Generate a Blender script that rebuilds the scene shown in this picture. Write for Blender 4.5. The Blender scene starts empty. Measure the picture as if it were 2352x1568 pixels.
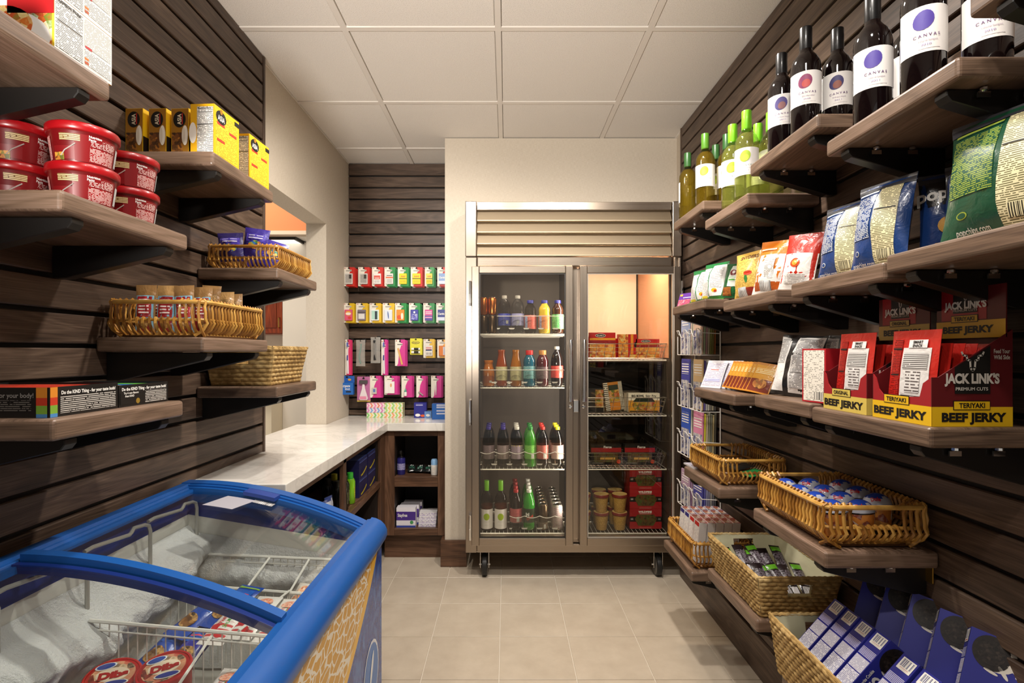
import bpy, math, random
from mathutils import Vector, Matrix
R = math.radians
random.seed(7)
scene = bpy.context.scene
COL = scene.collection

# ---------------------------------------------------------------- camera
F, CX, CY, CH = 1188.0, 1163.0, 808.0, 1.28     # focal length and vanishing point in photo pixels, eye height
cam_d = bpy.data.cameras.new('camera'); cam = bpy.data.objects.new('camera', cam_d); COL.objects.link(cam)
cam.location = (0, 0, CH); cam.rotation_euler = (R(90), 0, 0)
cam_d.sensor_width = 36; cam_d.lens = F / 2352 * 36
cam_d.shift_x = (1176 - CX) / 2352; cam_d.shift_y = (CY - 784) / 2352
cam_d.clip_start = .02
scene.camera = cam

# ---------------------------------------------------------------- light and exposure
w = bpy.data.worlds.new('lobby_light'); scene.world = w; w.use_nodes = True
w.node_tree.nodes['Background'].inputs[0].default_value = (1.0, .94, .87, 1)
w.node_tree.nodes['Background'].inputs[1].default_value = .31
def light(name, kind, loc, power, color=(1, .86, .70), size=.12, rot=(0, 0, 0), spot=None, blend=.6, sy=None):
    d = bpy.data.lights.new(name, kind); o = bpy.data.objects.new(name, d); COL.objects.link(o)
    o.location = loc; o.rotation_euler = rot; d.energy = power; d.color = color
    if kind == 'AREA':
        d.shape = 'RECTANGLE' if sy else 'DISK'; d.size = size
        if sy: d.size_y = sy
    else: d.shadow_soft_size = size
    if spot: d.spot_size = R(spot); d.spot_blend = blend
    return o
DOWN = [(-.20, .70, 22, 0), (.44, .70, 40, 0), (-.25, 1.72, 34, 12), (.40, 1.72, 62, 12), (.10, .10, 22, 0)]
for x, y, p_, t_ in DOWN:
    light('ceiling_downlight_lamp', 'SPOT', (x, y, 2.535), p_, (1, .93, .85), .045, spot=154, blend=.7, rot=(R(t_), 0, 0))
light('alcove_downlight_lamp', 'SPOT', (-.58, 1.80, 2.53), 34, (1, .93, .85), .045, rot=(R(48), 0, R(4)), spot=96, blend=.9)
light('added_uplight', 'SPOT', (-.62, -.55, 1.42), 250, (1, .94, .87), .10, rot=(R(90 + 20), 0, R(-10)), spot=58, blend=1.0)  # added fill from behind the camera, brightens ceiling and bulkhead
light('kitchen_lamp', 'AREA', (-2.1, 3.3, 2.85), 22, (1, .90, .78), .9)
light('freezer_cabinet_lamp', 'AREA', (.66, 3.10, 1.96), 9.0, (1, .80, .62), .40, sy=.06)
light('cooler_cabinet_lamp', 'AREA', (.10, 3.03, 1.97), 2.2, (1, .88, .76), .40, sy=.06, rot=(R(-14), 0, 0))
light('added_cooler_fill', 'AREA', (.356, 2.998, 1.0), 4.5, (1, .90, .80), 1.3, sy=.016, rot=(0, R(90), R(-35)))  # added fill hidden behind the centre post to brighten the bottles
vs = scene.view_settings
vs.view_transform = 'Standard'; vs.look = 'None'; vs.gamma = 1; vs.use_curve_mapping = False
vs.exposure = 0.45
scene.cycles.transparent_max_bounces = 32; scene.cycles.max_bounces = 8; scene.cycles.diffuse_bounces = 4; scene.cycles.glossy_bounces = 4

# ---------------------------------------------------------------- helpers
def P(px, py, Y):            # photo pixel at depth Y -> world point
    return ((px - CX) / F * Y, Y, CH + (CY - py) / F * Y)
def srgb(h):
    if not isinstance(h, str): return tuple(h) + (1,)
    h = h.lstrip('#'); c = [int(h[i:i+2], 16) / 255 for i in (0, 2, 4)]
    return tuple(x / 12.92 if x <= .04045 else ((x + .055) / 1.055) ** 2.4 for x in c) + (1,)
MATS = {}
class NT:
    def __init__(s, name):
        s.m = bpy.data.materials.new(name); s.m.use_nodes = True
        s.t = s.m.node_tree; s.b = s.t.nodes['Principled BSDF']; s.out = s.t.nodes['Material Output']
    def n(s, kind, **kw):
        nd = s.t.nodes.new('ShaderNode' + kind)
        for k, v in kw.items():
            if k in nd.bl_rna.properties: setattr(nd, k, v)
            else: nd.inputs[k.replace('_', ' ')].default_value = v
        return nd
    def l(s, a, b): s.t.links.new(a, b)
    def math(s, op, a, b=None, c=None):
        nd = s.t.nodes.new('ShaderNodeMath'); nd.operation = op
        for i, x in enumerate((a, b, c)):
            if x is None: continue
            if isinstance(x, (int, float)): nd.inputs[i].default_value = x
            else: s.l(x, nd.inputs[i])
        return nd.outputs[0]
    def mix(s, fac, a, b):
        nd = s.t.nodes.new('ShaderNodeMix'); nd.data_type = 'RGBA'
        for i, x in ((0, fac), (6, a), (7, b)):
            if isinstance(x, (int, float, tuple)): nd.inputs[i].default_value = x
            else: s.l(x, nd.inputs[i])
        return nd.outputs[2]
    def ramp(s, fac, stops):
        nd = s.t.nodes.new('ShaderNodeValToRGB'); e = nd.color_ramp.elements
        while len(e) < len(stops): e.new(.5)
        for i, (p, c) in enumerate(stops): e[i].position = p; e[i].color = srgb(c) if isinstance(c, str) else c
        s.l(fac, nd.inputs[0]); return nd.outputs[0]
    def bump(s, h, strength=.3, dist=.002):
        nd = s.n('Bump', Strength=strength, Distance=dist); s.l(h, nd.inputs['Height']); s.l(nd.outputs[0], s.b.inputs['Normal'])
    def uv(s, sx=1, sy=1, rnd=False, rot=0):
        tc = s.n('TexCoord'); mp = s.n('Mapping'); s.l(tc.outputs['UV'], mp.inputs[0])
        mp.inputs['Scale'].default_value = (sx, sy, 1); mp.inputs['Rotation'].default_value = (0, 0, rot)
        if rnd:
            oi = s.n('ObjectInfo'); v = s.n('CombineXYZ')
            s.l(s.math('MULTIPLY', oi.outputs['Random'], 37.0), v.inputs[0]); s.l(s.math('MULTIPLY', oi.outputs['Random'], 91.0), v.inputs[1])
            s.l(v.outputs[0], mp.inputs['Location'])
        return mp.outputs[0]
    def obj(s, scale=1):
        tc = s.n('TexCoord'); mp = s.n('Mapping'); s.l(tc.outputs['Object'], mp.inputs[0])
        mp.inputs['Scale'].default_value = (scale,) * 3 if isinstance(scale, (int, float)) else scale
        return mp.outputs[0]
    def noise(s, vec, scale=5, detail=3, rough=.5, dist=0):
        nd = s.n('TexNoise', Scale=scale, Detail=detail, Roughness=rough, Distortion=dist); s.l(vec, nd.inputs['Vector']); return nd.outputs['Fac']
    def set(s, rough=.5, metal=0, spec=.5, coat=0):
        s.b.inputs['Roughness'].default_value = rough; s.b.inputs['Metallic'].default_value = metal
        s.b.inputs['Specular IOR Level'].default_value = spec; s.b.inputs['Coat Weight'].default_value = coat
        return s
def mat(c, rough=.5, metal=0, spec=.5, coat=0):          # plain paint, print or plastic
    k = (c, rough, metal, spec, coat)
    if k not in MATS:
        a = NT('paint'); a.b.inputs['Base Color'].default_value = srgb(c); a.set(rough, metal, spec, coat); MATS[k] = a.m
    return MATS[k]
def foil(c, rough=.28, spec=.6):                          # crinkled plastic film
    k = ('foil', c, rough)
    if k not in MATS:
        a = NT('film'); a.set(rough, 0, spec, .25); a.b.inputs['Base Color'].default_value = srgb(c)
        a.bump(a.noise(a.obj(1), 38, 3, .55, .8), .55, .004); MATS[k] = a.m
    return MATS[k]
def clear(c='ffffff', rough=.03, tint=1.0, fres=1.45, gloss=1.0):     # thin clear glass or plastic wall
    k = ('clear', c, rough, tint, fres)
    if k not in MATS:
        a = NT('clear'); t = a.t; t.nodes.remove(a.b)
        tr = a.n('BsdfTransparent'); tr.inputs[0].default_value = srgb(c)
        gl = a.n('BsdfGlossy', Roughness=rough); lw = a.n('LayerWeight'); f0 = ((fres - 1) / (fres + 1)) ** 2; mx = a.n('MixShader')
        fr = a.n('Math', operation='MULTIPLY_ADD'); a.l(a.math('POWER', lw.outputs['Facing'], 5.0), fr.inputs[0]); fr.inputs[1].default_value = 1 - f0; fr.inputs[2].default_value = f0
        a.l(a.math('MULTIPLY', fr.outputs[0], gloss), mx.inputs[0]); a.l(tr.outputs[0], mx.inputs[1]); a.l(gl.outputs[0], mx.inputs[2]); a.l(mx.outputs[0], a.out.inputs[0])
        MATS[k] = a.m
    return MATS[k]
def film_clear(c='ffffff', alpha=.25, rough=.15):         # cloudy transparent film
    k = ('filmc', c, alpha)
    if k not in MATS:
        a = NT('cloudy_film'); a.set(rough, 0, .6); a.b.inputs['Base Color'].default_value = srgb(c); a.b.inputs['Alpha'].default_value = alpha
        a.bump(a.noise(a.obj(1), 90, 2, .5, .5), .6, .003); MATS[k] = a.m
    return MATS[k]
def fine(bg, fg, pitch=.0035, dens=.42, rough=.45, word=1.5, spec=.4):          # lines of small print on a plain ground (metric UV)
    k = ('fine', bg, fg, pitch, dens, rough, word)
    if k not in MATS:
        a = NT('small_print'); a.set(rough, 0, spec)
        tc = a.n('TexCoord'); sp = a.n('SeparateXYZ'); a.l(tc.outputs['UV'], sp.inputs[0])
        pitch *= .72; row = a.math('DIVIDE', sp.outputs[1], pitch); fr = a.math('FRACT', row); fl = a.math('FLOOR', row)
        line = a.math('MULTIPLY', a.math('GREATER_THAN', fr, .28), a.math('LESS_THAN', fr, .74))
        cb = a.n('CombineXYZ'); a.l(a.math('DIVIDE', sp.outputs[0], pitch * word), cb.inputs[0]); a.l(a.math('MULTIPLY', fl, 7.31), cb.inputs[1])
        wn = a.noise(cb.outputs[0], 1.0, 1.5, .6)
        words = a.math('GREATER_THAN', wn, dens)
        a.l(a.mix(a.math('MULTIPLY', line, words), srgb(bg), srgb(fg)), a.b.inputs['Base Color']); MATS[k] = a.m
    return MATS[k]
def bars(bg='f4f2ee', fg='101010', pitch=.0022):          # barcode: upright stripes of uneven width
    k = ('bars', bg, fg, pitch)
    if k not in MATS:
        a = NT('barcode'); a.set(.45)
        tc = a.n('TexCoord'); sp = a.n('SeparateXYZ'); a.l(tc.outputs['UV'], sp.inputs[0])
        cb = a.n('CombineXYZ'); a.l(a.math('DIVIDE', sp.outputs[0], pitch), cb.inputs[0])
        a.l(a.mix(a.math('GREATER_THAN', a.noise(cb.outputs[0], 1.7, 0, .5), .5), srgb(bg), srgb(fg)), a.b.inputs['Base Color']); MATS[k] = a.m
    return MATS[k]
def mottled(cols, scale=60, rough=.45, key=None, sharp=False, vor=True):          # printed food picture: patches of several colours
    k = ('mott', tuple(cols), scale, rough)
    if k not in MATS:
        a = NT('food_picture'); a.set(rough)
        if vor:
            nd = a.n('TexVoronoi', Scale=scale); a.l(a.obj(1), nd.inputs['Vector']); sp = a.n('SeparateColor'); a.l(nd.outputs['Color'], sp.inputs[0]); f = sp.outputs[0]
            f = a.math('ADD', a.math('MULTIPLY', f, .7), a.math('MULTIPLY', a.noise(a.obj(1), scale * 2.2, 3, .6), .3))
        else: f = a.noise(a.obj(1), scale, 4, .65, .6)
        n = len(cols); a.l(a.ramp(f, [((i + .5) / n if vor else .25 + .5 * i / (n - 1), c) for i, c in enumerate(cols)]), a.b.inputs['Base Color']); MATS[k] = a.m
    return MATS[k]
def wood(name, dark, mid, lite, rough=.42, gs=1.0, bump=.12):
    if name not in MATS:
        a = NT(name); a.set(rough, 0, .4)
        v = a.uv(1, 1, True)
        m1 = a.n('Mapping'); a.l(v, m1.inputs[0]); m1.inputs['Scale'].default_value = (1.1 * gs, 9 * gs, 1)
        big = a.noise(m1.outputs[0], 1.0, 2, .5, 1.2)
        ring = a.math('FRACT', a.math('MULTIPLY', big, 9.0)); ring = a.math('ABSOLUTE', a.math('SUBTRACT', ring, .5))
        m2 = a.n('Mapping'); a.l(v, m2.inputs[0]); m2.inputs['Scale'].default_value = (9 * gs, 420 * gs, 1)
        pores = a.noise(m2.outputs[0], 1.0, 2, .6)
        m3 = a.n('Mapping'); a.l(v, m3.inputs[0]); m3.inputs['Scale'].default_value = (2.2, 22, 1)
        tone = a.noise(m3.outputs[0], 1.0, 3, .55)
        f = a.math('ADD', a.math('MULTIPLY', ring, .34), a.math('ADD', a.math('MULTIPLY', pores, .62), a.math('MULTIPLY', tone, .52)))
        oi = a.n('ObjectInfo'); f = a.math('ADD', f, a.math('MULTIPLY', a.math('SUBTRACT', oi.outputs['Random'], .5), .12))
        a.l(a.ramp(f, [(.40, dark), (.68, mid), (1.0, lite)]), a.b.inputs['Base Color'])
        a.bump(pores, bump, .001); MATS[name] = a.m
    return MATS[name]

TEXT = {}
def text_mesh(s, bold=.0):
    k = (s, bold)
    if k not in TEXT:
        c = bpy.data.curves.new('lettering', 'FONT'); c.body = s; c.size = 1; c.resolution_u = 3; c.offset = bold
        o = bpy.data.objects.new('lettering', c); m = bpy.data.meshes.new_from_object(o)
        vs_ = [tuple(v.co) for v in m.vertices]; fs_ = [tuple(p.vertices) for p in m.polygons]
        bpy.data.objects.remove(o); bpy.data.curves.remove(c); bpy.data.meshes.remove(m)
        xs = [v[0] for v in vs_] or [0, 1]; ys = [v[1] for v in vs_] or [0, 1]
        TEXT[k] = (vs_, fs_, min(xs), max(xs), min(ys), max(ys))
    return TEXT[k]

class MB:
    """collects faces of one part; add to it, then build() links it as one mesh object"""
    def __init__(s): s.v = []; s.f = []; s.mi = []; s.uv = []; s.mats = []; s.xf = None; s.sm = []; s.smooth = False
    def m(s, material):
        if material not in s.mats: s.mats.append(material)
        return s.mats.index(material)
    def vert(s, p):
        p = Vector(p)
        if s.xf is not None: p = s.xf @ p
        s.v.append(p); return len(s.v) - 1
    def face(s, idx, material, uv=None):
        s.f.append(idx); s.mi.append(s.m(material)); s.sm.append(s.smooth)
        s.uv.append(uv if uv else [(0, 0)] * len(idx))
    def poly(s, pts, material, uv=None):
        s.face([s.vert(p) for p in pts], material, uv)
    def box(s, x0, x1, y0, y1, z0, z1, material, grain='x', faces=None):
        """faces: {'-x':mat,...} overrides"""
        ps = [(x, y, z) for x in (x0, x1) for y in (y0, y1) for z in (z0, z1)]
        i = [s.vert(p) for p in ps]
        q = {'-x': (0, 1, 3, 2), '+x': (4, 6, 7, 5), '-y': (0, 4, 5, 1), '+y': (2, 3, 7, 6), '-z': (0, 2, 6, 4), '+z': (1, 5, 7, 3)}
        for k, ids in q.items():
            mt = (faces or {}).get(k, material)
            if mt is None: continue
            uv = []
            for j in ids:
                p = ps[j]
                a = {'x': (1, 2), 'y': (0, 2), 'z': (0, 1)}[k[1]]
                u, w_ = p[a[0]], p[a[1]]
                if grain == 'y' and k[1] == 'z': u, w_ = p[1], p[0]
                if grain == 'z' and k[1] != 'z': u, w_ = w_, u
                uv.append((u, w_))
            s.face([i[j] for j in ids], mt, uv)
    def rbox(s, x0, x1, y0, y1, z0, z1, r, material, axis='z', seg=3, cap=None):
        """box with its four edges along one axis rounded"""
        d = {'x': (y0, y1, z0, z1, x0, x1), 'y': (x0, x1, z0, z1, y0, y1), 'z': (x0, x1, y0, y1, z0, z1)}[axis]
        pts = []
        for cx, cy, a0 in ((d[1] - r, d[3] - r, 0), (d[0] + r, d[3] - r, 90), (d[0] + r, d[2] + r, 180), (d[1] - r, d[2] + r, 270)):
            for k in range(seg + 1):
                a = R(a0 + 90 * k / seg); pts.append((cx + r * math.cos(a), cy + r * math.sin(a)))
        s.prism(pts, d[4], d[5], material, axis, cap)
    def prism(s, pts, c0, c1, material, axis='z', cap=None, closed=True):
        def co(p, c): return {'x': (c, p[0], p[1]), 'y': (p[0], c, p[1]), 'z': (p[0], p[1], c)}[axis]
        flip = axis == 'y'
        a = [s.vert(co(p, c0)) for p in pts]; b = [s.vert(co(p, c1)) for p in pts]
        n = len(pts); L = 0
        for k in range(n if closed else n - 1):
            j = (k + 1) % n; d = math.dist(pts[k], pts[j])
            q = [a[k], a[j], b[j], b[k]]; u = [(c0, L), (c0, L + d), (c1, L + d), (c1, L)]; L += d
            if flip: q.reverse(); u.reverse()
            s.face(q, material, u)
        if closed:
            t, o = list(b), list(reversed(a)); ut = [tuple(p) for p in pts]; uo = list(reversed(ut))
            if flip: t.reverse(); o.reverse(); ut.reverse(); uo.reverse()
            s.face(t, cap or material, ut); s.face(o, cap or material, uo)
    def lathe(s, prof, material, seg=20, at=(0, 0, 0), mats=None, capb=True, capt=True, a0=0, a1=360, sq=0):
        """prof: (r, z) from bottom to top; mats: one material per band; sq>0 makes the section squarish"""
        s_old = s.smooth; s.smooth = True
        full = abs(a1 - a0) >= 360; n = seg if full else seg + 1; rings = []
        for r, z in prof:
            ring = []
            for k in range(n):
                a = R(a0 + (a1 - a0) * k / seg); rr = r
                if sq: rr = r / (abs(math.cos(a)) ** sq + abs(math.sin(a)) ** sq) ** (1 / sq)
                ring.append(s.vert((at[0] + rr * math.cos(a), at[1] + rr * math.sin(a), at[2] + z)))
            rings.append(ring)
        for i in range(len(prof) - 1):
            mt = mats[i] if mats else material
            if mt is None: continue
            for k in range(seg):
                j = (k + 1) % n
                r_ = max(prof[i][0], prof[i+1][0]); arc = R(a1 - a0) / seg * r_
                s.face([rings[i][k], rings[i][j], rings[i+1][j], rings[i+1][k]], mt,
                       [(arc * k, prof[i][1]), (arc * (k + 1), prof[i][1]), (arc * (k + 1), prof[i+1][1]), (arc * k, prof[i+1][1])])
        s.smooth = False
        if full and capb and prof[0][0] > 1e-5: s.face(list(reversed(rings[0])), mats[0] if mats else material)
        if full and capt and prof[-1][0] > 1e-5: s.face(list(rings[-1]), mats[-1] if mats else material)
        s.smooth = s_old
    def tube(s, pts, r, material, seg=6, closed=False, caps=True, rs=None):
        s_old = s.smooth; s.smooth = True
        pts = [Vector(p) for p in pts]; n = len(pts); rings = []; prev = None
        for i, p in enumerate(pts):
            if closed: t = pts[(i + 1) % n] - pts[i - 1]
            else: t = pts[min(i + 1, n - 1)] - pts[max(i - 1, 0)]
            t.normalize()
            if prev is None:
                up = Vector((0, 0, 1)) if abs(t.z) < .9 else Vector((1, 0, 0)); a = t.cross(up).normalized()
            else: a = (prev - t * prev.dot(t)); a = a.normalized() if a.length > 1e-6 else t.orthogonal().normalized()
            prev = a; b = t.cross(a); rr = rs[i] if rs else r
            rings.append([s.vert(p + a * (rr * math.cos(2 * math.pi * k / seg)) + b * (rr * math.sin(2 * math.pi * k / seg))) for k in range(seg)])
        for i in range(n if closed else n - 1):
            j = (i + 1) % n
            for k in range(seg):
                l = (k + 1) % seg; s.face([rings[i][k], rings[j][k], rings[j][l], rings[i][l]], material, [(0, 0), (.02, 0), (.02, .01), (0, .01)])
        s.smooth = False
        if caps and not closed: s.face(list(rings[0]), material); s.face(list(reversed(rings[-1])), material)
        s.smooth = s_old
    def grid(s, fn, nu, nv, material, flip=False, smooth=True, matfn=None, uvs=None):
        s_old = s.smooth; s.smooth = smooth
        ids = [[s.vert(fn(i / nu, j / nv)) for j in range(nv + 1)] for i in range(nu + 1)]
        for i in range(nu):
            for j in range(nv):
                q = [ids[i][j], ids[i+1][j], ids[i+1][j+1], ids[i][j+1]]
                su, sv = uvs or (1, 1)
                u = [(su * i / nu, sv * j / nv), (su * (i + 1) / nu, sv * j / nv), (su * (i + 1) / nu, sv * (j + 1) / nv), (su * i / nu, sv * (j + 1) / nv)]
                if flip: q.reverse(); u.reverse()
                s.face(q, matfn((i + .5) / nu, (j + .5) / nv) if matfn else material, u)
        s.smooth = s_old
    # flat print on a face: frame = (origin, right, up); panel() and text() lie just proud of it
    def frame(s, o, u, v, off=.0004):
        s.fu = Vector(u).normalized(); s.fv = Vector(v).normalized(); s.fn = s.fu.cross(s.fv).normalized(); s.fo = Vector(o) ; s.off = off
        return s
    def fp(s, a, b, lift=1): return s.fo + s.fu * a + s.fv * b + s.fn * (s.off * lift)
    def panel(s, a0, a1, b0, b1, material, lift=1, pts=None):
        q = pts or [(a0, b0), (a1, b0), (a1, b1), (a0, b1)]
        s.poly([s.fp(a, b, lift) for a, b in q], material, [tuple(p) for p in q])
    def disc(s, a, b, ra, rb, material, lift=1, n=20, rot=0):
        q = []
        for k in range(n):
            t = 2 * math.pi * k / n; x, y = ra * math.cos(t), rb * math.sin(t)
            q.append((a + x * math.cos(rot) - y * math.sin(rot), b + x * math.sin(rot) + y * math.cos(rot)))
        s.panel(0, 0, 0, 0, material, lift, q)
    def text(s, st, a, b, h, material, w=None, lift=2, align='c', bold=.02, rot=0, warp=None):
        """text with cap height about h centred at (a, b); w squeezes it to that width"""
        vs_, fs_, x0, x1, y0, y1 = text_mesh(st, bold)
        k = h / .69; kx = w / max(x1 - x0, 1e-6) if w else k
        cx = {'c': (x0 + x1) / 2, 'l': x0, 'r': x1}[align]; ca, sa = math.cos(rot), math.sin(rot); ids = []
        for x, y, z in vs_:
            p, q = (x - cx) * kx, (y - .345) * k
            p, q = a + p * ca - q * sa, b + p * sa + q * ca
            ids.append(s.vert(warp(p, q) if warp else s.fp(p, q, lift)))
        for f in fs_: s.face([ids[i] for i in f], material)
    def build(s, name, parent=None, loc=None, rot=None, bevel=0, seg=2, smooth_angle=38):
        me = bpy.data.meshes.new(name)
        me.from_pydata([tuple(v) for v in s.v], [], s.f)
        for mt in s.mats: me.materials.append(mt)
        me.polygons.foreach_set('material_index', s.mi)
        me.polygons.foreach_set('use_smooth', s.sm)
        ul = me.uv_layers.new(name='UVMap'); flat = [c for f in s.uv for p in f for c in p]
        ul.data.foreach_set('uv', flat)
        me.validate(); me.update()
        if any(s.sm): me.set_sharp_from_angle(angle=R(smooth_angle))
        o = bpy.data.objects.new(name, me); COL.objects.link(o)
        if parent is not None: o.parent = parent
        if loc: o.location = loc
        if rot: o.rotation_euler = rot
        if bevel:
            bm_ = o.modifiers.new('bevel', 'BEVEL'); bm_.width = bevel; bm_.segments = seg; bm_.limit_method = 'ANGLE'; bm_.angle_limit = R(40); bm_.harden_normals = False
        return o
def tag(o, label=None, cat=None, group=None, kind=None):
    if label: o['label'] = label
    if cat: o['category'] = cat
    if group: o['group'] = group
    if kind: o['kind'] = kind
    return o
def thing(name, label, cat, loc=(0, 0, 0), rz=0, group=None, rot=None, scale=None):
    o = bpy.data.objects.new(name, None); COL.objects.link(o); o.empty_display_size = .05
    o.location = loc; o.rotation_euler = rot or (0, 0, rz)
    if scale: o.scale = scale
    return tag(o, label, cat, group)
CH_ = {}
def reg(o):                       # remember children for copying without scanning the scene
    if o.parent is not None: CH_.setdefault(o.parent.name, []).append(o)
_build = MB.build
def _b(s, *a, **k):
    o = _build(s, *a, **k); reg(o); return o
MB.build = _b
def dup(root, loc=None, rot=None, label=None, group=None, parent=None, scale=None):
    c = root.copy(); COL.objects.link(c); c.parent = parent
    if loc: c.location = loc
    if rot is not None: c.rotation_euler = rot if isinstance(rot, (tuple, list)) else (0, 0, rot)
    if label: c['label'] = label
    if group: c['group'] = group
    if scale: c.scale = scale
    reg(c)
    for ch in CH_.get(root.name, []): dup(ch, parent=c)
    return c
def structure(o, label=None):
    o['kind'] = 'structure'
    if label: o['label'] = label
    return o
# ================================================================ the room
RH = 2.56
SLAT = wood('stained_slat_oak', '32261f', '544337', '776353')
SHELFW = wood('stained_shelf_oak', '4a3a30', '735d4c', '93796a', rough=.38)
CABW = wood('stained_cabinet_oak', '2e1f16', '5e4230', '82604a')
GROOVE = mat('100d0b', .7)
def linen():
    a = NT('linen_wallpaper'); a.set(.75, 0, .25)
    v = a.uv(1, 1); m1 = a.n('Mapping'); a.l(v, m1.inputs[0]); m1.inputs['Scale'].default_value = (60, 900, 1)
    m2 = a.n('Mapping'); a.l(v, m2.inputs[0]); m2.inputs['Scale'].default_value = (700, 40, 1)
    f = a.math('ADD', a.math('MULTIPLY', a.noise(m1.outputs[0], 1, 2), .6), a.math('MULTIPLY', a.noise(m2.outputs[0], 1, 2), .4))
    a.l(a.ramp(f, [(.3, 'c3b6a3'), (.7, 'dcd2c2')]), a.b.inputs['Base Color']); a.bump(f, .15, .001); return a.m
LINEN = linen()
def ceiling_tile():
    a = NT('mineral_fibre_tile'); a.set(.9, 0, .1); v = a.uv(1, 1)
    f = a.noise(v, 420, 3, .7); a.l(a.ramp(f, [(.33, 'b5aca2'), (.46, 'ece6de'), (.7, 'f3eee7')]), a.b.inputs['Base Color']); a.bump(f, .25, .001); return a.m
CTILE = ceiling_tile(); TBAR = mat('e6dfd6', .5)
def floor_tile():
    a = NT('porcelain_tile'); a.set(.34, 0, .45); v = a.uv(1, 1, True)
    f = a.noise(v, 9, 5, .6); a.l(a.ramp(f, [(.3, 'b9ab98'), (.7, 'c8bba8')]), a.b.inputs['Base Color'])
    g = a.noise(v, 160, 2, .5); a.bump(g, .04, .001); return a.m
FTILE = floor_tile(); GROUT = mat('ded6c8', .8)
def marble():
    a = NT('white_marble'); a.set(.10, 0, .5); v = a.obj(1)
    n = a.noise(v, 2.6, 7, .62, 1.4); vein = a.math('ABSOLUTE', a.math('SUBTRACT', n, .5)); 
    c = a.noise(v, 5, 4, .6, .5)
    base = a.ramp(c, [(.35, 'dedad2'), (.65, 'efebe4')])
    a.l(a.mix(a.ramp(vein, [(0, (.30, .30, .30, 1)), (.030, (0, 0, 0, 1))]), base, srgb('bdb8b2')), a.b.inputs['Base Color']); return a.m
MARBLE = marble()
def steel(name='brushed_steel', c='a5988a', rough=.28, along='x'):
    a = NT(name); a.set(rough, 1, .5); a.b.inputs['Base Color'].default_value = srgb(c)
    v = a.uv(*((1, 900) if along == 'x' else (900, 1))); f = a.noise(v, 1, 2, .5)
    mr = a.n('MapRange', To_Min=rough - .06, To_Max=rough + .10); a.l(f, mr.inputs[0]); a.l(mr.outputs[0], a.b.inputs['Roughness']); a.bump(f, .03, .0005); return a.m
STEEL = steel(); CHROME = mat('e4e2de', .12, 1); BLACK = mat('0b0a0a', .45); BLACKM = mat('14110f', .4)

# floor: square porcelain tiles on a grout bed
m = MB(); m.box(-1.25, 1.06, -1.3, 3.95, -.05, -.004, GROUT); fl = structure(m.build('floor'), 'beige porcelain tile floor')
t0 = None
for i in range(-4, 4):
    for j in range(-3, 16):
        x0, y0 = -.029 + .305 * i, 2.022 - .305 * 6 + .305 * j - 1.22
        if y0 > 3.6: continue
        if t0 is None:
            m = MB(); m.box(.0017, .3033, .0017, .3033, -.012, 0, FTILE); t0 = m.build('tile', fl, bevel=.0012, seg=1); o = t0
        else: o = dup(t0, parent=fl)
        o.location = (x0, y0, 0)
# ceiling: lay-in tiles between T bars
m = MB(); m.box(-1.25, 1.06, -1.3, 3.95, RH + .02, RH + .06, mat('8a8076', .8)); ce = structure(m.build('ceiling'), 'suspended ceiling of square speckled tiles')
xs = [-1.085, -.643, -.033, .572, 1.03]; ys = [-1.2, -.996, -.386, .224, .834, 1.444, 2.054, 2.664, 3.27, 3.60]
for i in range(4):
    for j in range(len(ys) - 1):
        m = MB(); m.box(xs[i] + .0135, xs[i+1] - .0135, ys[j] + .0135, ys[j+1] - .0135, RH + .005, RH + .018, CTILE); m.build('tile', ce, bevel=.003, seg=1)
for x in xs[1:4]:
    m = MB(); m.box(x - .012, x + .012, -1.2, 3.6, RH, RH + .019, TBAR, grain='y'); m.build('grid_bar', ce)
for y in ys[1:-1]:
    m = MB(); m.box(-1.085, 1.03, y - .012, y + .012, RH + .0008, RH + .0195, TBAR); m.build('grid_bar', ce)
for x0, x1 in ((-1.09, -1.07), (1.012, 1.03)):
    m = MB(); m.box(x0, x1, -1.2, 3.6, RH - .001, RH + .019, TBAR, grain='y'); m.build('edge_bar', ce)
# walls
def wall(name, boxes, label, material=None):
    m = MB()
    for b in boxes: m.box(*b, material or LINEN)
    return structure(m.build(name), label)
WL = -1.075
wl = wall('wall_left', [(WL - .12, WL, -1.3, 2.22, 0, RH), (WL - .12, WL, 2.22, 3.087, 2.045, RH), (WL - .12, WL, 2.22, 3.087, 0, .80), (WL - .12, WL, 3.087, 3.62, 0, RH)], 'beige linen wall with a serving hatch')
wr = wall('wall_right', [(1.022, 1.14, -1.3, 3.95, 0, RH)], 'beige wall behind the right hand slats')
wb = wall('wall_back', [(-1.075, -.30, 3.545, 3.66, 0, RH)], 'wall behind the back slats')
wa = wall('wall_alcove', [(-.368, -.236, 3.10, 3.60, 0, RH), (-.236, 1.022, 3.10, 3.60, 2.165, RH), (-.368, 1.022, 3.74, 3.86, 0, RH)], 'beige linen bulkhead around the refrigerator')
m = MB(); m.box(-.392, -.236, 3.078, 3.10, 0, .156, CABW); m.box(-.392, -.369, 3.10, 3.20, 0, .156, CABW, grain='y'); structure(m.build('baseboard_alcove', bevel=.002), 'dark oak baseboard on the bulkhead')
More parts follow.
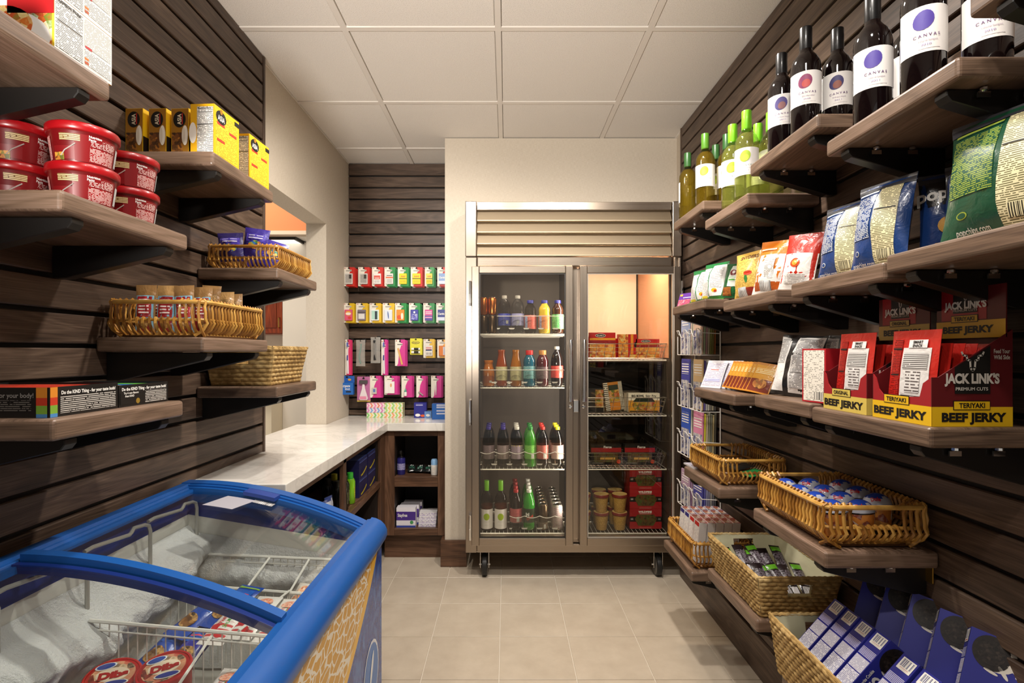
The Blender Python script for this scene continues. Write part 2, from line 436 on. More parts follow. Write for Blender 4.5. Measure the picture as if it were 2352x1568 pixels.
# slats
def slats(parent, zs, face, along, a0, a1, zmin, zmax, th=.021):
    """zs: groove heights; along 'y' lies on x=face walls, 'x' on y=face"""
    zs = sorted(zs); zs = [zmin] + [z for z in zs if zmin + .012 < z < zmax - .012] + [zmax]
    for k in range(len(zs) - 1):
        m = MB(); z0, z1 = zs[k] + (.0055 if k else 0), zs[k+1] - (.0055 if k < len(zs) - 2 else 0)
        if along == 'y':
            x0, x1 = (face - th, face) if face < 0 else (face, face + th)
            m.box(x0, x1, a0, a1, z0, z1, SLAT, grain='y')
        else: m.box(a0, a1, face, face + th, z0, z1, SLAT)
        m.build('slat', parent, bevel=.0025, seg=1)
SL = -1.052
def groove_board(name, b, label):
    m = MB(); m.box(*b, GROOVE); return structure(m.build(name), label)
gl = groove_board('wall_left_slatted', (WL, WL + .006, -1.25, 2.235, .0, RH), 'dark stained slat panelling on the left wall')
slats(gl, [.887 + .0816 * k for k in range(-10, 21)], SL, 'y', -1.25, 1.66, 0, .835, th=.019)
slats(gl, [.887 + .0816 * k for k in range(0, 21)], SL, 'y', -1.25, 2.236, .848, RH, th=.019)
m = MB(); m.box(WL - .002, SL + .004, 2.236, 2.252, .846, RH, SLAT, grain='z'); m.build('end_trim', gl, bevel=.002)
gr = groove_board('wall_right_slatted', (1.015, 1.021, -1.25, 2.955, 0, RH), 'dark stained slat panelling on the right wall')
slats(gr, [2.509 - .0797 * k for k in range(0, 30)], 1.0, 'y', -1.25, 2.955, .16, RH, th=.017)
m = MB(); m.box(.997, 1.022, 2.955, 2.968, 0, RH, SLAT, grain='z'); m.build('end_trim', gr, bevel=.002)
m = MB(); m.box(.992, 1.014, -1.25, 2.955, 0, .155, SLAT, grain='y'); structure(m.build('baseboard_right', bevel=.002), 'dark oak board along the foot of the right wall')
gb = groove_board('wall_back_slatted', (-1.073, -.369, 3.538, 3.544, .84, RH), 'dark stained slat panelling on the back wall')
slats(gb, [2.477 - .0793 * k for k in range(0, 22)], 3.52, 'x', -1.073, -.369, .852, RH, th=.018)

# counter and cabinets
m = MB()
pts = [(-1.25, 2.223), (-1.0725, 2.223), (-1.0725, 1.69), (-.72, 1.69), (-.72, 3.137), (-.3695, 3.137), (-.3695, 3.519), (-1.0735, 3.519), (-1.0735, 3.085), (-1.25, 3.085)]
m.prism([(x, y) for x, y in pts], .80, .848, MARBLE)
tag(m.build('countertop', bevel=.003), 'L-shaped white marble countertop running through the serving hatch', 'countertop')
cb = thing('base_cabinet', 'dark oak open-shelf cabinet under the back run of the countertop', 'cabinet', (-.58, 3.34, 0))
def cbox(name, x0, x1, y0, y1, z0, z1, mt=None, grain='x', parent=None, org=(-.58, 3.34, 0), bevel=.0015):
    m = MB(); m.box(x0 - org[0], x1 - org[0], y0 - org[1], y1 - org[1], z0 - org[2], z1 - org[2], mt or CABW, grain=grain)
    return m.build(name, parent or cb, bevel=bevel, seg=1)
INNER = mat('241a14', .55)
cbox('stile', -.776, -.686, 3.165, 3.187, .157, .798, grain='z'); cbox('stile', -.42, -.3705, 3.165, 3.187, .157, .798, grain='z')
cbox('top_rail', -.686, -.42, 3.166, 3.186, .765, .798); cbox('bottom_rail', -.686, -.42, 3.166, 3.186, .157, .2)
cbox('shelf', -.686, -.42, 3.166, 3.515, .455, .515); cbox('floor_panel', -.70, -.40, 3.187, 3.515, .17, .195)
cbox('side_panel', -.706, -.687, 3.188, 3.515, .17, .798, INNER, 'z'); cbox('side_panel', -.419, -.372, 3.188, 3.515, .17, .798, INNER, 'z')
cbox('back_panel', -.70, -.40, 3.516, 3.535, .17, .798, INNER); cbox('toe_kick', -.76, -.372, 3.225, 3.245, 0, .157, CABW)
cl = thing('base_cabinet', 'long dark oak open-shelf cabinet under the hatch side of the countertop', 'cabinet', (-.90, 2.42, 0))
def lbox(*a, **k): return cbox(*a, parent=cl, org=(-.90, 2.42, 0), **k)
lbox('stile', -.762, -.742, 3.06, 3.164, .157, .798, grain='z'); lbox('stile', -.762, -.742, 1.70, 1.76, .157, .798, grain='z'); lbox('stile', -.762, -.742, 2.36, 2.40, .157, .798, grain='z')
lbox('top_rail', -.762, -.742, 1.76, 3.06, .77, .798, grain='y'); lbox('bottom_rail', -.762, -.742, 1.76, 3.06, .157, .2, grain='y')
lbox('shelf', -1.06, -.744, 1.72, 3.06, .482, .515, grain='y'); lbox('floor_panel', -1.06, -.763, 1.72, 3.06, .17, .195, grain='y')
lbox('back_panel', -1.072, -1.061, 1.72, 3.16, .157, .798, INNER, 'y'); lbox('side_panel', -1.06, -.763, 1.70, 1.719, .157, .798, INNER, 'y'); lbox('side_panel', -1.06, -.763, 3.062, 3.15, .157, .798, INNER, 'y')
lbox('toe_kick', -.82, -.80, 1.70, 3.225, 0, .157, CABW, 'y')

# kitchen seen through the hatch
KW = mat('e9e2d6', .6); ORANGE = mat('cf7f4c', .7)
m = MB(); m.box(-3.0, -1.2, 4.64, 4.72, 0, 2.9, KW); structure(m.build('wall_kitchen'), 'white far wall of the room behind the hatch')
m = MB(); m.box(-1.86, -1.2, 4.30, 4.639, 0, 2.19, KW); structure(m.build('wall_kitchen_pier'), 'white wall beside the cherry cabinets')
m = MB(); m.box(-3.0, -1.2, 4.0, 4.06, 2.215, 2.9, ORANGE); structure(m.build('wall_bulkhead'), 'orange painted bulkhead behind the hatch')
m = MB(); m.box(-3.0, -1.2, 3.985, 4.062, 2.185, 2.214, mat('cdbca6', .6)); structure(m.build('trim_1'), 'beige trim under the orange bulkhead')
m = MB(); m.box(-3.0, -1.2, 4.063, 4.638, 2.20, 2.24, mat('f6f1e8', .7)); structure(m.build('ceiling_kitchen'), 'white lowered ceiling over the kitchen cabinets')
m = MB(); m.box(-3.0, -1.2, 3.7, 4.638, -.05, -.004, FTILE); structure(m.build('floor_kitchen'), 'tiled floor behind the hatch')
m = MB(); m.box(-3.06, -3.0, 3.0, 4.7, 0, 2.9, KW); structure(m.build('wall_kitchen_side'), 'white side wall of the room behind the hatch')
lf = thing('light_fixture', 'white kitchen ceiling light with a thin black frame behind the hatch', 'light', (-1.95, 4.32, 2.20))
EM = NT('lit_diffuser'); EM.b.inputs['Emission Color'].default_value = (1, .93, .82, 1); EM.b.inputs['Emission Strength'].default_value = 1.4; EM.b.inputs['Base Color'].default_value = (1, 1, 1, 1)
m = MB(); m.box(-.62, .25, -.18, .26, -.018, -.001, EM.m); m.build('diffuser', lf)
m = MB()
for b in ((-.64, .27, -.20, -.181), (-.64, .27, .261, .28), (-.64, -.621, -.181, .261), (.251, .27, -.181, .261)): m.box(b[0], b[1], b[2], b[3], -.024, -.0005, BLACK)
m.build('frame', lf)
CHERRY = wood('cherry_veneer', '5e2410', '8e3c1c', 'a9552c', rough=.3)
kc = thing('wall_cabinet', 'red cherry wall cabinet with raised panel doors behind the hatch', 'cabinet', (-2.15, 4.45, 1.43))
m = MB(); m.box(-.5, .29, -.13, .18, 0, .70, CHERRY); m.build('body', kc)
for x0 in (-.49, -.105, .0765 + .0):
    wdt = .21 if x0 > 0 else .18
    if x0 < -.2: wdt = .38
    dm = MB(); dm.box(x0, x0 + wdt, -.15, -.131, .005, .695, CHERRY, grain='z'); d_ = dm.build('door', kc, bevel=.003)
    dm = MB(); dm.box(x0 + .045, x0 + wdt - .045, -.156, -.1505, .05, .65, CHERRY, grain='z'); dm.build('raised_panel', d_, bevel=.005)
    dm = MB(); dm.tube([(x0 + wdt - .02, -.151, .05), (x0 + wdt - .02, -.175, .055), (x0 + wdt - .02, -.175, .13), (x0 + wdt - .02, -.151, .135)], .005, mat('b8924a', .25, 1)); dm.build('handle', d_)
kk = MB(); kk.box(-2.75, -1.862, 4.06, 4.628, .88, .915, mat('d9c9ab', .3)); kk.box(-2.75, -1.862, 4.10, 4.628, .10, .88, mat('e6d9bf', .4))
tag(kk.build('kitchen_counter', bevel=.003), 'cream kitchen counter below the cherry cabinet behind the hatch', 'counter')

# ---------------------------------------------------------------- wall shelves
def shelf(label, side, xf, y0, y1, top, group):
    """board from the wall face to x=xf, between y0 and y1, its upper face at height top"""
    xw = SL + .001 if side < 0 else .999
    cx, cy = (xw + xf) / 2, (y0 + y1) / 2
    t = thing('wall_shelf', label, 'shelf', (cx, cy, top - .038), group=group)
    hx, hy = abs(xf - xw) / 2, (y1 - y0) / 2
    m = MB(); m.box(-hx, hx, -hy, hy, 0, .038, SHELFW, grain='y'); m.build('board', t, bevel=.007, seg=3)
    d = -side      # direction from wall to room
    for yy in (-hy + .05, hy - .05):
        m = MB(); L = 2 * hx
        pts = [(-d * hx, -.002), (-d * hx, -.075), (-d * hx + d * .03, -.075), (-d * hx + d * (L - .02), -.022), (-d * hx + d * (L - .012), -.012), (-d * hx + d * (L - .012), -.002)]
        if d > 0: pts.reverse()
        m.prism(pts, yy - .014, yy + .014, BLACKM, 'y'); m.build('bracket', t, bevel=.0015, seg=1)
        if side < 0: continue
        for f in (.35, .7):
            m = MB(); bx = -d * hx + d * L * f; by = yy - .0215
            m.lathe([(.004, -.010), (.007, -.008), (.007, -.0035), (.004, -.0005)], CHROME, 8, (bx, by, 0))
            m.box(bx - .011, bx + .011, by - .0015, by + .0015, -.019, -.0095, CHROME); m.build('wing_bolt', t)
    return t
LX = -.775
LS = {}
for k, (y0, y1, top, lab) in {
    'L1': (.655, 1.014, 1.807, 'top dark oak wall shelf on the left carrying the rice meal boxes'),
    'L2': (.90, 1.26, 1.564, 'left wall shelf carrying the stacked red soup bowls'),
    'L3': (1.367, 1.722, 1.812, 'left wall shelf carrying the yellow noodle boxes'),
    'L4': (1.757, 2.117, 1.567, 'left wall shelf under the small wicker basket of purple candy bags'),
    'L5': (1.323, 1.683, 1.318, 'left wall shelf under the long wicker basket of cookie packs'),
    'L6': (1.752, 2.112, 1.162, 'left wall shelf under the seagrass basket beside the hatch'),
    'L7': (.885, 1.243, 1.164, 'left wall shelf carrying the black snack bar cartons')}.items():
    LS[k] = shelf(lab, -1, LX, y0, y1, top, 'dark oak shelves on the left wall')
for k, (xf, y0, y1, top, lab) in {
    'A0': (.766, .50, .858, 1.868, 'topmost right wall shelf cut off by the corner of the picture'),
    'A1': (.766, .877, 1.24, 1.783, 'right wall shelf carrying the nearest big red wine bottles'),
    'A2': (.766, 1.272, 1.628, 1.868, 'right wall shelf carrying the smaller red wine bottles'),
    'A3': (.766, 1.645, 1.998, 1.787, 'right wall shelf carrying the bright green capped white wine'),
    'A4': (.766, 2.018, 2.37, 1.872, 'far right wall shelf carrying the dark green capped wine bottles'),
    'B1': (.766, .69, 1.045, 1.475, 'right wall shelf carrying the big green bag of chips'),
    'B2': (.766, 1.05, 1.395, 1.463, 'right wall shelf carrying the navy blue chip bags'),
    'B3': (.766, 1.474, 1.83, 1.459, 'right wall shelf carrying the gold and orange snack bags'),
    'B4': (.766, 2.0, 2.385, 1.486, 'right wall shelf carrying the green and white snack bags and cards'),
    'C1': (.766, .935, 1.30, 1.143, 'right wall shelf carrying the big jerky display cartons'),
    'C2': (.766, 1.306, 1.60, 1.149, 'right wall shelf carrying the black and white snack bag'),
    'C3': (.766, 1.742, 2.113, 1.136, 'right wall shelf carrying the rows of small snack pouches'),
    'D1': (.735, 1.193, 1.543, .817, 'right wall shelf under the wicker basket of fruit cups'),
    'D2': (.735, 1.793, 2.143, .808, 'right wall shelf under the empty looking wicker basket'),
    'E1': (.760, .96, 1.43, .40, 'lowest right wall shelf under the basket of blue cookie boxes'),
    'E2': (.735, 1.52, 1.893, .492, 'low right wall shelf under the lined basket of dark snack bars'),
    'E3': (.735, 2.055, 2.42, .404, 'lowest far right wall shelf under the basket of cracker boxes')}.items():
    LS[k] = shelf(lab, 1, xf, y0, y1, top, 'dark oak shelves on the right wall')
m = MB(); m.rbox(-.027, .027, -.0035, 0, -.022, .022, .003, mat('a8843c', .3, .9), 'y', 2); tag(m.build('wall_plate', loc=(.9995, 1.235, .758), rot=(0, 0, R(-90)), bevel=.001, seg=1), 'small brass plate on the right wall below the fruit cup shelf', 'wall plate')
# ================================================================ refrigerator
FY = 2.92
def fx(px): return (px - CX) / F * FY
def fz(py): return CH + (CY - py) / F * FY
fr = thing('refrigerator', 'stainless two-door glass-front refrigerator on casters', 'refrigerator', (.376, 3.28, 0))
FO = (.376, 3.28, 0)
def fpart(name, boxes, mt, bevel=.002, grain='x', parent=None):
    m = MB()
    for b in boxes: m.box(b[0] - FO[0], b[1] - FO[0], b[2] - FO[1], b[3] - FO[1], b[4], b[5], mt, grain=grain)
    return m.build(name, parent or fr, bevel=bevel)
STEELG = steel('satin_grille', 'b9a991', .55)
LDARK = mat('463b33', .5); LINER = mat('665950', .5); CREAM = mat('f3e6cf', .5); CORAL = mat('e0a27a', .5)  # CREAM and CORAL hold the upper glow, LDARK the shade below, as colour
x0, x1 = -.2286, .981; xm0, xm1 = fx(1314), fx(1329)
BK = 3.70
fpart('side_panel', [(x0, x0 + .055, FY, BK, .154, 2.123)], STEEL, grain='z'); fpart('side_panel', [(x1 - .03, x1, FY, BK, .154, 2.123)], STEEL, grain='z')
fpart('top_panel', [(x0 + .056, x1 - .031, FY + .02, BK, 1.99, 2.12)], STEEL)
fpart('base_panel', [(x0 + .056, x1 - .031, FY + .012, BK, .155, .225)], STEEL)
fpart('back_panel', [(x0 + .056, .388, BK - .03, BK, .226, 1.989)], LINER); fpart('back_panel', [(.388, x1 - .031, BK - .03, BK, .226, 1.989)], LDARK); fpart('glow_tint_back', [(.398, x1 - .062, BK - .042, BK - .0305, 1.245, 1.98)], CREAM)  # right side: upper glow painted as a cream sheet, shade as dark liner
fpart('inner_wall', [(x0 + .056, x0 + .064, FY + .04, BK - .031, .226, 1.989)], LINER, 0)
fpart('centre_post', [(xm0 - .012, xm1 + .012, FY, FY + .05, .226, 1.75)], STEEL, grain='z')
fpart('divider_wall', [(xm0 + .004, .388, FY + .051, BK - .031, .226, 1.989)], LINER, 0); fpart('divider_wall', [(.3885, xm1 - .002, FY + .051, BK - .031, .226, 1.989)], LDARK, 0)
fpart('inner_wall', [(x1 - .047, x1 - .032, FY + .04, BK - .031, .226, 1.989)], LDARK, 0); fpart('glow_tint_side', [(x1 - .0505, x1 - .0475, FY + .05, BK - .044, 1.245, 1.98)], CORAL, .001)  # coral sheet paints the warm glow onto the upper side wall
# grille
fpart('corner_post', [(x0 - .001, fx(1095), FY - .03, FY - .001, fz(591), 2.123)], STEEL, .004, 'z'); fpart('corner_post', [(fx(1541), x1, FY - .03, FY - .001, fz(591), 2.123)], STEEL, .004, 'z')
fpart('grille_rail', [(fx(1096), fx(1540), FY - .02, FY + .019, fz(484), 2.121)], STEEL); fpart('grille_rail', [(fx(1096), fx(1540), FY - .03, FY + .019, fz(613.5), fz(592))], STEEL, .006)
for k in range(4):
    za, zb = fz(484 + 26.4 * (k + 1)) + .001, fz(484 + 26.4 * k)
    m = MB(); pts = [(FY - .026, za), (FY - .026, za + .006), (FY + .004, zb), (FY + .012, zb), (FY + .012, za)]
    m.prism([(y - FO[1], z) for y, z in pts], fx(1096) - FO[0], fx(1540) - FO[0], STEELG, 'x'); m.build('louver', fr, bevel=.001, seg=1)
fpart('kick_panel', [(fx(1096), x1 - .002, FY - .018, FY - .001, fz(1266), fz(1247))], STEEL, .003); fpart('corner_post', [(x0, fx(1095), FY - .02, FY - .001, fz(1266), fz(592))], STEEL, .003, 'z'); fpart('corner_post', [(fx(1556.5), x1, FY - .02, FY - .001, fz(1246), fz(592))], STEEL, .003, 'z')
GLASS = clear('f4f3ee', .01, 1, 1.5)
DY0, DY1 = FY - .05, FY - .006
def door(xa, xb, ga, gb, hx, side):
    za, zb, gza, gzb = fz(1246), fz(614.6), fz(1228.5), fz(630)
    m = MB()
    m.box(xa - FO[0], ga - FO[0], DY0 - FO[1], DY1 - FO[1], za, zb, STEEL, 'z'); m.box(gb - FO[0], xb - FO[0], DY0 - FO[1], DY1 - FO[1], za, zb, STEEL, 'z')
    m.box(ga - FO[0], gb - FO[0], DY0 - FO[1], DY1 - FO[1], za, gza, STEEL); m.box(ga - FO[0], gb - FO[0], DY0 - FO[1], DY1 - FO[1], gzb, zb, STEEL)
    d = m.build('door', fr, bevel=.003)
    m = MB(); m.box(ga - FO[0] - .002, gb - FO[0] + .002, DY0 + .012 - FO[1], DY0 + .0165 - FO[1], gza - .002, gzb + .002, GLASS); m.build('glass', d)
    m = MB(); g = .006
    for b in ((ga, ga + g, gza, gzb), (gb - g, gb, gza, gzb), (ga + g, gb - g, gza, gza + g), (ga + g, gb - g, gzb - g, gzb)):
        m.box(b[0] - FO[0], b[1] - FO[0], DY0 + .006 - FO[1], DY0 + .0115 - FO[1], b[2], b[3], mat('2a2724', .5) if side < 0 else mat('a49c90', .4))
    m.build('gasket', d)
    m = MB(); hz0, hz1 = fz(919), fz(781)
    hh = [(hx - FO[0], DY0 - .034 - FO[1], hz0 + (hz1 - hz0) * t) for t in (0, .06, .2, .5, .8, .94, 1)]
    m.tube(hh, .01, CHROME, 12, rs=[.0125, .0125, .0105, .0085, .0105, .0125, .0125])
    for zz in (hz0 + .025, hz1 - .025): m.tube([(hx - FO[0], DY0 - .034 - FO[1], zz), (hx - FO[0], DY0 - FO[1] + .001, zz)], .007, CHROME, 8)
    m.build('handle', d)
    m = MB(); m.xf = Matrix.Translation((hx - FO[0] - side * -.0, DY0 - FO[1], fz(931))) @ Matrix.Rotation(R(90), 4, 'X')
    m.lathe([(.011, 0), (.011, .004), (.007, .006), (.007, .009), (0.001, .009)], CHROME, 14); m.build('lock', d)
    hxx = xa - .016 if side < 0 else xb + .001
    for zz in (fz(676), fz(945), fz(1205)):
        m = MB(); m.rbox(hxx - FO[0], hxx + .015 - FO[0], DY0 - .006 - FO[1], DY1 - FO[1], zz - .07, zz + .07, .005, CHROME, 'z'); 
        m.box(hxx - FO[0] + .002, hxx + .020 * 0 + .013 - FO[0], DY0 - .010 - FO[1], DY0 - .006 - FO[1], zz - .055, zz - .005, CHROME); m.build('hinge', d, bevel=.001, seg=1)
    return d
door(fx(1084.6), fx(1314), fx(1101.6), fx(1297), fx(1307.5), -1)
door(fx(1329), fx(1556), fx(1346), fx(1541), fx(1337.5), 1)
fpart('latch_plate', [(xm0 + .004, xm1 - .004, FY - .03, FY - .0005, fz(945), fz(918))], CHROME)
for px in (1112.6, 1515):
    cx = fx(px) - FO[0]; cy = FY + .05 - FO[1]; RUB = mat('161514', .5)
    m = MB(); m.box(cx - .045, cx + .045, cy - .04, cy + .04, .146, .1535, CHROME); m.box(cx - .026, cx - .022, cy - .025, cy + .03, .05, .146, CHROME); m.box(cx + .022, cx + .026, cy - .025, cy + .03, .05, .146, CHROME)
    m.tube([(cx - .032, cy, .063), (cx + .032, cy, .063)], .006, CHROME, 8); c = m.build('caster', fr, bevel=.001, seg=1)
    m = MB(); m.xf = Matrix.Translation((cx, cy, .063)) @ Matrix.Rotation(R(90), 4, 'Y') @ Matrix.Translation((0, 0, -.017))
    m.lathe([(.03, 0), (.056, .001), (.062, .006), (.063, .017), (.062, .028), (.056, .033), (.03, .034)], RUB, 28, mats=[mat('8f8a82', .4, .6), RUB, RUB, RUB, RUB, mat('8f8a82', .4, .6)]); m.build('wheel', c)
WIRE = mat('e3e0d8', .35, .3); WIREC = mat('d5d0c6', .25, .9)
LSH = {'top': 1.3886, 'mid': 1.078, 'low': .606, 'floor': .236}
def wire_shelf(xa, xb, z, mt):
    m = MB()
    for x in [xa + (xb - xa) * k / 22 for k in range(23)]: m.tube([(x - FO[0], 3.0 - FO[1], z), (x - FO[0], 3.6 - FO[1], z)], .0018, mt, 4)
    for y in (2.998, 3.2, 3.4, 3.602): m.tube([(xa - FO[0], y - FO[1], z - .004), (xb - FO[0], y - FO[1], z - .004)], .004, mt, 6)
    o = m.build('wire_shelf', fr); o['kind'] = 'stuff'; return o
LI, RI = (x0 + .066, xm0 + .002), (xm1, x1 - .053)
for k in ('top', 'mid', 'low', 'floor'): wire_shelf(LI[0], LI[1], LSH[k] - .003, WIRE)
RSH = {'top': 1.2371, 'mid': .916, 'low': .606, 'floor': .236}
for k in ('top', 'mid', 'low', 'floor'): wire_shelf(RI[0], RI[1], RSH[k] - .003, WIRE)
# clear front rails in front of the bottles
ACR = clear('f4f4f0', .06, 1, 1.5); RAIL = mat('cfcac0', .3)
def bottle_rail(z, xa, n, wavy=0):
    st = (LI[1] - .006 - xa) / n; y = 2.985
    m = MB()
    for k in range(n):
        a, b = xa + st * k, xa + st * (k + 1); c = (a + b) / 2
        pts = [(a + (b - a) * t, y - FO[1], z + .098 - wavy * .012 * math.sin(math.pi * t)) for t in [i / 8 for i in range(9)]]
        m.tube([(p[0] - FO[0], p[1], p[2]) for p in pts], .0022, RAIL, 5)
        m.box(a - FO[0] - .001, a - FO[0] + .001, y - FO[1], y + .018 - FO[1], z + .004, z + .098, ACR)
        m.box(a - FO[0] + .004, b - FO[0] - .004, y - FO[1] - .001, y - FO[1] + .001, z + .004, z + .094, ACR)
        for s_ in (-1, 1):
            xx = a if s_ > 0 else b
            m.prism([(xx - FO[0], z + .030), (xx - FO[0] + s_ * .018, z + .030), (xx - FO[0] + s_ * .012, z + .022), (xx - FO[0], z + .022)][::s_], y - .003 - FO[1], y - .0012 - FO[1], RAIL, 'y')
    o = m.build('bottle_rail', fr); o['kind'] = 'stuff'
bottle_rail(LSH['top'], fx(1142) * 1.028, 5); bottle_rail(LSH['mid'], LI[0] + .005, 6); bottle_rail(LSH['low'], LI[0] + .005, 6, 1); bottle_rail(LSH['floor'], LI[0] + .18, 4, 1)
def wire_basket(xa, xb, z, h, flare, y0=2.995, y1=3.5):
    m = MB(); ox, oy = FO[0], FO[1]
    def ring(zz, k): return [(xa - ox, y0 - flare * k - oy, zz), (xb + flare * k - ox, y0 - flare * k - oy, zz), (xb + flare * k - ox, y1 + flare * k - oy, zz), (xa - ox, y1 + flare * k - oy, zz)]
    for i, k in enumerate((0, .45, .75, 1)): m.tube(ring(z + h * k, k), .0032 if k == 1 else .0016, WIREC, 5, closed=True)
    n = 10
    for k in range(n + 1):
        x = xa + (xb - xa) * k / n; xt = xa + (xb + flare - xa) * k / n
        for ya, yb in ((y0, y0 - flare), (y1, y1 + flare)): m.tube([(x - ox, ya - oy, z), (xt - ox, yb - oy, z + h)], .0014, WIREC, 4)
    for k in range(11):
        y = y0 + (y1 - y0) * k / 10; m.tube([(xb - ox, y - oy, z), (xb + flare - ox, y - oy, z + h)], .0014, WIREC, 4)
        m.tube([(xa - ox, y - oy, z), (xb - ox, y - oy, z)], .0014, WIREC, 4)
    o = m.build('wire_basket', fr); o['kind'] = 'stuff'
fpart('light_stop_sheet', [(RI[0] + .002, RI[1] - .002, 3.03, BK - .034, RSH['top'] - .016, RSH['top'] - .0125)], mat('5a5048', .4, .6), .001)  # opaque sheet added to keep lamp light above the top shelf
wire_basket(RI[0] + .012, .905, RSH['top'] + .006, .084, .018); wire_basket(RI[0] + .012, .898, RSH['mid'] + .006, .094, .022); wire_basket(RI[0] + .012, .892, RSH['low'] + .006, .088, .026)

# ================================================================ chest freezer
FZ = (-.705, .96, 0)
ZB = thing('chest_freezer', 'blue ice cream chest freezer with curved sliding glass lids', 'freezer', FZ)
YF, YN, XB, XR = 1.66, .30, -1.018, -.393
BLUE = mat('18559f', .34, 0, .5); BLUED = mat('23408f', .4); DBLUE = mat('1b2f7a', .35)
WHITEL = mat('d9d5cc', .45)
def zc(x): return .866 - .427 * (x + 1.0) ** 2
def fb(name, boxes, mt, parent=None, bevel=.002, grain='x'):
    m = MB()
    for b in boxes: m.box(b[0] - FZ[0], b[1] - FZ[0], b[2] - FZ[1], b[3] - FZ[1], b[4], b[5], mt, grain=grain)
    return m.build(name, parent or ZB, bevel=bevel)
def side_graphic():
    a = NT('freezer_graphic'); a.set(.25, 0, .5)
    tc = a.n('TexCoord'); sp = a.n('SeparateXYZ'); a.l(tc.outputs['UV'], sp.inputs[0]); u, v = sp.outputs[0], sp.outputs[1]   # u = y, v = z
    # signed distance from a slightly curved sweep running from the far top corner down towards the camera
    d = a.math('SUBTRACT', a.math('MULTIPLY', a.math('SUBTRACT', u, 1.27), .59), a.math('MULTIPLY', a.math('SUBTRACT', v, .44), .80))
    d = a.math('ADD', d, a.math('MULTIPLY', a.math('POWER', a.math('SUBTRACT', v, .57), 2), 1.4))
    nz = a.noise(a.uv(1, 1), 18, 2, .5); mp = a.n('Mapping'); a.l(tc.outputs['UV'], mp.inputs[0]); mp.inputs['Scale'].default_value = (24, 42, 1)
    ad = a.n('VectorMath', operation='ADD'); a.l(mp.outputs[0], ad.inputs[0]); cbx = a.n('CombineXYZ'); a.l(a.math('MULTIPLY', nz, 1.6), cbx.inputs[0]); a.l(nz, cbx.inputs[1]); a.l(cbx.outputs[0], ad.inputs[1])
    vo = a.n('TexVoronoi', feature='DISTANCE_TO_EDGE', Scale=1.0); a.l(ad.outputs[0], vo.inputs['Vector'])
    web = a.math('LESS_THAN', vo.outputs['Distance'], .075)
    yel = a.mix(web, srgb('d39a2a'), srgb('efe6d2'))
    bl = a.ramp(a.noise(a.uv(3, 2), 5, 3, .6, 2.0), [(.3, '12307c'), (.5, '1c4a9c'), (.7, '3f78bd')])
    c = a.mix(a.math('GREATER_THAN', d, -.005), yel, srgb('f0b93e')); c = a.mix(a.math('GREATER_THAN', d, .028), c, bl)
    a.l(c, a.b.inputs['Base Color']); return a.m
m = MB(); SG = side_graphic()
m.box(XB - FZ[0], XR - .012 - FZ[0], YN + .01 - FZ[1], YF - .012 - FZ[1], .09, .20, DBLUE); m.build('base', ZB)
m = MB(); 
m.box(XR - .03, XR - .006, YN + .004, YF - .006, .10, .70, BLUED, faces={'+x': SG}); m.v = [v - Vector(FZ) for v in m.v]; fp_ = m.build('front_panel', ZB)
m = MB(); m.frame((XR - .006, 1.526, .325), (0, 1, 0), (0, 0, 1), .0008); m.disc(0, 0, .085, .10, mat('e8ecf2', .3)); m.disc(0, 0, .076, .091, mat('2f76c4', .3), 2); m.disc(.0, .02, .012, .05, mat('eef2f6', .3), 3, 14, -.4)
m.v = [v - Vector(FZ) for v in m.v]; m.build('logo_badge', fp_)
fb('back_panel', [(XB, XB + .02, YN, YF - .001, .10, .80)], BLUED); 
for nm, ya, yb in (('end_panel', YF - .025, YF - .004), ('end_panel', YN, YN + .02)):
    m = MB(); pts = [(XB + .021, .10), (XR - .031, .10), (XR - .031, .70)] + [(x, zc(x) - .05) for x in (-.46, -.55, -.65, -.75, -.85, -.95, -.997)]
    m.prism([(x - FZ[0], z) for x, z in pts], ya - FZ[1], yb - FZ[1], BLUED, 'y'); m.build(nm, ZB)
# rims: long left rim, bulging right rim, arched end rims
def sweep_y(name, prof, ya, yb, mt, parent=None, n=1):
    m = MB(); m.smooth = True; m.prism([(x - FZ[0], z) for x, z in prof], ya - FZ[1], yb - FZ[1], mt, 'y'); return m.build(name, parent or ZB, bevel=0, smooth_angle=30)
sweep_y('back_rim', [(-1.0205, .80), (-1.0205, .862), (-1.016, .868), (-.992, .868), (-.989, .861), (-.982, .861), (-.979, .856), (-.968, .856), (-.966, .842), (-.985, .842), (-.985, .80)], YN, YF, BLUE)
sweep_y('front_rim', [(-.399, .672), (-.388, .680), (-.382, .695), (-.383, .712), (-.390, .727), (-.402, .739), (-.418, .747), (-.432, .750), (-.4325, .745), (-.446, .743), (-.4465, .738), (-.460, .7365), (-.460, .722), (-.448, .715), (-.448, .672)], YN, YF, BLUE)
def arch(name, ya, yb, dz0, dz1, mt, xa=-.99, xb=-.444, step=0, parent=None):
    m = MB(); m.smooth = True; N = 24; sec = [(ya, dz0), (yb, dz0), (yb, dz1), (ya, dz1)]
    if step: sec = [(ya, dz0), (yb, dz0), (yb, dz1), (ya + step * 2, dz1), (ya + step * 2, dz1 - .004), (ya + step, dz1 - .004), (ya + step, dz1 - .009), (ya, dz1 - .009)]
    rings = [[m.vert((x - FZ[0], y - FZ[1], zc(x) + d)) for y, d in sec] for x in [xa + (xb - xa) * k / N for k in range(N + 1)]]; L = len(sec)
    for k in range(N):
        for j in range(L): m.face([rings[k][j], rings[k][(j+1) % L], rings[k+1][(j+1) % L], rings[k+1][j]], mt)
    m.face(rings[0][::-1], mt); m.face(rings[N], mt); return m.build(name, parent or ZB, smooth_angle=30)
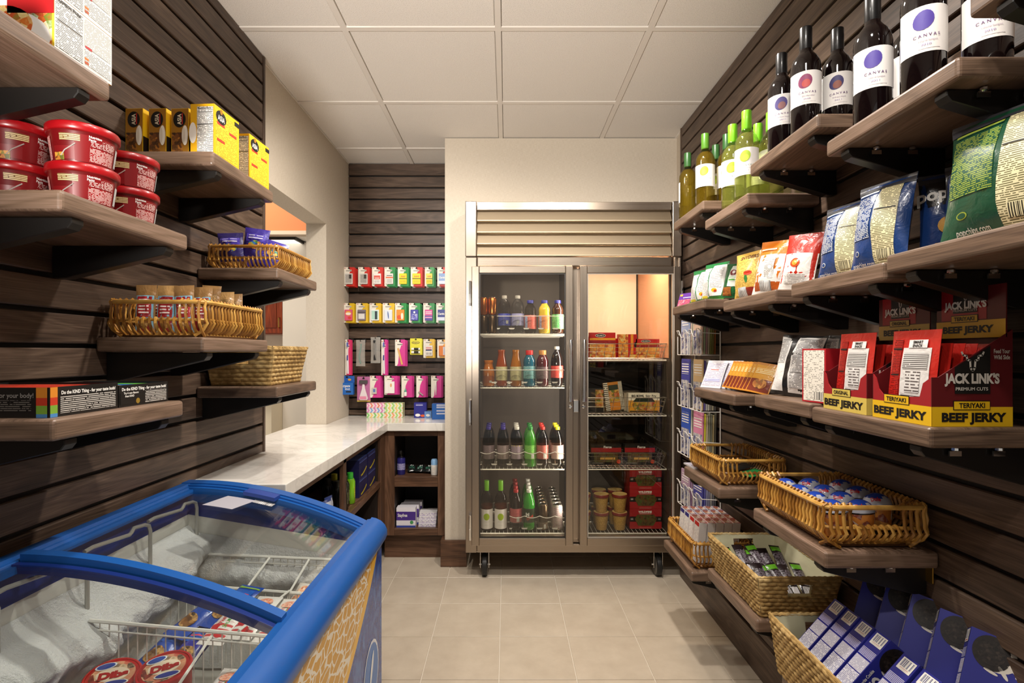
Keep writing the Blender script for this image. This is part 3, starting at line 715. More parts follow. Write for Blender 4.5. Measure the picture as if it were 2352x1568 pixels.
arch('end_rim', YF - .062, YF, -.05, .004, BLUE, xa=-1.018, step=.012); arch('end_rim', YN, YN + .06, -.05, .004, BLUE, xa=-1.018)
hb = arch('lid_handle_tab', 1.572, 1.612, -.004, .007, BLUED, -.80, -.705)
# inner band and liner
m = MB()
def gridstrip(p, q, mt, n=1, flip=False):
    for k in range(len(p) - 1):
        ids = [m.vert((a[0] - FZ[0], a[1] - FZ[1], a[2])) for a in (p[k], p[k+1], q[k+1], q[k])]; m.face(ids[::-1] if flip else ids, mt)
XI0, XI1, YI0, YI1 = -.984, -.448, YN + .03, YF - .06
xs_ = [XI0 + (XI1 - XI0) * k / 12 for k in range(13)]
def bz(x): return .778 - (x - XI0) / (XI1 - XI0) * .09
for y, fl_ in ((YI1, False), (YI0, True)): gridstrip([(x, y, bz(x)) for x in xs_], [(x, y, zc(x) - .012) for x in xs_], DBLUE, flip=fl_)
gridstrip([(XI0, YI0, .778), (XI0, YI1, .778)], [(XI0, YI0, .85), (XI0, YI1, .85)], DBLUE); gridstrip([(XI1, YI0, .688), (XI1, YI1, .688)], [(XI1, YI0, .73), (XI1, YI1, .73)], DBLUE, flip=True)
m.build('inner_band', ZB)
m = MB()
for y, fl_ in ((YI1, False), (YI0, True)): gridstrip([(x, y, .30) for x in xs_], [(x, y, bz(x)) for x in xs_], WHITEL, flip=fl_)
gridstrip([(XI0, YI0, .30), (XI0, YI1, .30)], [(XI0, YI0, .778), (XI0, YI1, .778)], WHITEL); gridstrip([(XI1, YI0, .30), (XI1, YI1, .30)], [(XI1, YI0, .688), (XI1, YI1, .688)], WHITEL, flip=True)
gridstrip([(XI0, YI0, .30), (XI1, YI0, .30)], [(XI0, YI1, .30), (XI1, YI1, .30)], WHITEL)
m.build('liner', ZB)
# frost
def frost_mat():
    a = NT('frost'); a.set(.75, 0, .4); v = a.obj(1)
    f = a.noise(v, 5, 3, .6); a.l(a.ramp(f, [(.35, 'ebe8e6'), (.6, 'fbfaf8')]), a.b.inputs['Base Color'])
    a.bump(a.noise(v, 110, 5, .75), 1.0, .010); a.b.inputs['Subsurface Weight'].default_value = .15; a.b.inputs['Subsurface Radius'].default_value = (.01, .01, .012); return a.m
FROST = frost_mat()
from mathutils import noise as mno
def frost(fn, nu, nv):
    m = MB(); m.grid(fn, nu, nv, FROST); m.v = [v - Vector(FZ) for v in m.v]; o = m.build('frost', ZB, smooth_angle=180); o['kind'] = 'stuff'
def fl1(u, v):
    y = YI0 + (YI1 - YI0) * u; z = .31 + (.745 - .31) * v
    n = mno.noise((y * 5.5, z * 6, 1.7)) * .5 + .5; n2 = mno.noise((y * 15, z * 18, 4.1)) * .5 + .5
    n3 = mno.noise((y * 34, z * 38, 9.3)); blk = .5 + .5 * math.tanh(4 * mno.noise((y * 8.5, z * 7, 3.3)))
    lump = math.exp(-((z - .650 - .03 * math.sin(y * 9)) / .062) ** 2) * (.040 + .05 * n + .045 * blk) * (.55 + .62 * abs(math.sin(y * 9.5 + .9)) ** .55) * (1 + .14 * n3); base = .006 + .014 * n2 + .003 * n3
    edge = min(1, (1 - v) * 9)
    return (XI0 + .001 + (lump + base) * edge, y, z)
frost(fl1, 200, 90)
def fl2(u, v):
    x = XI0 + (XI1 - XI0) * u; z = .31 + (bz(x) - .05 - .31) * v
    n = mno.noise((x * 6.5, z * 6, 8.7)) * .5 + .5; n2 = mno.noise((x * 19, z * 21, 2.1)) * .5 + .5
    lump = math.exp(-((z - .615 + .05 * u) / .04) ** 2) * (.015 + .05 * n * (.5 + .5 * u)) * (1 + .25 * mno.noise((x * 40, z * 40, 6.1))); return (x, YI1 - .001 - (lump + .004 + .014 * n2) * min(1, (1 - v) * 8), z)
frost(fl2, 70, 50)
# bent wire hooks along the back wall and wire dividers
HOOK = mat('b9b6ae', .3, .4); WWHITE = mat('e6e2da', .35)
hk = [(1.591, .62), (1.591, .80), (1.585, .818), (1.570, .825), (1.53, .83), (1.522, .822), (1.515, .818), (1.40, .831), (1.375, .829)]
for dy in (0, -.208, -.416, -.624):
    m = MB(); m.tube([(-.952 - FZ[0], y + dy - FZ[1], z) for y, z in hk], .0048, HOOK, 8); m.build('basket_hook', ZB)
def wire_divider(ya, za, zb, x0_, x1_, bot=.42):
    m = MB(); N = int((x1_ - x0_) / .021)
    def top(x): return za + (zb - za) * (x - x0_) / (x1_ - x0_)
    for dz in (0, -.02): m.tube([(x0_ - FZ[0], ya - FZ[1], top(x0_) + dz), (x1_ - FZ[0], ya - FZ[1], top(x1_) + dz)], .0042 if dz == 0 else .002, WWHITE, 6)
    for k in range(N + 1):
        x = x0_ + (x1_ - x0_) * k / N; m.tube([(x - FZ[0], ya + .003 - FZ[1], bot), (x - FZ[0], ya + .003 - FZ[1], top(x))], .0016, WWHITE, 4)
    o = m.build('wire_divider', ZB); o['kind'] = 'stuff'
wire_divider(1.16, .678, .637, -.935, -.47); wire_divider(1.43, .640, .605, -.93, -.47); wire_divider(1.575, .665, .645, -.93, -.47); wire_divider(.86, .68, .64, -.93, -.47)
m = MB()
for a, b in (((-.60, 1.16, .655), (-.60, 1.43, .62)), ((-.72, 1.43, .625), (-.72, 1.575, .655)), ((-.60, 1.43, .615), (-.60, 1.575, .65)), ((-.60, .86, .645), (-.66, 1.16, .645))):
    m = MB(); m.tube([(a[0] - FZ[0], a[1] - FZ[1], a[2]), (b[0] - FZ[0], b[1] - FZ[1], b[2])], .0032, WWHITE, 6); m.build('wire_crossbar', ZB)
# sliding lids
LIDG = clear('f6f8f7', .015, 1, 1.5)
def lid(ya, yb, dz):
    m = MB(); 
    for d in (dz, dz + .004): m.grid(lambda u, v: (-.978 + (-.456 + .978) * u - FZ[0], ya + (yb - ya) * v - FZ[1], zc(-.978 + (-.456 + .978) * u) + d), 24, 1, LIDG, flip=d == dz)
    return m.build('glass_lid', ZB, smooth_angle=180)
l1 = lid(1.03, YF - .055, -.018); l2 = lid(YN + .06, 1.06, -.009)
arch('lid_bar', 1.040, 1.064, -.018, .008, BLUE, -.978, -.452, parent=l2); arch('lid_bar', 1.022, 1.035, -.024, -.006, DBLUE, -.978, -.452, parent=l1)
m = MB(); m.frame((0, 0, 0), (1, 0, 0), (0, 1, 0))
def onlid(x, y, d=.001): return (x - FZ[0], y - FZ[1], zc(x) + d)
ids = [m.vert(onlid(x, y, -.0125)) for x, y in ((-.765, 1.553), (-.705, 1.553), (-.705, 1.578), (-.765, 1.578))]; m.face(ids, bars(), [(0, 0), (.06, 0), (.06, .03), (0, .03)]); m.build('barcode_sticker', l1)
m = MB(); m.grid(lambda u, v: onlid(-.865 + .085 * u + .02 * v, 1.47 + .10 * v, -.0122), 4, 3, mat('a9a6ae', .7)); m.build('paper_notice', l1)
# ================================================================ builders for goods (front faces local -y, base at z = 0)
on = ['first', 'second', 'third', 'fourth', 'fifth', 'sixth', 'seventh', 'eighth']
def carton(name, label, cat, w, d, h, loc, rz=0, body='ffffff', faces=None, prints=None, group=None, tilt=0, rough=.4, bevel=.0012, top=None, tiltz=0, parent=None):
    m = MB(); B = body if not isinstance(body, str) else mat(body, rough)
    fm = {k: (mat(v, rough) if isinstance(v, str) else v) for k, v in (faces or {}).items()}
    m.box(-w / 2, w / 2, -d / 2, d / 2, 0, h, B, faces=fm)
    if prints: prints(m, w, d, h)
    o = m.build(name, parent, loc=loc, rot=(-tilt, tiltz, rz))
    return tag(o, label, cat, group)
def Ff(m, w, d, h): return m.frame((-w / 2, -d / 2, 0), (1, 0, 0), (0, 0, 1))
def Fr(m, w, d, h): return m.frame((w / 2, -d / 2, 0), (0, 1, 0), (0, 0, 1))
def Fl(m, w, d, h): return m.frame((-w / 2, d / 2, 0), (0, -1, 0), (0, 0, 1))
def Ft(m, w, d, h): return m.frame((-w / 2, -d / 2, h), (1, 0, 0), (0, 1, 0))
def bag_surface(w, h, t, seed=0, wr=.003, pinch=.06):
    def S(u, v, off=0, side=-1):
        e = max(0, math.sin(math.pi * min(max(u, 0), 1))) ** .55; vv = (v - .045) / .91
        q = max(0, math.sin(math.pi * min(max(vv, 0), 1))) ** .62
        T = t / 2 * e * q; n = mno.noise((u * 4 + seed * 3.1, v * 5 + seed, seed * 1.7 + side)) * wr * min(1, q * 1.4) * e
        n += mno.noise((u * 11 + seed, v * 13, seed + side * 4)) * wr * .4 * min(1, q) * e
        x = w * (u - .5) * (1 - pinch * q); z = h * v
        if v < .05: z += .2 * w * 0
        return (x, side * (T + max(n, -T * .8) + off + .0004), z)
    return S
def bag(name, label, cat, w, h, t, front, back, loc, rz=0, tilt=0, prints=None, seed=0, group=None, wr=.003, matf=None, roll=0, nu=14, nv=18, pinch=.06, parent=None):
    S = bag_surface(w, h, t, seed, wr, pinch); m = MB()
    m.grid(lambda u, v: S(u, v), nu, nv, front, matfn=matf, uvs=(w, h)); m.grid(lambda u, v: S(u, v, 0, 1), nu, nv, back, flip=True, uvs=(w, h))
    def panel(u0, u1, v0, v1, mt, off=.0006, n=8, k=10, wave=0, side=-1):
        m.grid(lambda a, b: S(u0 + (u1 - u0) * a + wave * math.sin((v0 + (v1 - v0) * b) * 9 + seed), v0 + (v1 - v0) * b, off, side), n, k, mt, uvs=((u1 - u0) * w, (v1 - v0) * h), flip=side > 0)
    def txt(s, u, v, hh, mt, ww=None, rot=0, off=.0012, bold=.02): m.text(s, (u - .5) * w, v * h, hh, mt, w=ww, rot=rot, bold=bold, warp=lambda p, q: S(p / w + .5, q / h, off))
    def blob(u, v, ru, rv, mt, off=.0009, n=14):
        m.grid(lambda a, b: S(u + ru * b * math.cos(2 * math.pi * a), v + rv * b * math.sin(2 * math.pi * a), off), n, 3, mt, flip=True)
    if prints: prints(panel, txt, blob)
    o = m.build(name, parent, loc=loc, rot=(-tilt, roll, rz), smooth_angle=70)
    return tag(o, label, cat, group)
# ---- bottles
def bottle(name, label, cat, prof, loc, body, cap=None, cap_prof=None, bands=None, lab=None, rz=0, group=None, seg=20, liquid=None, sq=0, capname='cap'):
    """lab: (z0, z1, radius, material, arc degrees, prints); liquid: (profile, material)"""
    t = thing(name, label, cat, loc, rz, group)
    m = MB(); m.lathe(prof, body, seg, mats=bands, sq=sq); m.build('body', t, smooth_angle=50)
    if liquid: m = MB(); m.lathe(liquid[0], liquid[1], seg, sq=sq); m.build('contents', t)
    if cap_prof:
        m = MB(); m.lathe(cap_prof, cap, seg); m.build(capname, t, smooth_angle=45)
    if lab:
        z0, z1, r, mt, arc = lab[:5]; n = max(6, int(arc / 12)); m = MB(); W = R(arc) * r
        def C(p, q, off=.0003): a = -math.pi / 2 + p / r; return ((r + off) * math.cos(a), (r + off) * math.sin(a), q)
        m.grid(lambda u, v: C((u - .5) * W, z0 + (z1 - z0) * v), n, 1, mt, uvs=(W, z1 - z0))
        if len(lab) > 5 and lab[5]:
            def panel(p0, p1, q0, q1, mt2, off=.0006): m.grid(lambda u, v: C(p0 + (p1 - p0) * u, q0 + (q1 - q0) * v, off), 6, 1, mt2, uvs=(p1 - p0, q1 - q0))
            def txt(s, p, q, hh, mt2, ww=None, off=.0010, rot=0, bold=.0): m.text(s, p, q, hh, mt2, w=ww, warp=lambda a, b: C(a, b, off), rot=rot, bold=bold)
            def blob(p, q, rp, rq, mt2, off=.0007, k_=18, rot=0):
                def G(u, v):
                    a = 2 * math.pi * u; x, y = rp * v * math.cos(a), rq * v * math.sin(a); return C(p + x * math.cos(rot) - y * math.sin(rot), q + x * math.sin(rot) + y * math.cos(rot), off)
                m.grid(G, k_, 4, mt2, flip=True)
            lab[5](panel, txt, blob)
        m.build('paper_label', t, smooth_angle=60)
    return t
# ---- willow basket: canes bent outwards at a belt, bound over a thick rim
WIL = NT('willow'); WIL.set(.35, 0, .45, .15)
_n = WIL.noise(WIL.obj(1), 30, 3, .6); _oi = WIL.n('ObjectInfo')
WIL.l(WIL.ramp(WIL.math('ADD', WIL.math('MULTIPLY', _n, .6), WIL.math('MULTIPLY', _oi.outputs['Random'], .4)), [(.25, '7a4e1c'), (.5, 'b07c33'), (.75, 'd0a253')]), WIL.b.inputs['Base Color']); WILLOW = WIL.m
WD = mat('5e3a18', .4)
def willow_basket(label, x0, x1, y0, y1, z, h, group, flare=.018, pitch=.0155, handle='y', r=.0036, cat='basket'):
    """base rectangle x0..x1, y0..y1 in the room, standing at height z; handle: the two ends with a hand hole"""
    cx, cy = (x0 + x1) / 2, (y0 + y1) / 2; hx, hy = (x1 - x0) / 2, (y1 - y0) / 2
    t = thing('willow_basket', label, cat, (cx, cy, z), group=group)
    def rect(k, zz, rad=.03, n=5):
        a, b = hx - flare + flare * k, hy - flare + flare * k; pts = []
        for sx, sy, a0 in ((1, 1, 0), (-1, 1, 90), (-1, -1, 180), (1, -1, 270)):
            for i in range(n + 1): q = R(a0 + 90 * i / n); pts.append((sx * (a - rad) + rad * math.cos(q), sy * (b - rad) + rad * math.sin(q), zz))
        return pts
    m = MB(); m.tube(rect(1, h), .0058, WILLOW, 7, closed=True); m.build('rim', t)
    m = MB(); m.tube(rect(.72, h * .50), .0042, WILLOW, 6, closed=True); m.build('belt', t)
    m = MB(); m.tube(rect(-.3, .006), .005, WILLOW, 6, closed=True); m.build('base_ring', t)
    m = MB(); m.box(-hx + flare, hx - flare, -hy + flare, hy - flare, .002, .006, WD); m.build('base', t)
    # one upright cane, built facing +x at the origin of its foot, then copied round the sides
    f = flare
    def cane(full):
        m = MB()
        lo = [(-.3 * f - f, .004), (-.1 * f, h * .22), (.45 * f, h * .40), (.25 * f, h * .52)]
        hi = [(.30 * f, h * .70), (.15 * f, h * .86), (.10 * f + .003, h + .002), (.0, h + .0075), (-.010, h), (-.008, h - .012)]
        pts = lo + hi if full == 1 else (lo + [(.0, h * .56), (-.008, h * .50)] if full == 0 else hi)
        n = len(pts); m.tube([((p[0]), (math.sin(i * 1.1) * .0025), p[1]) for i, p in enumerate(pts)], r, WILLOW, 5, rs=[r * (1 - .18 * (i / n)) for i in range(n)]); return m
    protos = {}
    def put(x, y, rz, full):
        if full not in protos: o = cane(full).build('cane', t); protos[full] = o
        else: o = dup(protos[full], parent=t)
        o.location = (x, y, 0); o.rotation_euler = (0, 0, rz + random.uniform(-.10, .10))
    for side in range(4):
        L = (hy if side % 2 == 0 else hx) - .012; n = max(4, round(2 * L / pitch))
        for k in range(n + 1):
            s_ = -L + 2 * L * k / n
            x, y, rz = {0: (hx - f * .3, s_, 0), 1: (s_, hy - f * .3, R(90)), 2: (-hx + f * .3, s_, R(180)), 3: (s_, -hy + f * .3, R(-90))}[side]
            hole = ((side % 2 == 1) == (handle == 'y')) and abs(s_) < L * .45
            put(x, y, rz, 0 if hole else 1)
    return t
# ---- woven seagrass basket, optional cloth lining, hand holes in the two ends
def seagrass_mat():
    a = NT('seagrass'); a.set(.6, 0, .3); v = a.obj(1)
    a.l(a.ramp(a.math('ADD', a.math('MULTIPLY', a.noise(v, 45, 3, .6), .6), a.math('MULTIPLY', a.noise(v, 9, 2, .5), .4)), [(.3, '7d6238'), (.5, 'b08f58'), (.7, 'd6bb84')]), a.b.inputs['Base Color'])
    mp = a.n('Mapping'); a.l(v, mp.inputs[0]); mp.inputs['Scale'].default_value = (160, 160, 700); a.bump(a.noise(mp.outputs[0], 1, 2, .5), .5, .002); return a.m
SEAG = seagrass_mat()
LININ = NT('cotton_lining'); LININ.set(.85, 0, .2); LININ.b.inputs['Base Color'].default_value = srgb('cfcbaa'); LININ.bump(LININ.noise(LININ.obj(1), 14, 3, .5), .4, .006); LINING = LININ.m
def seagrass_basket(label, x0, x1, y0, y1, z, h, flare, lining, group, row=.0125, knot=.024, ends='y', holes=True):
    cx, cy = (x0 + x1) / 2, (y0 + y1) / 2; bx, by = (x1 - x0) / 2, (y1 - y0) / 2
    t = thing('seagrass_basket', label, 'basket', (cx, cy, z), group=group); nr = max(4, round(h / row)); sub = 4
    def wallpt(side, s, k):        # s in -1..1 along the side, k height fraction
        a, b = bx + flare * k, by + flare * k; zz = h * k
        return {0: (a, s * b, zz), 1: (-s * a, b, zz), 2: (-a, -s * b, zz), 3: (s * a, -b, zz)}[side]
    nrm = {0: (1, 0), 1: (0, 1), 2: (-1, 0), 3: (0, -1)}
    def hole(side, s, k): return holes and ((side % 2 == 1) == (ends == 'y')) and abs(s) < .30 and .56 < k < .86
    m = MB(); m.smooth = True
    for side in range(4):
        L = 2 * (by if side % 2 == 0 else bx); nk = max(6, round(L / knot)); N = nk * 6; V = nr * sub
        ids = []
        for i in range(N + 1):
            col = []
            for j in range(V + 1):
                s = -1 + 2 * i / N; k = j / V; r_ = int(min(j, V - 1) / sub); fr_ = (j / sub) % 1.0
                ph = (i / 6 + (.5 if r_ % 2 else 0)) + .35 * (fr_ - .5); knotv = abs(math.sin(math.pi * ph)) ** .6
                d = (.0052 * knotv + .001) * abs(math.sin(math.pi * fr_)) ** .6 if j % sub else 0
                edge = min(1, (1 - abs(s)) * L / .012); p = wallpt(side, s, k); nx, ny = nrm[side]
                d = d * edge + .003 * mno.noise((p[0] * 20, p[1] * 20, p[2] * 25))
                col.append((m.vert((p[0] + nx * d, p[1] + ny * d, p[2])), s, k))
            ids.append(col)
        for i in range(N):
            for j in range(V):
                q = (ids[i][j], ids[i+1][j], ids[i+1][j+1], ids[i][j+1]); s = sum(x[1] for x in q) / 4; k = sum(x[2] for x in q) / 4
                if hole(side, s, k): continue
                m.face([x[0] for x in q], SEAG)
    m.build('woven_wall', t, smooth_angle=80)
    m = MB(); m.box(-bx + .002, bx - .002, -by + .002, by - .002, .001, .006, SEAG); m.build('base', t)
    m = MB(); th = .006
    for side in range(4):       # inner face
        def ip(u, v, side=side):
            s = -1 + 2 * u; p = wallpt(side, s * .985, v); nx, ny = nrm[side]; wv = .0018 * mno.noise((u * 6, v * 5, side)) if lining else 0
            return (p[0] - nx * (th + wv), p[1] - ny * (th + wv), p[2] + .003 * (1 if lining else 0))
        NU, NV = 20, 14; g = [[m.vert(ip(i / NU, j / NV)) for j in range(NV + 1)] for i in range(NU + 1)]; m.smooth = True
        for i in range(NU):
            for j in range(NV):
                if hole(side, -1 + 2 * (i + .5) / NU, (j + .5) / NV): continue
                m.face([g[i][j], g[i][j+1], g[i+1][j+1], g[i+1][j]], LINING if lining else SEAG)
    m.build('cloth_lining' if lining else 'inner_wall', t)
    m = MB(); a, b = bx + flare - .002, by + flare - .002; n = 40; pts = []
    for side in range(4):
        for i in range(n): s = -1 + 2 * i / n; p = wallpt(side, s, 1); pts.append((p[0] - nrm[side][0] * .003, p[1] - nrm[side][1] * .003, h + .0012 * math.sin(i * 2.4)))
    m.tube(pts, .0048, SEAG, 6, closed=True); m.build('rim', t)
    return t

# ================================================================ goods on the left wall
Wt = mat('f1efe8', .45); BK_ = mat('141210', .45); YEL = mat('f2c51d', .35); DRED = mat('7c1518', .4)
TXTW = fine('f0eee8', '4a4743', .0042); TXTY = fine('f6dc3a', 'b8860f', .0058, .45); 
# rice meal trays
def rice_prints(m, w, d, h):
    # right-hand (-y) food picture, aisle side nutrition text
    Ff(m, w, d, h); m.panel(.002, w - .004, .002, h - .004, mottled(['e8d9a0', 'f0e6c8', 'd9772e', 'b03a22', '6c8d2e', 'f3ead2'], 70)); m.disc(w * .55, h * .15, .075, .05, mat('f4f2ee', .3), 2); m.disc(w * .52, h * .42, .05, .032, mottled(['efe2b4', 'e6d08a', 'd97a2e', 'c8482c', '7d9a3a'], 90), 3); m.panel(w * .55, w, h * .62, h - .004, mat('a31c1f', .35), 3)
    Fr(m, w, d, h); m.panel(.002, d * .46, .004, h - .004, TXTW); m.panel(d * .49, d - .003, h * .42, h - .004, fine('e9e7e2', '8a8781', .003)); m.panel(d * .49, d - .003, .006, h * .38, fine('f0eee8', '6d6a66', .004)); m.panel(d * .5, d * .62, h * .40, h * .44, mat('c2282b'), 2); m.panel(d * .49, d * .56, h * .16, h * .21, mat('d7762f'), 2); m.panel(d * .49, d * .56, h * .08, h * .13, mat('b8542a'), 2)
    m.panel(.006, d * .44, h * .55, h * .57, BK_, 2); m.text('Nutrition Facts', d * .22, h * .93, .006, BK_, w=d * .4)
for k in (0, 1):
    o = carton('rice_meal_box', ('lower' if k == 0 else 'upper') + ' white and yellow boxed rice meal on the top left shelf', 'food box', .18, .13, .094, (-.872, .96, 1.8075 + k * .095), R(0), 'f3d13a', {'+x': 'efece6', '+z': 'a31c1f'}, rice_prints, 'boxed rice meals', bevel=.002)
# red soup bowls
REDP = mat('9c0d14', .30, 0, .5, .2)
def soup_label(panel, txt, blob):
    pass
def soup_bowl(label, x, y, z, rz):
    t = thing('soup_bowl', label, 'soup bowl', (x, y, z), rz, 'red microwave soup bowls')
    m = MB(); m.lathe([(.046, 0), (.047, .002), (.0545, .058), (.056, .060)], mat('6e0d11', .3, 0, .5, .1), 32); m.build('bowl', t)
    m = MB(); m.lathe([(.0575, 0), (.0595, .002), (.0595, .0135), (.0578, .016), (.054, .0165), (.052, .0145), (.001, .0145)], REDP, 36, (0, 0, .0600)); m.build('lid', t, smooth_angle=50)
    m = MB()
    def C(p, q, off=.0006):
        r = .047 + (.0545 - .047) * q / .058 + off; a = -math.pi / 2 + p / .052; return (r * math.cos(a), r * math.sin(a), q)
    def panel(p0, p1, q0, q1, mt, off=.0006): m.grid(lambda u, v: C(p0 + (p1 - p0) * u, q0 + (q1 - q0) * v, off), 8, 1, mt, uvs=(p1 - p0, q1 - q0))
    panel(-.012, .062, .004, .054, mat('7c1014', .35)); panel(.012, .058, .006, .032, fine('8a1216', 'd8c0ba', .0030, .44), .0010); panel(.032, .058, .034, .050, fine('7c1014', 'e0ccc6', .0030, .46), .0010); panel(.013, .031, .034, .044, fine('7c1014', 'd8c0ba', .0034, .46), .0010)
    panel(-.036, -.003, .040, .053, fine('6b4a1e', 'e6cf9a', .0042, .35)); m.text('Nutrition', .020, .052, .0042, Wt, warp=lambda a, b: C(a, b, .0012), w=.020); m.text('Facts', .0155, .0465, .0042, Wt, warp=lambda a, b: C(a, b, .0012), w=.011)
    panel(-.050, -.012, .006, .030, mat('7a1014', .35)); m.tube([C(-.036, .012, .001), C(-.028, .022, .001), C(-.010, .036, .001)], .0012, mat('d8d2cc', .25, .6), 4)
    panel(-.050, -.030, .004, .018, mottled(['a85a24', 'd79a3c', '5d6b22', '7a2a14'], 140), .0010)
    panel(-.10, -.06, .006, .05, fine('a3181c', 'e8d5cf', .003, .4)); panel(.066, .078, .010, .046, bars()); m.build('paper_sleeve', t)
    return t
for nm, x, y, rz in (('frontmost', -.842, 1.03, R(34)), ('rear, wall-side', -.962, 1.02, R(60)), ('far right', -.858, 1.175, R(38))):
    for k in (0, 1): soup_bowl(('upper' if k else 'lower') + ' red soup bowl of the ' + nm + ' stack on the left shelf', x, y, 1.5645 + k * .0768, rz + k * .05)
# noodle boxes
GOLD = mat('b07a22', .35)
def asia_print(m, w, d, h):
    Ff(m, w, d, h); m.panel(.001, w - .001, .001, h - .001, mat('9a6a20', .35)); m.disc(w * .48, h * .78, w * .36, h * .16, BK_, 2); m.text('ASIA', w * .48, h * .78, .011, mat('e8dcc0'), lift=3, rot=R(90), w=.030); m.panel(w * .62, w * .68, h * .68, h * .9, mat('a8231f'), 3)
    m.panel(.002, w * .66, .003, h * .52, mottled(['3a2414', '6d3f1c', 'a86c2c', '2c1a10'], 110), 2); m.disc(w * .80, h * .46, w * .17, h * .20, mat('efe9de', .3), 3); m.disc(w * .72, h * .46, w * .10, h * .16, mat('d9cfbe', .3), 4)
    Fr(m, w, d, h); m.panel(0, d, 0, h, YEL); m.panel(0, d * .3, 0, h * .45, mat('1d1512', .4), 2); m.panel(d * .25, d * .34, h * .05, h * .5, mat('141010', .4), 2)
def asia_back(m, w, d, h):
    Ff(m, w, d, h); m.panel(0, w, 0, h, mat('e4ac1e', .35)); m.panel(w * .28, w * .97, h * .04, h * .95, TXTW, 2); m.panel(w * .32, w * .95, h * .60, h * .615, BK_, 3); m.panel(w * .32, w * .95, h * .84, h * .85, BK_, 3); m.text('Nutrition Facts', w * .60, h * .92, .006, BK_, w=w * .55, lift=3); m.disc(w * .1, h * .45, w * .16, h * .2, mat('efe9de', .3), 2)
    Fr(m, w, d, h); m.panel(0, d, 0, h, YEL); m.panel(d * .06, d * .92, h * .06, h * .92, TXTY, 2); m.disc(d * .26, h * .82, d * .20, h * .13, BK_, 3); m.text('ASIA', d * .26, h * .80, .014, Wt, w=.032, lift=4); m.disc(d * .26, h * .93, .006, .007, GOLD, 4)
    m.panel(d * .80, d, h * .87, h * .95, BK_, 4); 
    for a, b in ((.10, .66), (.58, .60), (.10, .34)): m.panel(d * a, d * (a + .3), h * b, h * (b + .05), mat('c23a1e'), 3)
for k, (x, lab) in enumerate(((-1.004, 'brown and yellow noodle box nearest the wall'), (-.940, 'middle of the three brown and yellow noodle boxes'), (-.878, 'brown and yellow noodle box beside the white nutrition panel'))):
    carton('noodle_box', lab, 'food box', .050, .15, .138, (x - .016, 1.500, 1.8125), R(-4), 'e4b31e', {'+z': 'e09c1c', '+x': YEL}, asia_print, 'yellow noodle boxes')
for k, (x, y, lab) in enumerate(((-.828, 1.466, 'near yellow noodle box turned to its nutrition panel'), (-.828, 1.658, 'far yellow noodle box turned to its nutrition panel'))):
    carton('noodle_box', lab, 'food box', .066, .118, .142, (x + .004, y, 1.8125), R(-3), 'e8b81e', {'+z': 'e09c1c', '+x': YEL}, asia_back, 'yellow noodle boxes')
# small willow basket with purple candy bags
WBG = 'willow baskets'
willow_basket('small willow basket of purple candy bags on the left wall', -1.035, -.79, 1.785, 2.10, 1.567, .078, WBG, pitch=.0145)
PURP = foil('3a2c8e'); PURPD = foil('2a2064')
def purple(panel, txt, blob):
    panel(.1, .9, .55, .8, foil('4d3fae')); blob(.5, .45, .28, .14, mottled(['c8402a', 'e2b23a', '3a9a4a', '2b6fc0'], 120)); panel(.2, .8, .62, .76, fine('4d3fae', 'd8d4f0', .014, .35), .0014)
for k, (x, y, z, rz, rl, tl) in enumerate(((-.975, 1.835, 1.600, 12, -4, .12), (-.908, 1.858, 1.612, 12, 6, .12), (-.885, 1.925, 1.602, 15, 16, .35), (-.955, 1.99, 1.600, 15, 4, .25))):
    bag('candy_bag', ['purple candy bag nearest the wall in the small willow basket', 'purple candy bag standing tallest in the small willow basket', 'purple candy bag drooping over the rim of the small willow basket', 'purple candy bag lying at the back of the small willow basket'][k], 'candy bag', .085, .105 if k != 1 else .115, .03, PURP if k else PURPD, PURPD, (x, y, z), R(rz), tl, purple, k + 3, 'purple candy bags', .006, roll=R(rl), nu=8, nv=10)
# long willow basket with cookie packs
willow_basket('long willow basket of brown cookie packs on the left wall', -1.035, -.785, 1.340, 1.672, 1.318, .092, WBG, pitch=.0165, r=.0042)
KRAFT = foil('a98452'); KRAFT2 = foil('8f6c42')
def cookie(panel, txt, blob):
    panel(.06, .94, .04, .78, foil('7fb6cf')); panel(.14, .86, .34, .76, foil('9a2026'), .0012); panel(.14, .86, .06, .30, foil('8a2a2a'), .0012); panel(.24, .76, .40, .72, fine('9a2026', 'e8dcd8', .012, .35), .002); blob(.5, .2, .22, .09, mottled(['b88848', '6a3d1c', 'd6b070'], 120), .002)
def cookie_back(panel, txt, blob):
    panel(.14, .86, .12, .82, fine('b8935e', '4a3418', .004, .4)); panel(.2, .5, .1, .2, bars('cfae7c', '3a2a14'), .0012)
ck = [(-.975, 1.395, 8, 0), (-.925, 1.405, 6, 0), (-.872, 1.405, 8, 0), (-.975, 1.465, 6, 0), (-.846, 1.440, 8, 0), (-.915, 1.475, 6, 1), (-.865, 1.50, 10, 1), (-.845, 1.56, 12, 1), (-.845, 1.615, 14, 1)]
cw = ['leftmost', 'second from left', 'third from left', 'rearmost blue and red', 'fourth from left', 'tall plain brown', 'plain brown, middle', 'plain brown, right of middle', 'rightmost curled-top']
for k, (x, y, rz, pl) in enumerate(ck):
    bag('cookie_pack', cw[k] + ' cookie pack standing in the long willow basket', 'cookie pack', .052, .135 + .012 * (k == 6), .022, KRAFT if k % 2 else KRAFT2, KRAFT2, (x, y, 1.327), R(rz), .08, cookie_back if pl else cookie, k + 11, 'cookie packs', .005, roll=R(random.uniform(-4, 4)), nu=8, nv=12)
# seagrass basket by the hatch
seagrass_basket('unlined seagrass basket on the shelf beside the serving hatch', -1.025, -.822, 1.80, 2.06, 1.162, .134, .022, False, 'seagrass baskets', row=.0145, knot=.030)
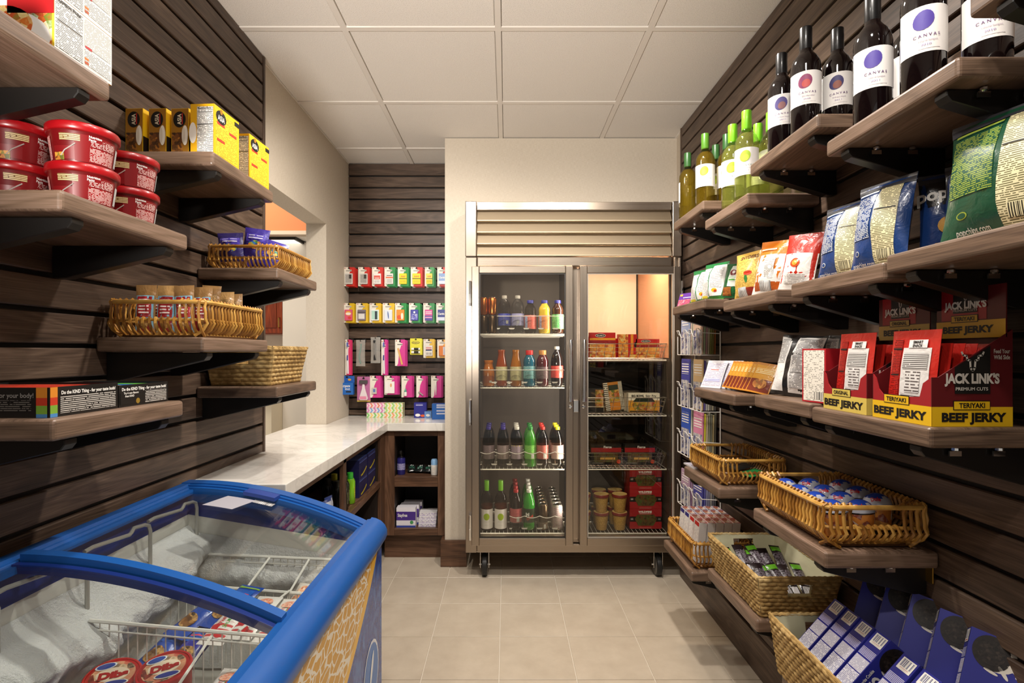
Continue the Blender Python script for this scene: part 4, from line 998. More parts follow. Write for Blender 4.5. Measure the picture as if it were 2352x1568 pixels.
# snack bar cartons
KT = fine('12100f', 'cfcac2', .0050, .38)
def kind_print(stripe):
    def f(m, w, d, h):
        Fr(m, w, d, h); a_ = .14 if stripe else .04
        m.text('Do the KIND Thing - for your taste buds!', d * (a_ + .96) / 2, h * .80, .0062, Wt, w=d * (.94 - a_), bold=.03); m.panel(d * a_, d * .96, h * .10, h * .66, KT)
        if stripe:
            for a, b, c in ((.66, 1.0, 'd8862a'), (.40, .66, 'c23a22'), (.12, .40, '7aa63a'), (0, .12, '4a86c0')): m.panel(.001, d * .10, h * a, h * b, mat(c, .4), 2)
        if not stripe: m.panel(d * .02, d * .50, h * .10, h * .66, BK_, 2); m.disc(d * .35, h * .22, .006, .006, mat('c9a64a', .3, .6), 3); m.text('Try 6 new flavors', d * .22, h * .62, .0042, Wt, w=d * .28, lift=3); m.text('from KIND', d * .19, h * .48, .0042, Wt, w=d * .17, lift=3)
        Ff(m, w, d, h); m.text('for your body!', w * .74, h * .74, .008, mat('8a8580'), w=w * .28); m.panel(w * .06, w * .86, h * .22, h * .58, fine('12100f', '6a655f', .005, .42))
        for a, b, c in ((.66, 1.0, 'd8862a'), (.40, .66, 'c23a22'), (.12, .40, '7aa63a'), (0, .12, '4a86c0')): m.panel(w * .90, w - .003, h * a, h * b, mat(c, .4), 2)
        Ft(m, w, d, h); m.panel(w * .08, w * .92, d * .06, d * .94, mat('1c1512', .6)); 
    return f
def bar_carton(label, w, d, h, loc, rz, stripe, barcol):
    t = thing('snack_bar_carton', label, 'snack carton', loc, rz, 'black snack bar cartons')
    m = MB(); B = BK_; th = .0015
    m.box(-w/2, w/2, -d/2, d/2, 0, .002, B); m.box(-w/2, -w/2 + th, -d/2, d/2, .002, h, B); m.box(w/2 - th, w/2, -d/2, d/2, .002, h, B); m.box(-w/2 + th, w/2 - th, -d/2, -d/2 + th, .002, h, B); m.box(-w/2 + th, w/2 - th, d/2 - th, d/2, .002, h, B)
    f = kind_print(stripe); m2 = MB(); f(m2, w, d, h); base = len(m.v)
    for v in m2.v: m.v.append(v)
    keep = [i for i in range(len(m2.f)) if max(m2.v[j].z for j in m2.f[i]) < h - 1e-5 or min(m2.v[j].z for j in m2.f[i]) < h - 1e-5]
    for i in keep: m.f.append([j + base for j in m2.f[i]]); m.mi.append(m.m(m2.mats[m2.mi[i]])); m.sm.append(False); m.uv.append(m2.uv[i])
    m.build('box', t)
    n = int((d - .01) / .019)
    for k in range(n):
        mm = MB(); y = -d/2 + .008 + (d - .016) * (k + .5) / n
        mm.rbox(-w/2 + .004, w/2 - .004, y - .008, y + .008, .004, h - .006 + .004 * (k % 2), .004, foil(barcol[k % len(barcol)]), 'x'); mm.build('bar', t)
    return t
bar_carton('near black snack bar carton with coloured corner stripes and red bars inside', .225, .16, .053, (-.914, .987, 1.1645), R(0), True, ['b82a24', 'c23a28'])
bar_carton('far black snack bar carton with a small gold seal', .20, .155, .046, (-.902, 1.148, 1.1645), R(0), False, ['2a62b0', 'e2b83a', '58a040'])
# ================================================================ goods on the right wall
FW = R(-90)          # front turned to the aisle
# ---- wine
WPROF = [(.030, .0), (.0365, .004), (.0375, .012), (.0375, .185), (.036, .198), (.031, .212), (.022, .224), (.0165, .232), (.0150, .245), (.0148, .262)]
WCAP = [(.0152, .235), (.0158, .237), (.0158, .296), (.0152, .299), (.001, .299)]
RW = mat('0d0607', .06, 0, .6, .3); GW = clear('eaf0c4', .02, 1, 1.5); WHITEWINE = film_clear('b3b37c', .22, .06); LAB = mat('eae6e2', .55)
TANW = clear('d6cf96', .02, 1, 1.5)
def canvas(col, col2, sub, year, ink='6a4a7a'):
    def f(panel, txt, blob):
        blob(-.004, .150 - .012, .0165, .0195, mat(col, .55), rot=-.4)
        if col2: blob(-.002, .132, .010, .011, mat(col2, .55), off=.0010, rot=-.4)
        txt('C A N V A S', .001, .108, .0055, mat(ink, .5), ww=.042, bold=.01); txt(sub, .003, .098, .0032, mat('9a86a0', .5), ww=.030); txt(year, .0, .090, .0036, mat('8a78b0', .5), ww=.016)
        panel(-.012, .022, .082, .0835, fine('eae6e2', 'b0a8b0', .0015))
    return f
def wine(label, x, y, z, rz, body, cap, lab, group, liquid=None, s=1.0):
    t = bottle('wine_bottle', label, 'wine bottle', WPROF, (x, y, z), body, cap, WCAP, lab=(.076, .166, .0380, LAB, 150, lab), rz=rz, group=group, seg=28, liquid=liquid, capname='foil_cap')
    if s != 1: t.scale = (s, s, s)
    return t
BCAP = mat('101012', .3, 0, .5, .2); GCAP = mat('6fb61c', .3, 0, .5, .2); DGCAP = mat('2f5a2a', .35)
PU, PU2 = '4b3a94', None
RWG = 'red wine bottles'; WWG = 'white wine bottles'
for lab, x, y, z, rz, col, col2, sub, yr in (
    ('dark red wine bottle dated 2011 at the far end of the near wine shelf', .825, 1.165, 1.7835, -28, '4d3c98', None, 'Cabernet Sauvignon', '2011'),
    ('dark red wine bottle dated 2010, largest in view', .830, 1.030, 1.7835, -32, '4d3c98', None, 'Cabernet Sauvignon', '2010'),
    ('shaded dark red wine bottle nearest the picture corner', .915, .985, 1.7835, -36, '33265e', None, 'Cabernet Sauvignon', '2010'),
    ('dark red wine bottle half hidden behind the two big ones', .925, 1.185, 1.7835, -34, '4d3c98', None, 'Cabernet Sauvignon', '2011'),
    ('red wine bottle with a red and purple blot on its label', .822, 1.420, 1.8685, -26, '8a3560', 'c04a44', 'Zinfandel', '2005'),
    ('red wine bottle with a blue brown blot at the far end of its shelf', .822, 1.545, 1.8685, -24, '4a3f80', '8a5a5a', 'Merlot', '2011'),
    ('shaded red wine bottle with a dark blue and rust blot', .912, 1.425, 1.8685, -30, '3a3468', '8a4a3a', 'Merlot', '2011'),
    ('red wine bottle almost hidden behind the red blot bottle', .935, 1.575, 1.8685, -30, '4a3f80', None, 'Merlot', '2011')):
    wine(lab, x, y, z, R(rz), RW, BCAP, canvas(col, col2, sub, yr), RWG)
TANLIQ = film_clear('94803f', .42, .06)
def lq(top=.222, lm=None): return ([(.029, .006), (.0352, .010), (.0360, .184), (.0345, .198), (.029, .212), (.020, min(.223, top))], lm or WHITEWINE)
for lab, x, y, z, rz, body, cap in (
    ('tallest bright green capped white wine bottle at the shelf front', .806, 1.735, 1.7875, -26, GW, GCAP),
    ('bright green capped white wine bottle left of the tallest one', .806, 1.842, 1.7875, -24, GW, GCAP),
    ('bright green capped white wine bottle squeezed behind the front pair', .893, 1.835, 1.7875, -30, GW, GCAP),
    ('bright green capped white wine bottle at the right against the wall', .893, 1.745, 1.7875, -30, GW, GCAP),
    ('white wine bottle with a green blot label and dull green cap', .815, 2.12, 1.8725, -22, TANW, mat('4a7a22', .3)),
    ('white wine bottle standing farthest along the wine shelves', .815, 2.325, 1.8725, -150, TANW, DGCAP),
    ('dark green capped white wine bottle behind the farthest pair', .905, 2.235, 1.8725, -26, TANW, DGCAP),
    ('dark green capped white wine bottle close to the slats', .905, 2.125, 1.8725, -26, TANW, DGCAP)):
    wine(lab, x, y, z, R(rz), body, cap, canvas('a3bf2a', 'b9d13a', 'Chardonnay', '2012', '8a9a90'), WWG, lq(lm=TANLIQ if body is TANW else None))
# ---- bags of chips
CREAMP = fine('efe6ba', '6a6440', .0050, .42, .4); NAVY = foil('1d3f7a'); NAVYD = foil('16264a'); CHIP = mottled(['a87a34', 'c89848', '8a5c20'], 90, vor=False); GREY = mat('3a3a40', .35)
def pop_back(base, fg):
    def f(panel, txt, blob):
        panel(.06, .46, .34, .84, fine(base, fg, .0050, .45, .35), .0010); panel(.50, .86, .06, .90, CREAMP, .0014, wave=.012); panel(.56, .82, .10, .20, bars('efe6ba', '2a2618', .003), .0022); panel(.52, .84, .635, .645, BK_, .0022)
        panel(0.0, 1.0, .90, 1.0, GREY, .0016); panel(.06, .46, .86, .89, fine(base, fg, .012, .25, .35), .0012); blob(.20, .19, .05, .03, mat(fg, .4)); blob(.20, .19, .038, .022, mat(base, .4), .0014)
        txt('popchips.com', .28, .07, .010, Wt, ww=.055)
    return f
def pop_front(panel, txt, blob):
    panel(0.0, 1.0, .90, 1.0, GREY, .0008); panel(0, 1, .62, .90, foil('17181c'), .0008); txt('popchips', .5, .76, .026, Wt, ww=.125, bold=.03)
    for u, v, a, b in ((.42, .40, .17, .09), (.60, .18, .17, .10), (.25, .14, .12, .08)): blob(u, v, a, b, CHIP, .003)
CB = 'chip bags'
bag('chip_bag', 'big dark green bag of chips with a cream ingredients strip', 'chip bag', .205, .225, .075, foil('1d4c35'), foil('153a28'), (.838, .868, 1.4765), R(-74), .16, pop_back('1d4c35', '9aa83c'), 21, CB, .005)
bag('chip_bag', 'navy chip bag with a cream strip, nearest of the two showing their backs', 'chip bag', .135, .205, .065, NAVY, NAVY, (.835, 1.165, 1.4645), R(-76), .16, pop_back('1d3f7a', 'e6e4d8'), 22, CB, .005)
bag('chip_bag', 'navy chip bag with a cream strip at the far end of its shelf', 'chip bag', .135, .195, .060, NAVY, NAVYD, (.840, 1.305, 1.4645), R(-76), .18, pop_back('1d3f7a', 'e6e4d8'), 23, CB, .005)
bag('chip_bag', 'shaded navy chip bag with chips printed, turned to the wall side', 'chip bag', .115, .200, .055, foil('1a3870'), NAVYD, (.942, 1.090, 1.4645), R(-35), .10, pop_front, 24, CB, .005)
bag('chip_bag', 'shaded navy chip bag lying between the green bag and the blue bags', 'chip bag', .145, .185, .060, foil('182f5e'), NAVYD, (.930, 1.000, 1.4765), R(-58), .12, pop_front, 25, CB, .005)
ORG = foil('d2741c'); WHF = foil('e6e2dc')
def cheddar(panel, txt, blob):
    panel(.0, 1, .0, .72, WHF, .0008); panel(.1, .9, .02, .22, foil('b8561c'), .0014); panel(.28, .62, .05, .24, bars(), .002); panel(.40, .68, .28, .66, fine('e6e2dc', '8a8680', .005, .42), .0014); panel(.1, .6, .80, .86, fine('d2741c', 'f2ead8', .012, .3), .0014)
def spicy(panel, txt, blob):
    panel(.0, 1, .0, .62, WHF, .0008); blob(.5, .45, .14, .08, foil('d84a1c'), .0014); blob(.5, .45, .08, .05, foil('e8a03a'), .002); panel(.2, .8, .1, .25, fine('e6e2dc', 'a8a4a0', .006, .45), .0014)
def pretzel(panel, txt, blob):
    panel(.08, .92, .08, .80, fine('d9b25a', '9a7428', .0055, .48, .3), .0010); txt('SNYDERS', .6, .88, .012, mat('5a2a1a'), ww=.07); panel(.25, .6, .05, .24, bars(), .002); panel(.6, .95, .06, .22, foil('8a2a1c'), .0016); blob(.68, .52, .14, .05, foil('b8341c'), .0016); blob(.62, .40, .06, .08, foil('2e7a3a'), .0018)
bag('snack_bag', 'gold pretzel bag with a barcode on the right wall', 'snack bag', .105, .165, .05, foil('d2a84c'), foil('b8863a'), (.825, 1.775, 1.4605), R(-66), .14, pretzel, 31, CB, .006, roll=R(-3))
bag('snack_bag', 'orange and white snack bag between the gold bag and the red bag', 'snack bag', .125, .175, .055, ORG, foil('a8541c'), (.830, 1.638, 1.4605), R(-66), .18, cheddar, 32, CB, .007, roll=R(5))
bag('snack_bag', 'red topped white snack bag leaning beside the navy bags', 'snack bag', .11, .170, .05, foil('b82a1c'), foil('7a1c14'), (.845, 1.515, 1.4605), R(-64), .20, spicy, 33, CB, .006, roll=R(5))
bag('snack_bag', 'dark red snack bag hidden behind the gold and orange bags', 'snack bag', .10, .155, .045, foil('8a2018'), foil('5e1810'), (.925, 1.70, 1.4605), R(-50), .12, spicy, 34, CB, .006)
GRN = foil('1e7a3e'); GRND = foil('125a2c')
def lays(panel, txt, blob):
    panel(.06, .40, .06, .86, WHF, .0010); panel(.44, .98, .10, .92, WHF, .0010); panel(.08, .38, .10, .46, fine('e6e2dc', '9a9690', .005, .42), .0016); panel(.50, .92, .30, .84, fine('e6e2dc', '8a8680', .0062, .42), .0016); blob(.66, .24, .10, .05, foil('d8a81c'), .002); blob(.70, .22, .06, .03, foil('b83a1c'), .0026); panel(.0, 1, .0, .08, foil('3e8a2c'), .0012); panel(.10, .34, .06, .12, mat('d8c83a', .4), .002)
def ranch(panel, txt, blob):
    panel(.30, .68, .30, .92, foil('e0e4d8'), .0010); blob(.48, .70, .15, .09, foil('7a1c20'), .002); blob(.5, .71, .06, .04, WHF, .003); panel(.34, .64, .44, .56, fine('e0e4d8', '4aa83a', .016, .25), .0016); panel(.1, .5, .05, .28, mottled(['8a4a1c', 'b8702c', '5a2c12'], 90), .0016)
bag('snack_bag', 'green and white snack bag at the far end of the chip row', 'snack bag', .12, .148, .05, GRN, GRND, (.83, 2.215, 1.4875), R(-64), .18, lays, 35, CB, .006)
bag('snack_bag', 'green and white snack bag with a small fruit emblem', 'snack bag', .12, .155, .05, GRN, GRND, (.83, 2.085, 1.4875), R(-64), .2, lays, 36, CB, .006)
bag('snack_bag', 'dark green snack bag with a round dark red emblem', 'snack bag', .10, .135, .045, GRND, GRND, (.865, 1.885 + .10, 1.4875), R(-58), .2, ranch, 37, CB, .006, roll=R(6))
# ---- small cards at the far end
cc = ['6a3a9a', '3a5aa8', '4a86c8', '5a96d0', '3f6fb8', '7aa8d8', '5a4aa0', 'a83a5a']
cn = ['purple and red front card', 'first blue card', 'second blue card', 'third blue card', 'fourth blue card', 'pale blue card', 'violet card', 'red card']
for k in range(8):
    c = cc[k]
    def cp(m, w, d, h, c=c, k=k):
        Ff(m, w, d, h); m.panel(.001, w - .001, .001, h * .5, mottled([c, 'c04a5a' if k == 0 else '88b8e0', 'd8d8e8'], 80, vor=False)); m.panel(.004, .020, h * .78, h * .92, mat('d8b83a' if k == 0 else 'e8ecf4', .4), 2); m.panel(w * .3, w * .9, h * .55, h * .72, fine(c, 'f0ecf0', .010, .3), 2)
    carton('souvenir_card', cn[k] + ' in the row at the far end of the chip shelf', 'card', .085, .0025, .062, (.800 + .013 * k, 2.325 - .004 * k, 1.4872), R(-62), c, None, cp, 'souvenir cards', tilt=.35)
# ---- small pouches on the far jerky shelf
def pouch_w(panel, txt, blob):
    panel(.05, .95, .08, .92, fine('ece8ec', 'a89ab8', .0062, .42, .35), .0008); panel(.3, .7, .62, .70, fine('ece8ec', 'c8544a', .010, .35), .0016); panel(.1, .9, .22, .34, fine('ece8ec', '7a78c0', .008, .3), .0016)
for k in range(4):
    bag('trail_mix_pouch', ['front', 'second', 'third', 'rearmost'][k] + ' white printed snack pouch at the left end of its shelf', 'snack pouch', .100, .118, .0055, foil('e9e5ea'), foil('d8d4d8'), (.812 + .017 * k, 2.062 - .006 * k, 1.1372), R(-64), .42, pouch_w, 40 + k, 'white snack pouches', .0006, nu=8, nv=10)
def pouch_o(panel, txt, blob):
    panel(.05, .95, .45, .92, foil('d89a2c'), .0008); panel(.05, .95, .05, .45, foil('7a2f1c'), .0008); blob(.5, .3, .3, .16, mottled(['a85a24', 'd89a4a', '5e3014', 'c8742c'], 100), .0016); panel(.1, .9, .62, .8, fine('d89a2c', 'f2e2b0', .008, .35), .0014)
on = ['first', 'second', 'third', 'fourth', 'fifth', 'sixth', 'seventh', 'eighth']
for k in range(8):
    bag('nut_pouch', on[k] + ' from left of the orange and brown nut pouches', 'snack pouch', .095, .112, .0085, foil('c8822a'), foil('5e2f18'), (.850, 1.952 - .0275 * k, 1.1402), R(-66), .46, pouch_o, 50 + k, 'orange nut pouches', .0012, nu=8, nv=10, roll=R(7))
# ---- black and white bag, slim box
BWF = foil('e4e2de'); BLF = foil('1c1a1a')
def bw(panel, txt, blob):
    panel(.0, .30, .06, .96, BWF, .0010); panel(.02, .26, .50, .92, fine('e4e2de', '6a6866', .006, .40), .0016); panel(.42, .98, .05, .97, BWF, .0010); panel(.46, .94, .12, .94, fine('e4e2de', '4a4846', .0055, .40), .0016); panel(.46, .94, .60, .606, BK_, .0022); panel(.46, .94, .36, .366, BK_, .0022); txt('Nutrition Facts', .7, .66, .006, BK_, ww=.05)
bag('snack_bag', 'black and white printed bag leaning beside the jerky cartons', 'snack bag', .135, .185, .055, BLF, BLF, (.835, 1.515, 1.1505), R(-62), .26, bw, 61, None, .006, roll=R(4))
bag('snack_bag', 'silver and black bag half hidden behind the black and white one', 'snack bag', .12, .180, .05, BLF, foil('8a8886'), (.935, 1.425, 1.1505), R(-50), .20, bw, 62, None, .006)
def slim(m, w, d, h):
    Ff(m, w, d, h); m.panel(w * .06, w * .94, h * .03, h * .97, fine('efe9dc', '9a948a', .006, .52)); m.panel(w * .5, w * .9, h * .06, h * .2, bars('efe9dc', '4a4846', .003), 2)
carton('jerky_stick_box', 'slim white and red box between the printed bag and the jerky carton', 'snack box', .074, .045, .138, (.812, 1.335, 1.1505), R(-76), 'b8202a', None, slim)
# ---- jerky display cartons
JRED = mat('9e1b22', .38); JDRED = mat('5e1418', .4); JYEL = mat('e8b91c', .35); JYELO = mat('d9bf5a', .4); SIL = mat('c9c2b8', .4)
def steer(m, a, b, s, mt, lift=3):
    pts = [(-1, .9), (-.78, .95), (-.86, .62), (-.55, .62), (-.48, .30), (-.26, .22), (-.24, -.55), (-.08, -.85), (.08, -.85), (.24, -.55), (.26, .22), (.48, .30), (.55, .62), (.86, .62), (.78, .95), (1, .9), (.98, .42), (.66, .40), (.60, .08), (.38, .02)]
    # outline drawn as a chain of short strokes
    ch = [(-1, .95), (-.88, .66), (-.55, .58), (-.50, .22), (-.24, .14), (-.20, -.55), (-.06, -.80), (.06, -.80), (.20, -.55), (.24, .14), (.50, .22), (.55, .58), (.88, .66), (1, .95)]
    for (x0, y0), (x1, y1) in zip(ch, ch[1:]):
        L = math.hypot(x1 - x0, y1 - y0); nx, ny = -(y1 - y0) / L * .085, (x1 - x0) / L * .085; e = .06; dx, dy = (x1 - x0) / L * e, (y1 - y0) / L * e
        q = [(x0 - dx + nx, y0 - dy + ny), (x0 - dx - nx, y0 - dy - ny), (x1 + dx - nx, y1 + dy - ny), (x1 + dx + nx, y1 + dy + ny)]
        m.panel(0, 0, 0, 0, mt, lift, [(a + x * s, b + y * s * .95) for x, y in q])
def jerky_front(m, w, fl, yel, h0):
    m.panel(0, w, 0, h0 * .40, yel); m.text('BEEF JERKY', w * .48, h0 * .19, .0145, BK_, w=w * .90, bold=.05); m.panel(w * .22, w * .66, h0 * .37, h0 * .57, BK_, 2); m.panel(w * .23, w * .65, h0 * .385, h0 * .555, yel, 3); m.text(fl, w * .44, h0 * .47, .008, BK_, w=w * .34, lift=4, bold=.03)
def jerky_side(m, d, h, fl, yel, full=True):
    m.panel(0, d, 0, .036, yel); m.text('BEEF JERKY', d * .52, .017, .0150, BK_, w=d * .80, bold=.05); m.panel(d * .26, d * .72, .030, .0475, BK_, 2); m.panel(d * .27, d * .71, .0315, .046, yel, 3); m.text(fl, d * .49, .0388, .0085, BK_, w=d * .32, lift=4, bold=.03)
    m.panel(d * .28, d * .72, .060, .148, BK_, 2, None if full else [(d * .28, .060), (d * .72, .060), (d * .72, .148), (d * .28, .108)]); m.text("JACK LINK'S", d * .49, .088, .0165, SIL, w=d * .68, lift=4, bold=.05); m.text('PREMIUM CUTS', d * .49, .069, .0055, SIL, w=d * .40, lift=3); steer(m, d * .50, .118, .020, SIL, 3)
    m.text('Feed Your', d * .86, .138, .0075, SIL, w=d * .20, lift=3); m.text('Wild Side', d * .86, .127, .0075, SIL, w=d * .20, lift=3)
def pouch_front(panel, txt, blob):
    panel(.30, .88, .05, .80, foil('d9d6d2', .3), .0010); panel(.34, .84, .56, .74, fine('d9d6d2', '2e2a28', .0052, .32, .4), .0018); panel(.42, .72, .30, .54, fine('d9d6d2', '5e5654', .0085, .42, .4), .0018); panel(.34, .84, .19, .28, fine('d9d6d2', '3e3a38', .0050, .34, .4), .0018)
    txt("JACK LINK'S", .60, .12, .006, mat('4a4644', .4), ww=.030); panel(.42, .80, .80, .89, foil('e4e2de'), .0022); txt('SMART', .61, .865, .0050, BK_, ww=.024, off=.003, bold=.04); txt('SNACK', .61, .825, .0050, BK_, ww=.024, off=.003, bold=.04); panel(.07, .27, .50, .90, fine('b8241c', '3a0c0c', .0046, .38, .3), .0012); panel(.07, .27, .08, .46, fine('b8241c', '6a1412', .0050, .45, .3), .0012)
    panel(.07, .27, .78, .80, BK_, .002); panel(.07, .27, .48, .495, BK_, .002)
def jerky_carton(label, loc, fl, yel, n, hdr):
    """display carton, front turned to the aisle; near side slopes up to the back where a printed header stands"""
    w, d, h0, h1 = .152, .148, .090, .178
    t = thing('jerky_carton', label, 'display carton', loc, FW, 'jerky display cartons')
    m = MB(); th = .0015
    side = [(-d / 2, 0), (d / 2, 0), (d / 2, h1), (-d / 2 + .012, h0), (-d / 2, h0)]
    for x in (-w / 2, w / 2 - th): m.prism(side, x, x + th, JDRED, 'x')
    # front with a notch cut down for the pouches
    m.prism([(-w / 2 + th, .002), (w / 2 - th, .002), (w / 2 - th, h0), (w / 2 - .020, h0 - .012), (w / 2 - .028, .052), (-w / 2 + .034, .046), (-w / 2 + .018, .060), (-w / 2 + .010, h0 - .008), (-w / 2 + th, h0)], -d / 2, -d / 2 + th, JRED, 'y')
    m.box(-w / 2 + th, w / 2 - th, d / 2 - th, d / 2, .002, h1, JDRED); m.box(-w / 2, w / 2, -d / 2, d / 2, 0, .0019, JDRED)
    Ff(m, w, d, h0); jerky_front(m, w, fl, yel, h0)
    Fr(m, w, d, h1); jerky_side(m, d, h1, fl, yel, False)
    m.build('box', t)
    m = MB(); m.box(-w / 2, w / 2, d / 2 - .012, d / 2 - .010, h1 - .014, h1 + .085, JDRED); m.frame((-w / 2, d / 2 - .012, h1 - .014), (1, 0, 0), (0, 0, 1)); m.panel(w * .08, w * .75, .036, .099, mat('b3202a', .38)); m.panel(0, w, 0, .034, yel, 2); m.text('BEEF JERKY', w * .48, .017, .0125, BK_, w=w * .74, lift=3, bold=.05); m.panel(w * .24, w * .64, .031, .046, BK_, 3); m.panel(w * .25, w * .63, .0325, .0445, yel, 4); m.text(fl, w * .44, .0385, .0075, BK_, w=w * .3, lift=5, bold=.03)
    m.panel(w * .27, w * .63, .050, .099, BK_, 3); m.text("JACK LINK'S", w * .45, .066, .0135, Wt, w=w * .62, lift=5, bold=.05); m.text('PREMIUM CUTS', w * .45, .0555, .0045, SIL, w=w * .36, lift=4); steer(m, w * .46, .086, .014, Wt, 4); m.build('header_card', t)
    for k in range(n):
        b_ = bag('jerky_pouch', None, None, .120, .176 if k == 0 else .150, .011, foil('b8241c'), foil('8a1a18'), (.0, -d / 2 + .016 + .020 * k, .004), 0, .10 + .02 * k, pouch_front if k == 0 else None, 70 + k + n, None, .0015, parent=None, pinch=.02, nu=8, nv=10)
        wl_ = Matrix.Translation(Vector(loc)) @ Matrix.Rotation(FW, 4, 'Z') @ Matrix.Translation(b_.location) @ Matrix.Rotation(-.10 - .02 * k, 4, 'X'); b_.matrix_world = wl_
        tag(b_, ['front', 'second', 'third', 'fourth', 'fifth', 'sixth'][k] + ' red jerky pouch in the ' + hdr + ' display carton', 'jerky pouch', 'jerky pouches')
jerky_carton('near jerky display carton reading teriyaki with a bright yellow band', (.852, 1.022, 1.1435), 'TERIYAKI', JYEL, 5, 'near')
jerky_carton('far jerky display carton reading original with a pale yellow band', (.852, 1.192, 1.1435), 'ORIGINAL', JYELO, 4, 'far')
# ---- magazine rack on the wall beside the refrigerator
MR = thing('magazine_rack', 'white wire brochure rack on the right wall next to the refrigerator', 'rack', (.955, 2.56, 0))
tiers = [(1.265, .21), (1.00, .24), (.755, .235), (.49, .18)]
m = MB()
for y in (-.155, .165): m.tube([(.040, y, .46), (.040, y, 1.50)], .003, WWHITE, 6)
m.build('upright', MR)
for z, h in tiers:
    for y0_ in (-.155, .02):
        m = MB(); y1_ = y0_ + .15
        m.tube([(.038, y0_, z), (-.05, y0_, z), (-.05, y1_, z), (.038, y1_, z)], .0022, WWHITE, 6); m.tube([(.038, y0_, z + .10), (-.045, y0_, z + .105), (-.058, y0_ + .01, z + .125), (-.058, y0_ + .04, z + .125), (-.05, y0_ + .05, z + .09), (-.05, y1_ - .05, z + .09), (-.058, y1_ - .04, z + .125), (-.058, y1_ - .01, z + .125), (-.045, y1_, z + .105), (.038, y1_, z + .10)], .0022, WWHITE, 6)
        for y in (y0_, y0_ + .05, y1_ - .05, y1_): m.tube([(-.05, y, z), (-.05, y, z + .095)], .0022, WWHITE, 5)
        m.build('wire_pocket', MR)
covers = [['d8b8a0', 'b8c8a0', 'c8a0a0', 'd0c8a8', '9a9a58', '8a8248', 'a86838'], ['9aa8c8', 'd8c0b0', 'c8d0b0', 'e0c8c0', 'd8c8a0', '98a858', 'a87848'], ['d8b888', '6a5a9a', 'c8c8c8', 'e0dcd0', '8a8478', 'b0a890', '5e5a58'], ['4a4a9a', '8a8a90', 'c8c8c0', '9a9488', 'd0ccc0', '7a7470', '5e5a58'], ['d888a8', 'e0d84a', 'd8c8a8', 'a8a890', '8a8a78', 'c8b888', '6a6658'], ['3a5ab8', 'd8d8c8', 'c8c0a8', 'e8e0d0', '6a6aa0', '58789a', 'a8a090'], ['4a4a9a', '6a68b0', '9a9ab8', '8a88a0', 'a8a4a0', '76747a', '5e5c60'], ['b898b0', 'a888a8', 'd0b8c0', 'c8a858', '4a78b8', '3a5a98', '8a88a0']]
tn = ['top', 'second', 'third', 'bottom']; q_ = 0; od = ['front', 'second', 'third', 'fourth', 'fifth', 'sixth', 'rear']
for ti, (z, h) in enumerate(tiers):
    for pi, yc in enumerate((2.48, 2.655)):
        for k in range(7):
            c = covers[q_][k]
            def bp(m, w, d, h, c=c, k=k, q_=q_):
                if k == 0:
                    Ff(m, w, d, h); m.panel(.002, w - .002, .002, h * .55, mottled([c, 'd8d0c8', '4a5a8a', 'a87858'], 40, vor=False)); m.panel(.008, w - .008, h * .68, h * .90, fine(c, 'f0ece4', .018, .3), 2)
            carton('brochure', od[k] + ' brochure in the ' + ('near' if pi == 0 else 'far') + ' pocket of the ' + tn[ti] + ' tier of the wire rack', 'brochure', .100, .0055, h - .006 * (k % 3), (.918 + .0098 * k, yc, z + .0045), R(-86), c, {'+x': fine('d8d4c8', c, .0012, .2)} if False else None, bp, 'brochures in the wire rack', tilt=.02)
        q_ += 1
# ---- willow basket on the far lower shelf
willow_basket('shallow willow basket holding a green packet below the jerky shelf', .752, .985, 1.815, 2.125, .808, .090, WBG, pitch=.0165)
bag('snack_bag', 'green packet lying in the shallow willow basket', 'snack bag', .08, .075, .012, foil('1f8a44'), foil('17703a'), (.875, 1.905, .827), R(-80), 1.40, None, 81, None, .004, nu=8, nv=10)
bag('snack_bag', 'dark packet lying behind the green one in the willow basket', 'snack bag', .075, .08, .012, foil('20201e'), foil('181816'), (.875, 2.01, .827), R(-80), 1.40, None, 82, None, .004, nu=8, nv=10)
carton('magazine', 'magazine lying flat at the far end of the lower shelf', 'magazine', .05, .10, .006, (.775, 2.175 - .045, .8085), R(4), 'c8c4c0', {'+z': mottled(['d8d4d0', 'b0b0c0', 'c0a090'], 40, vor=False)})
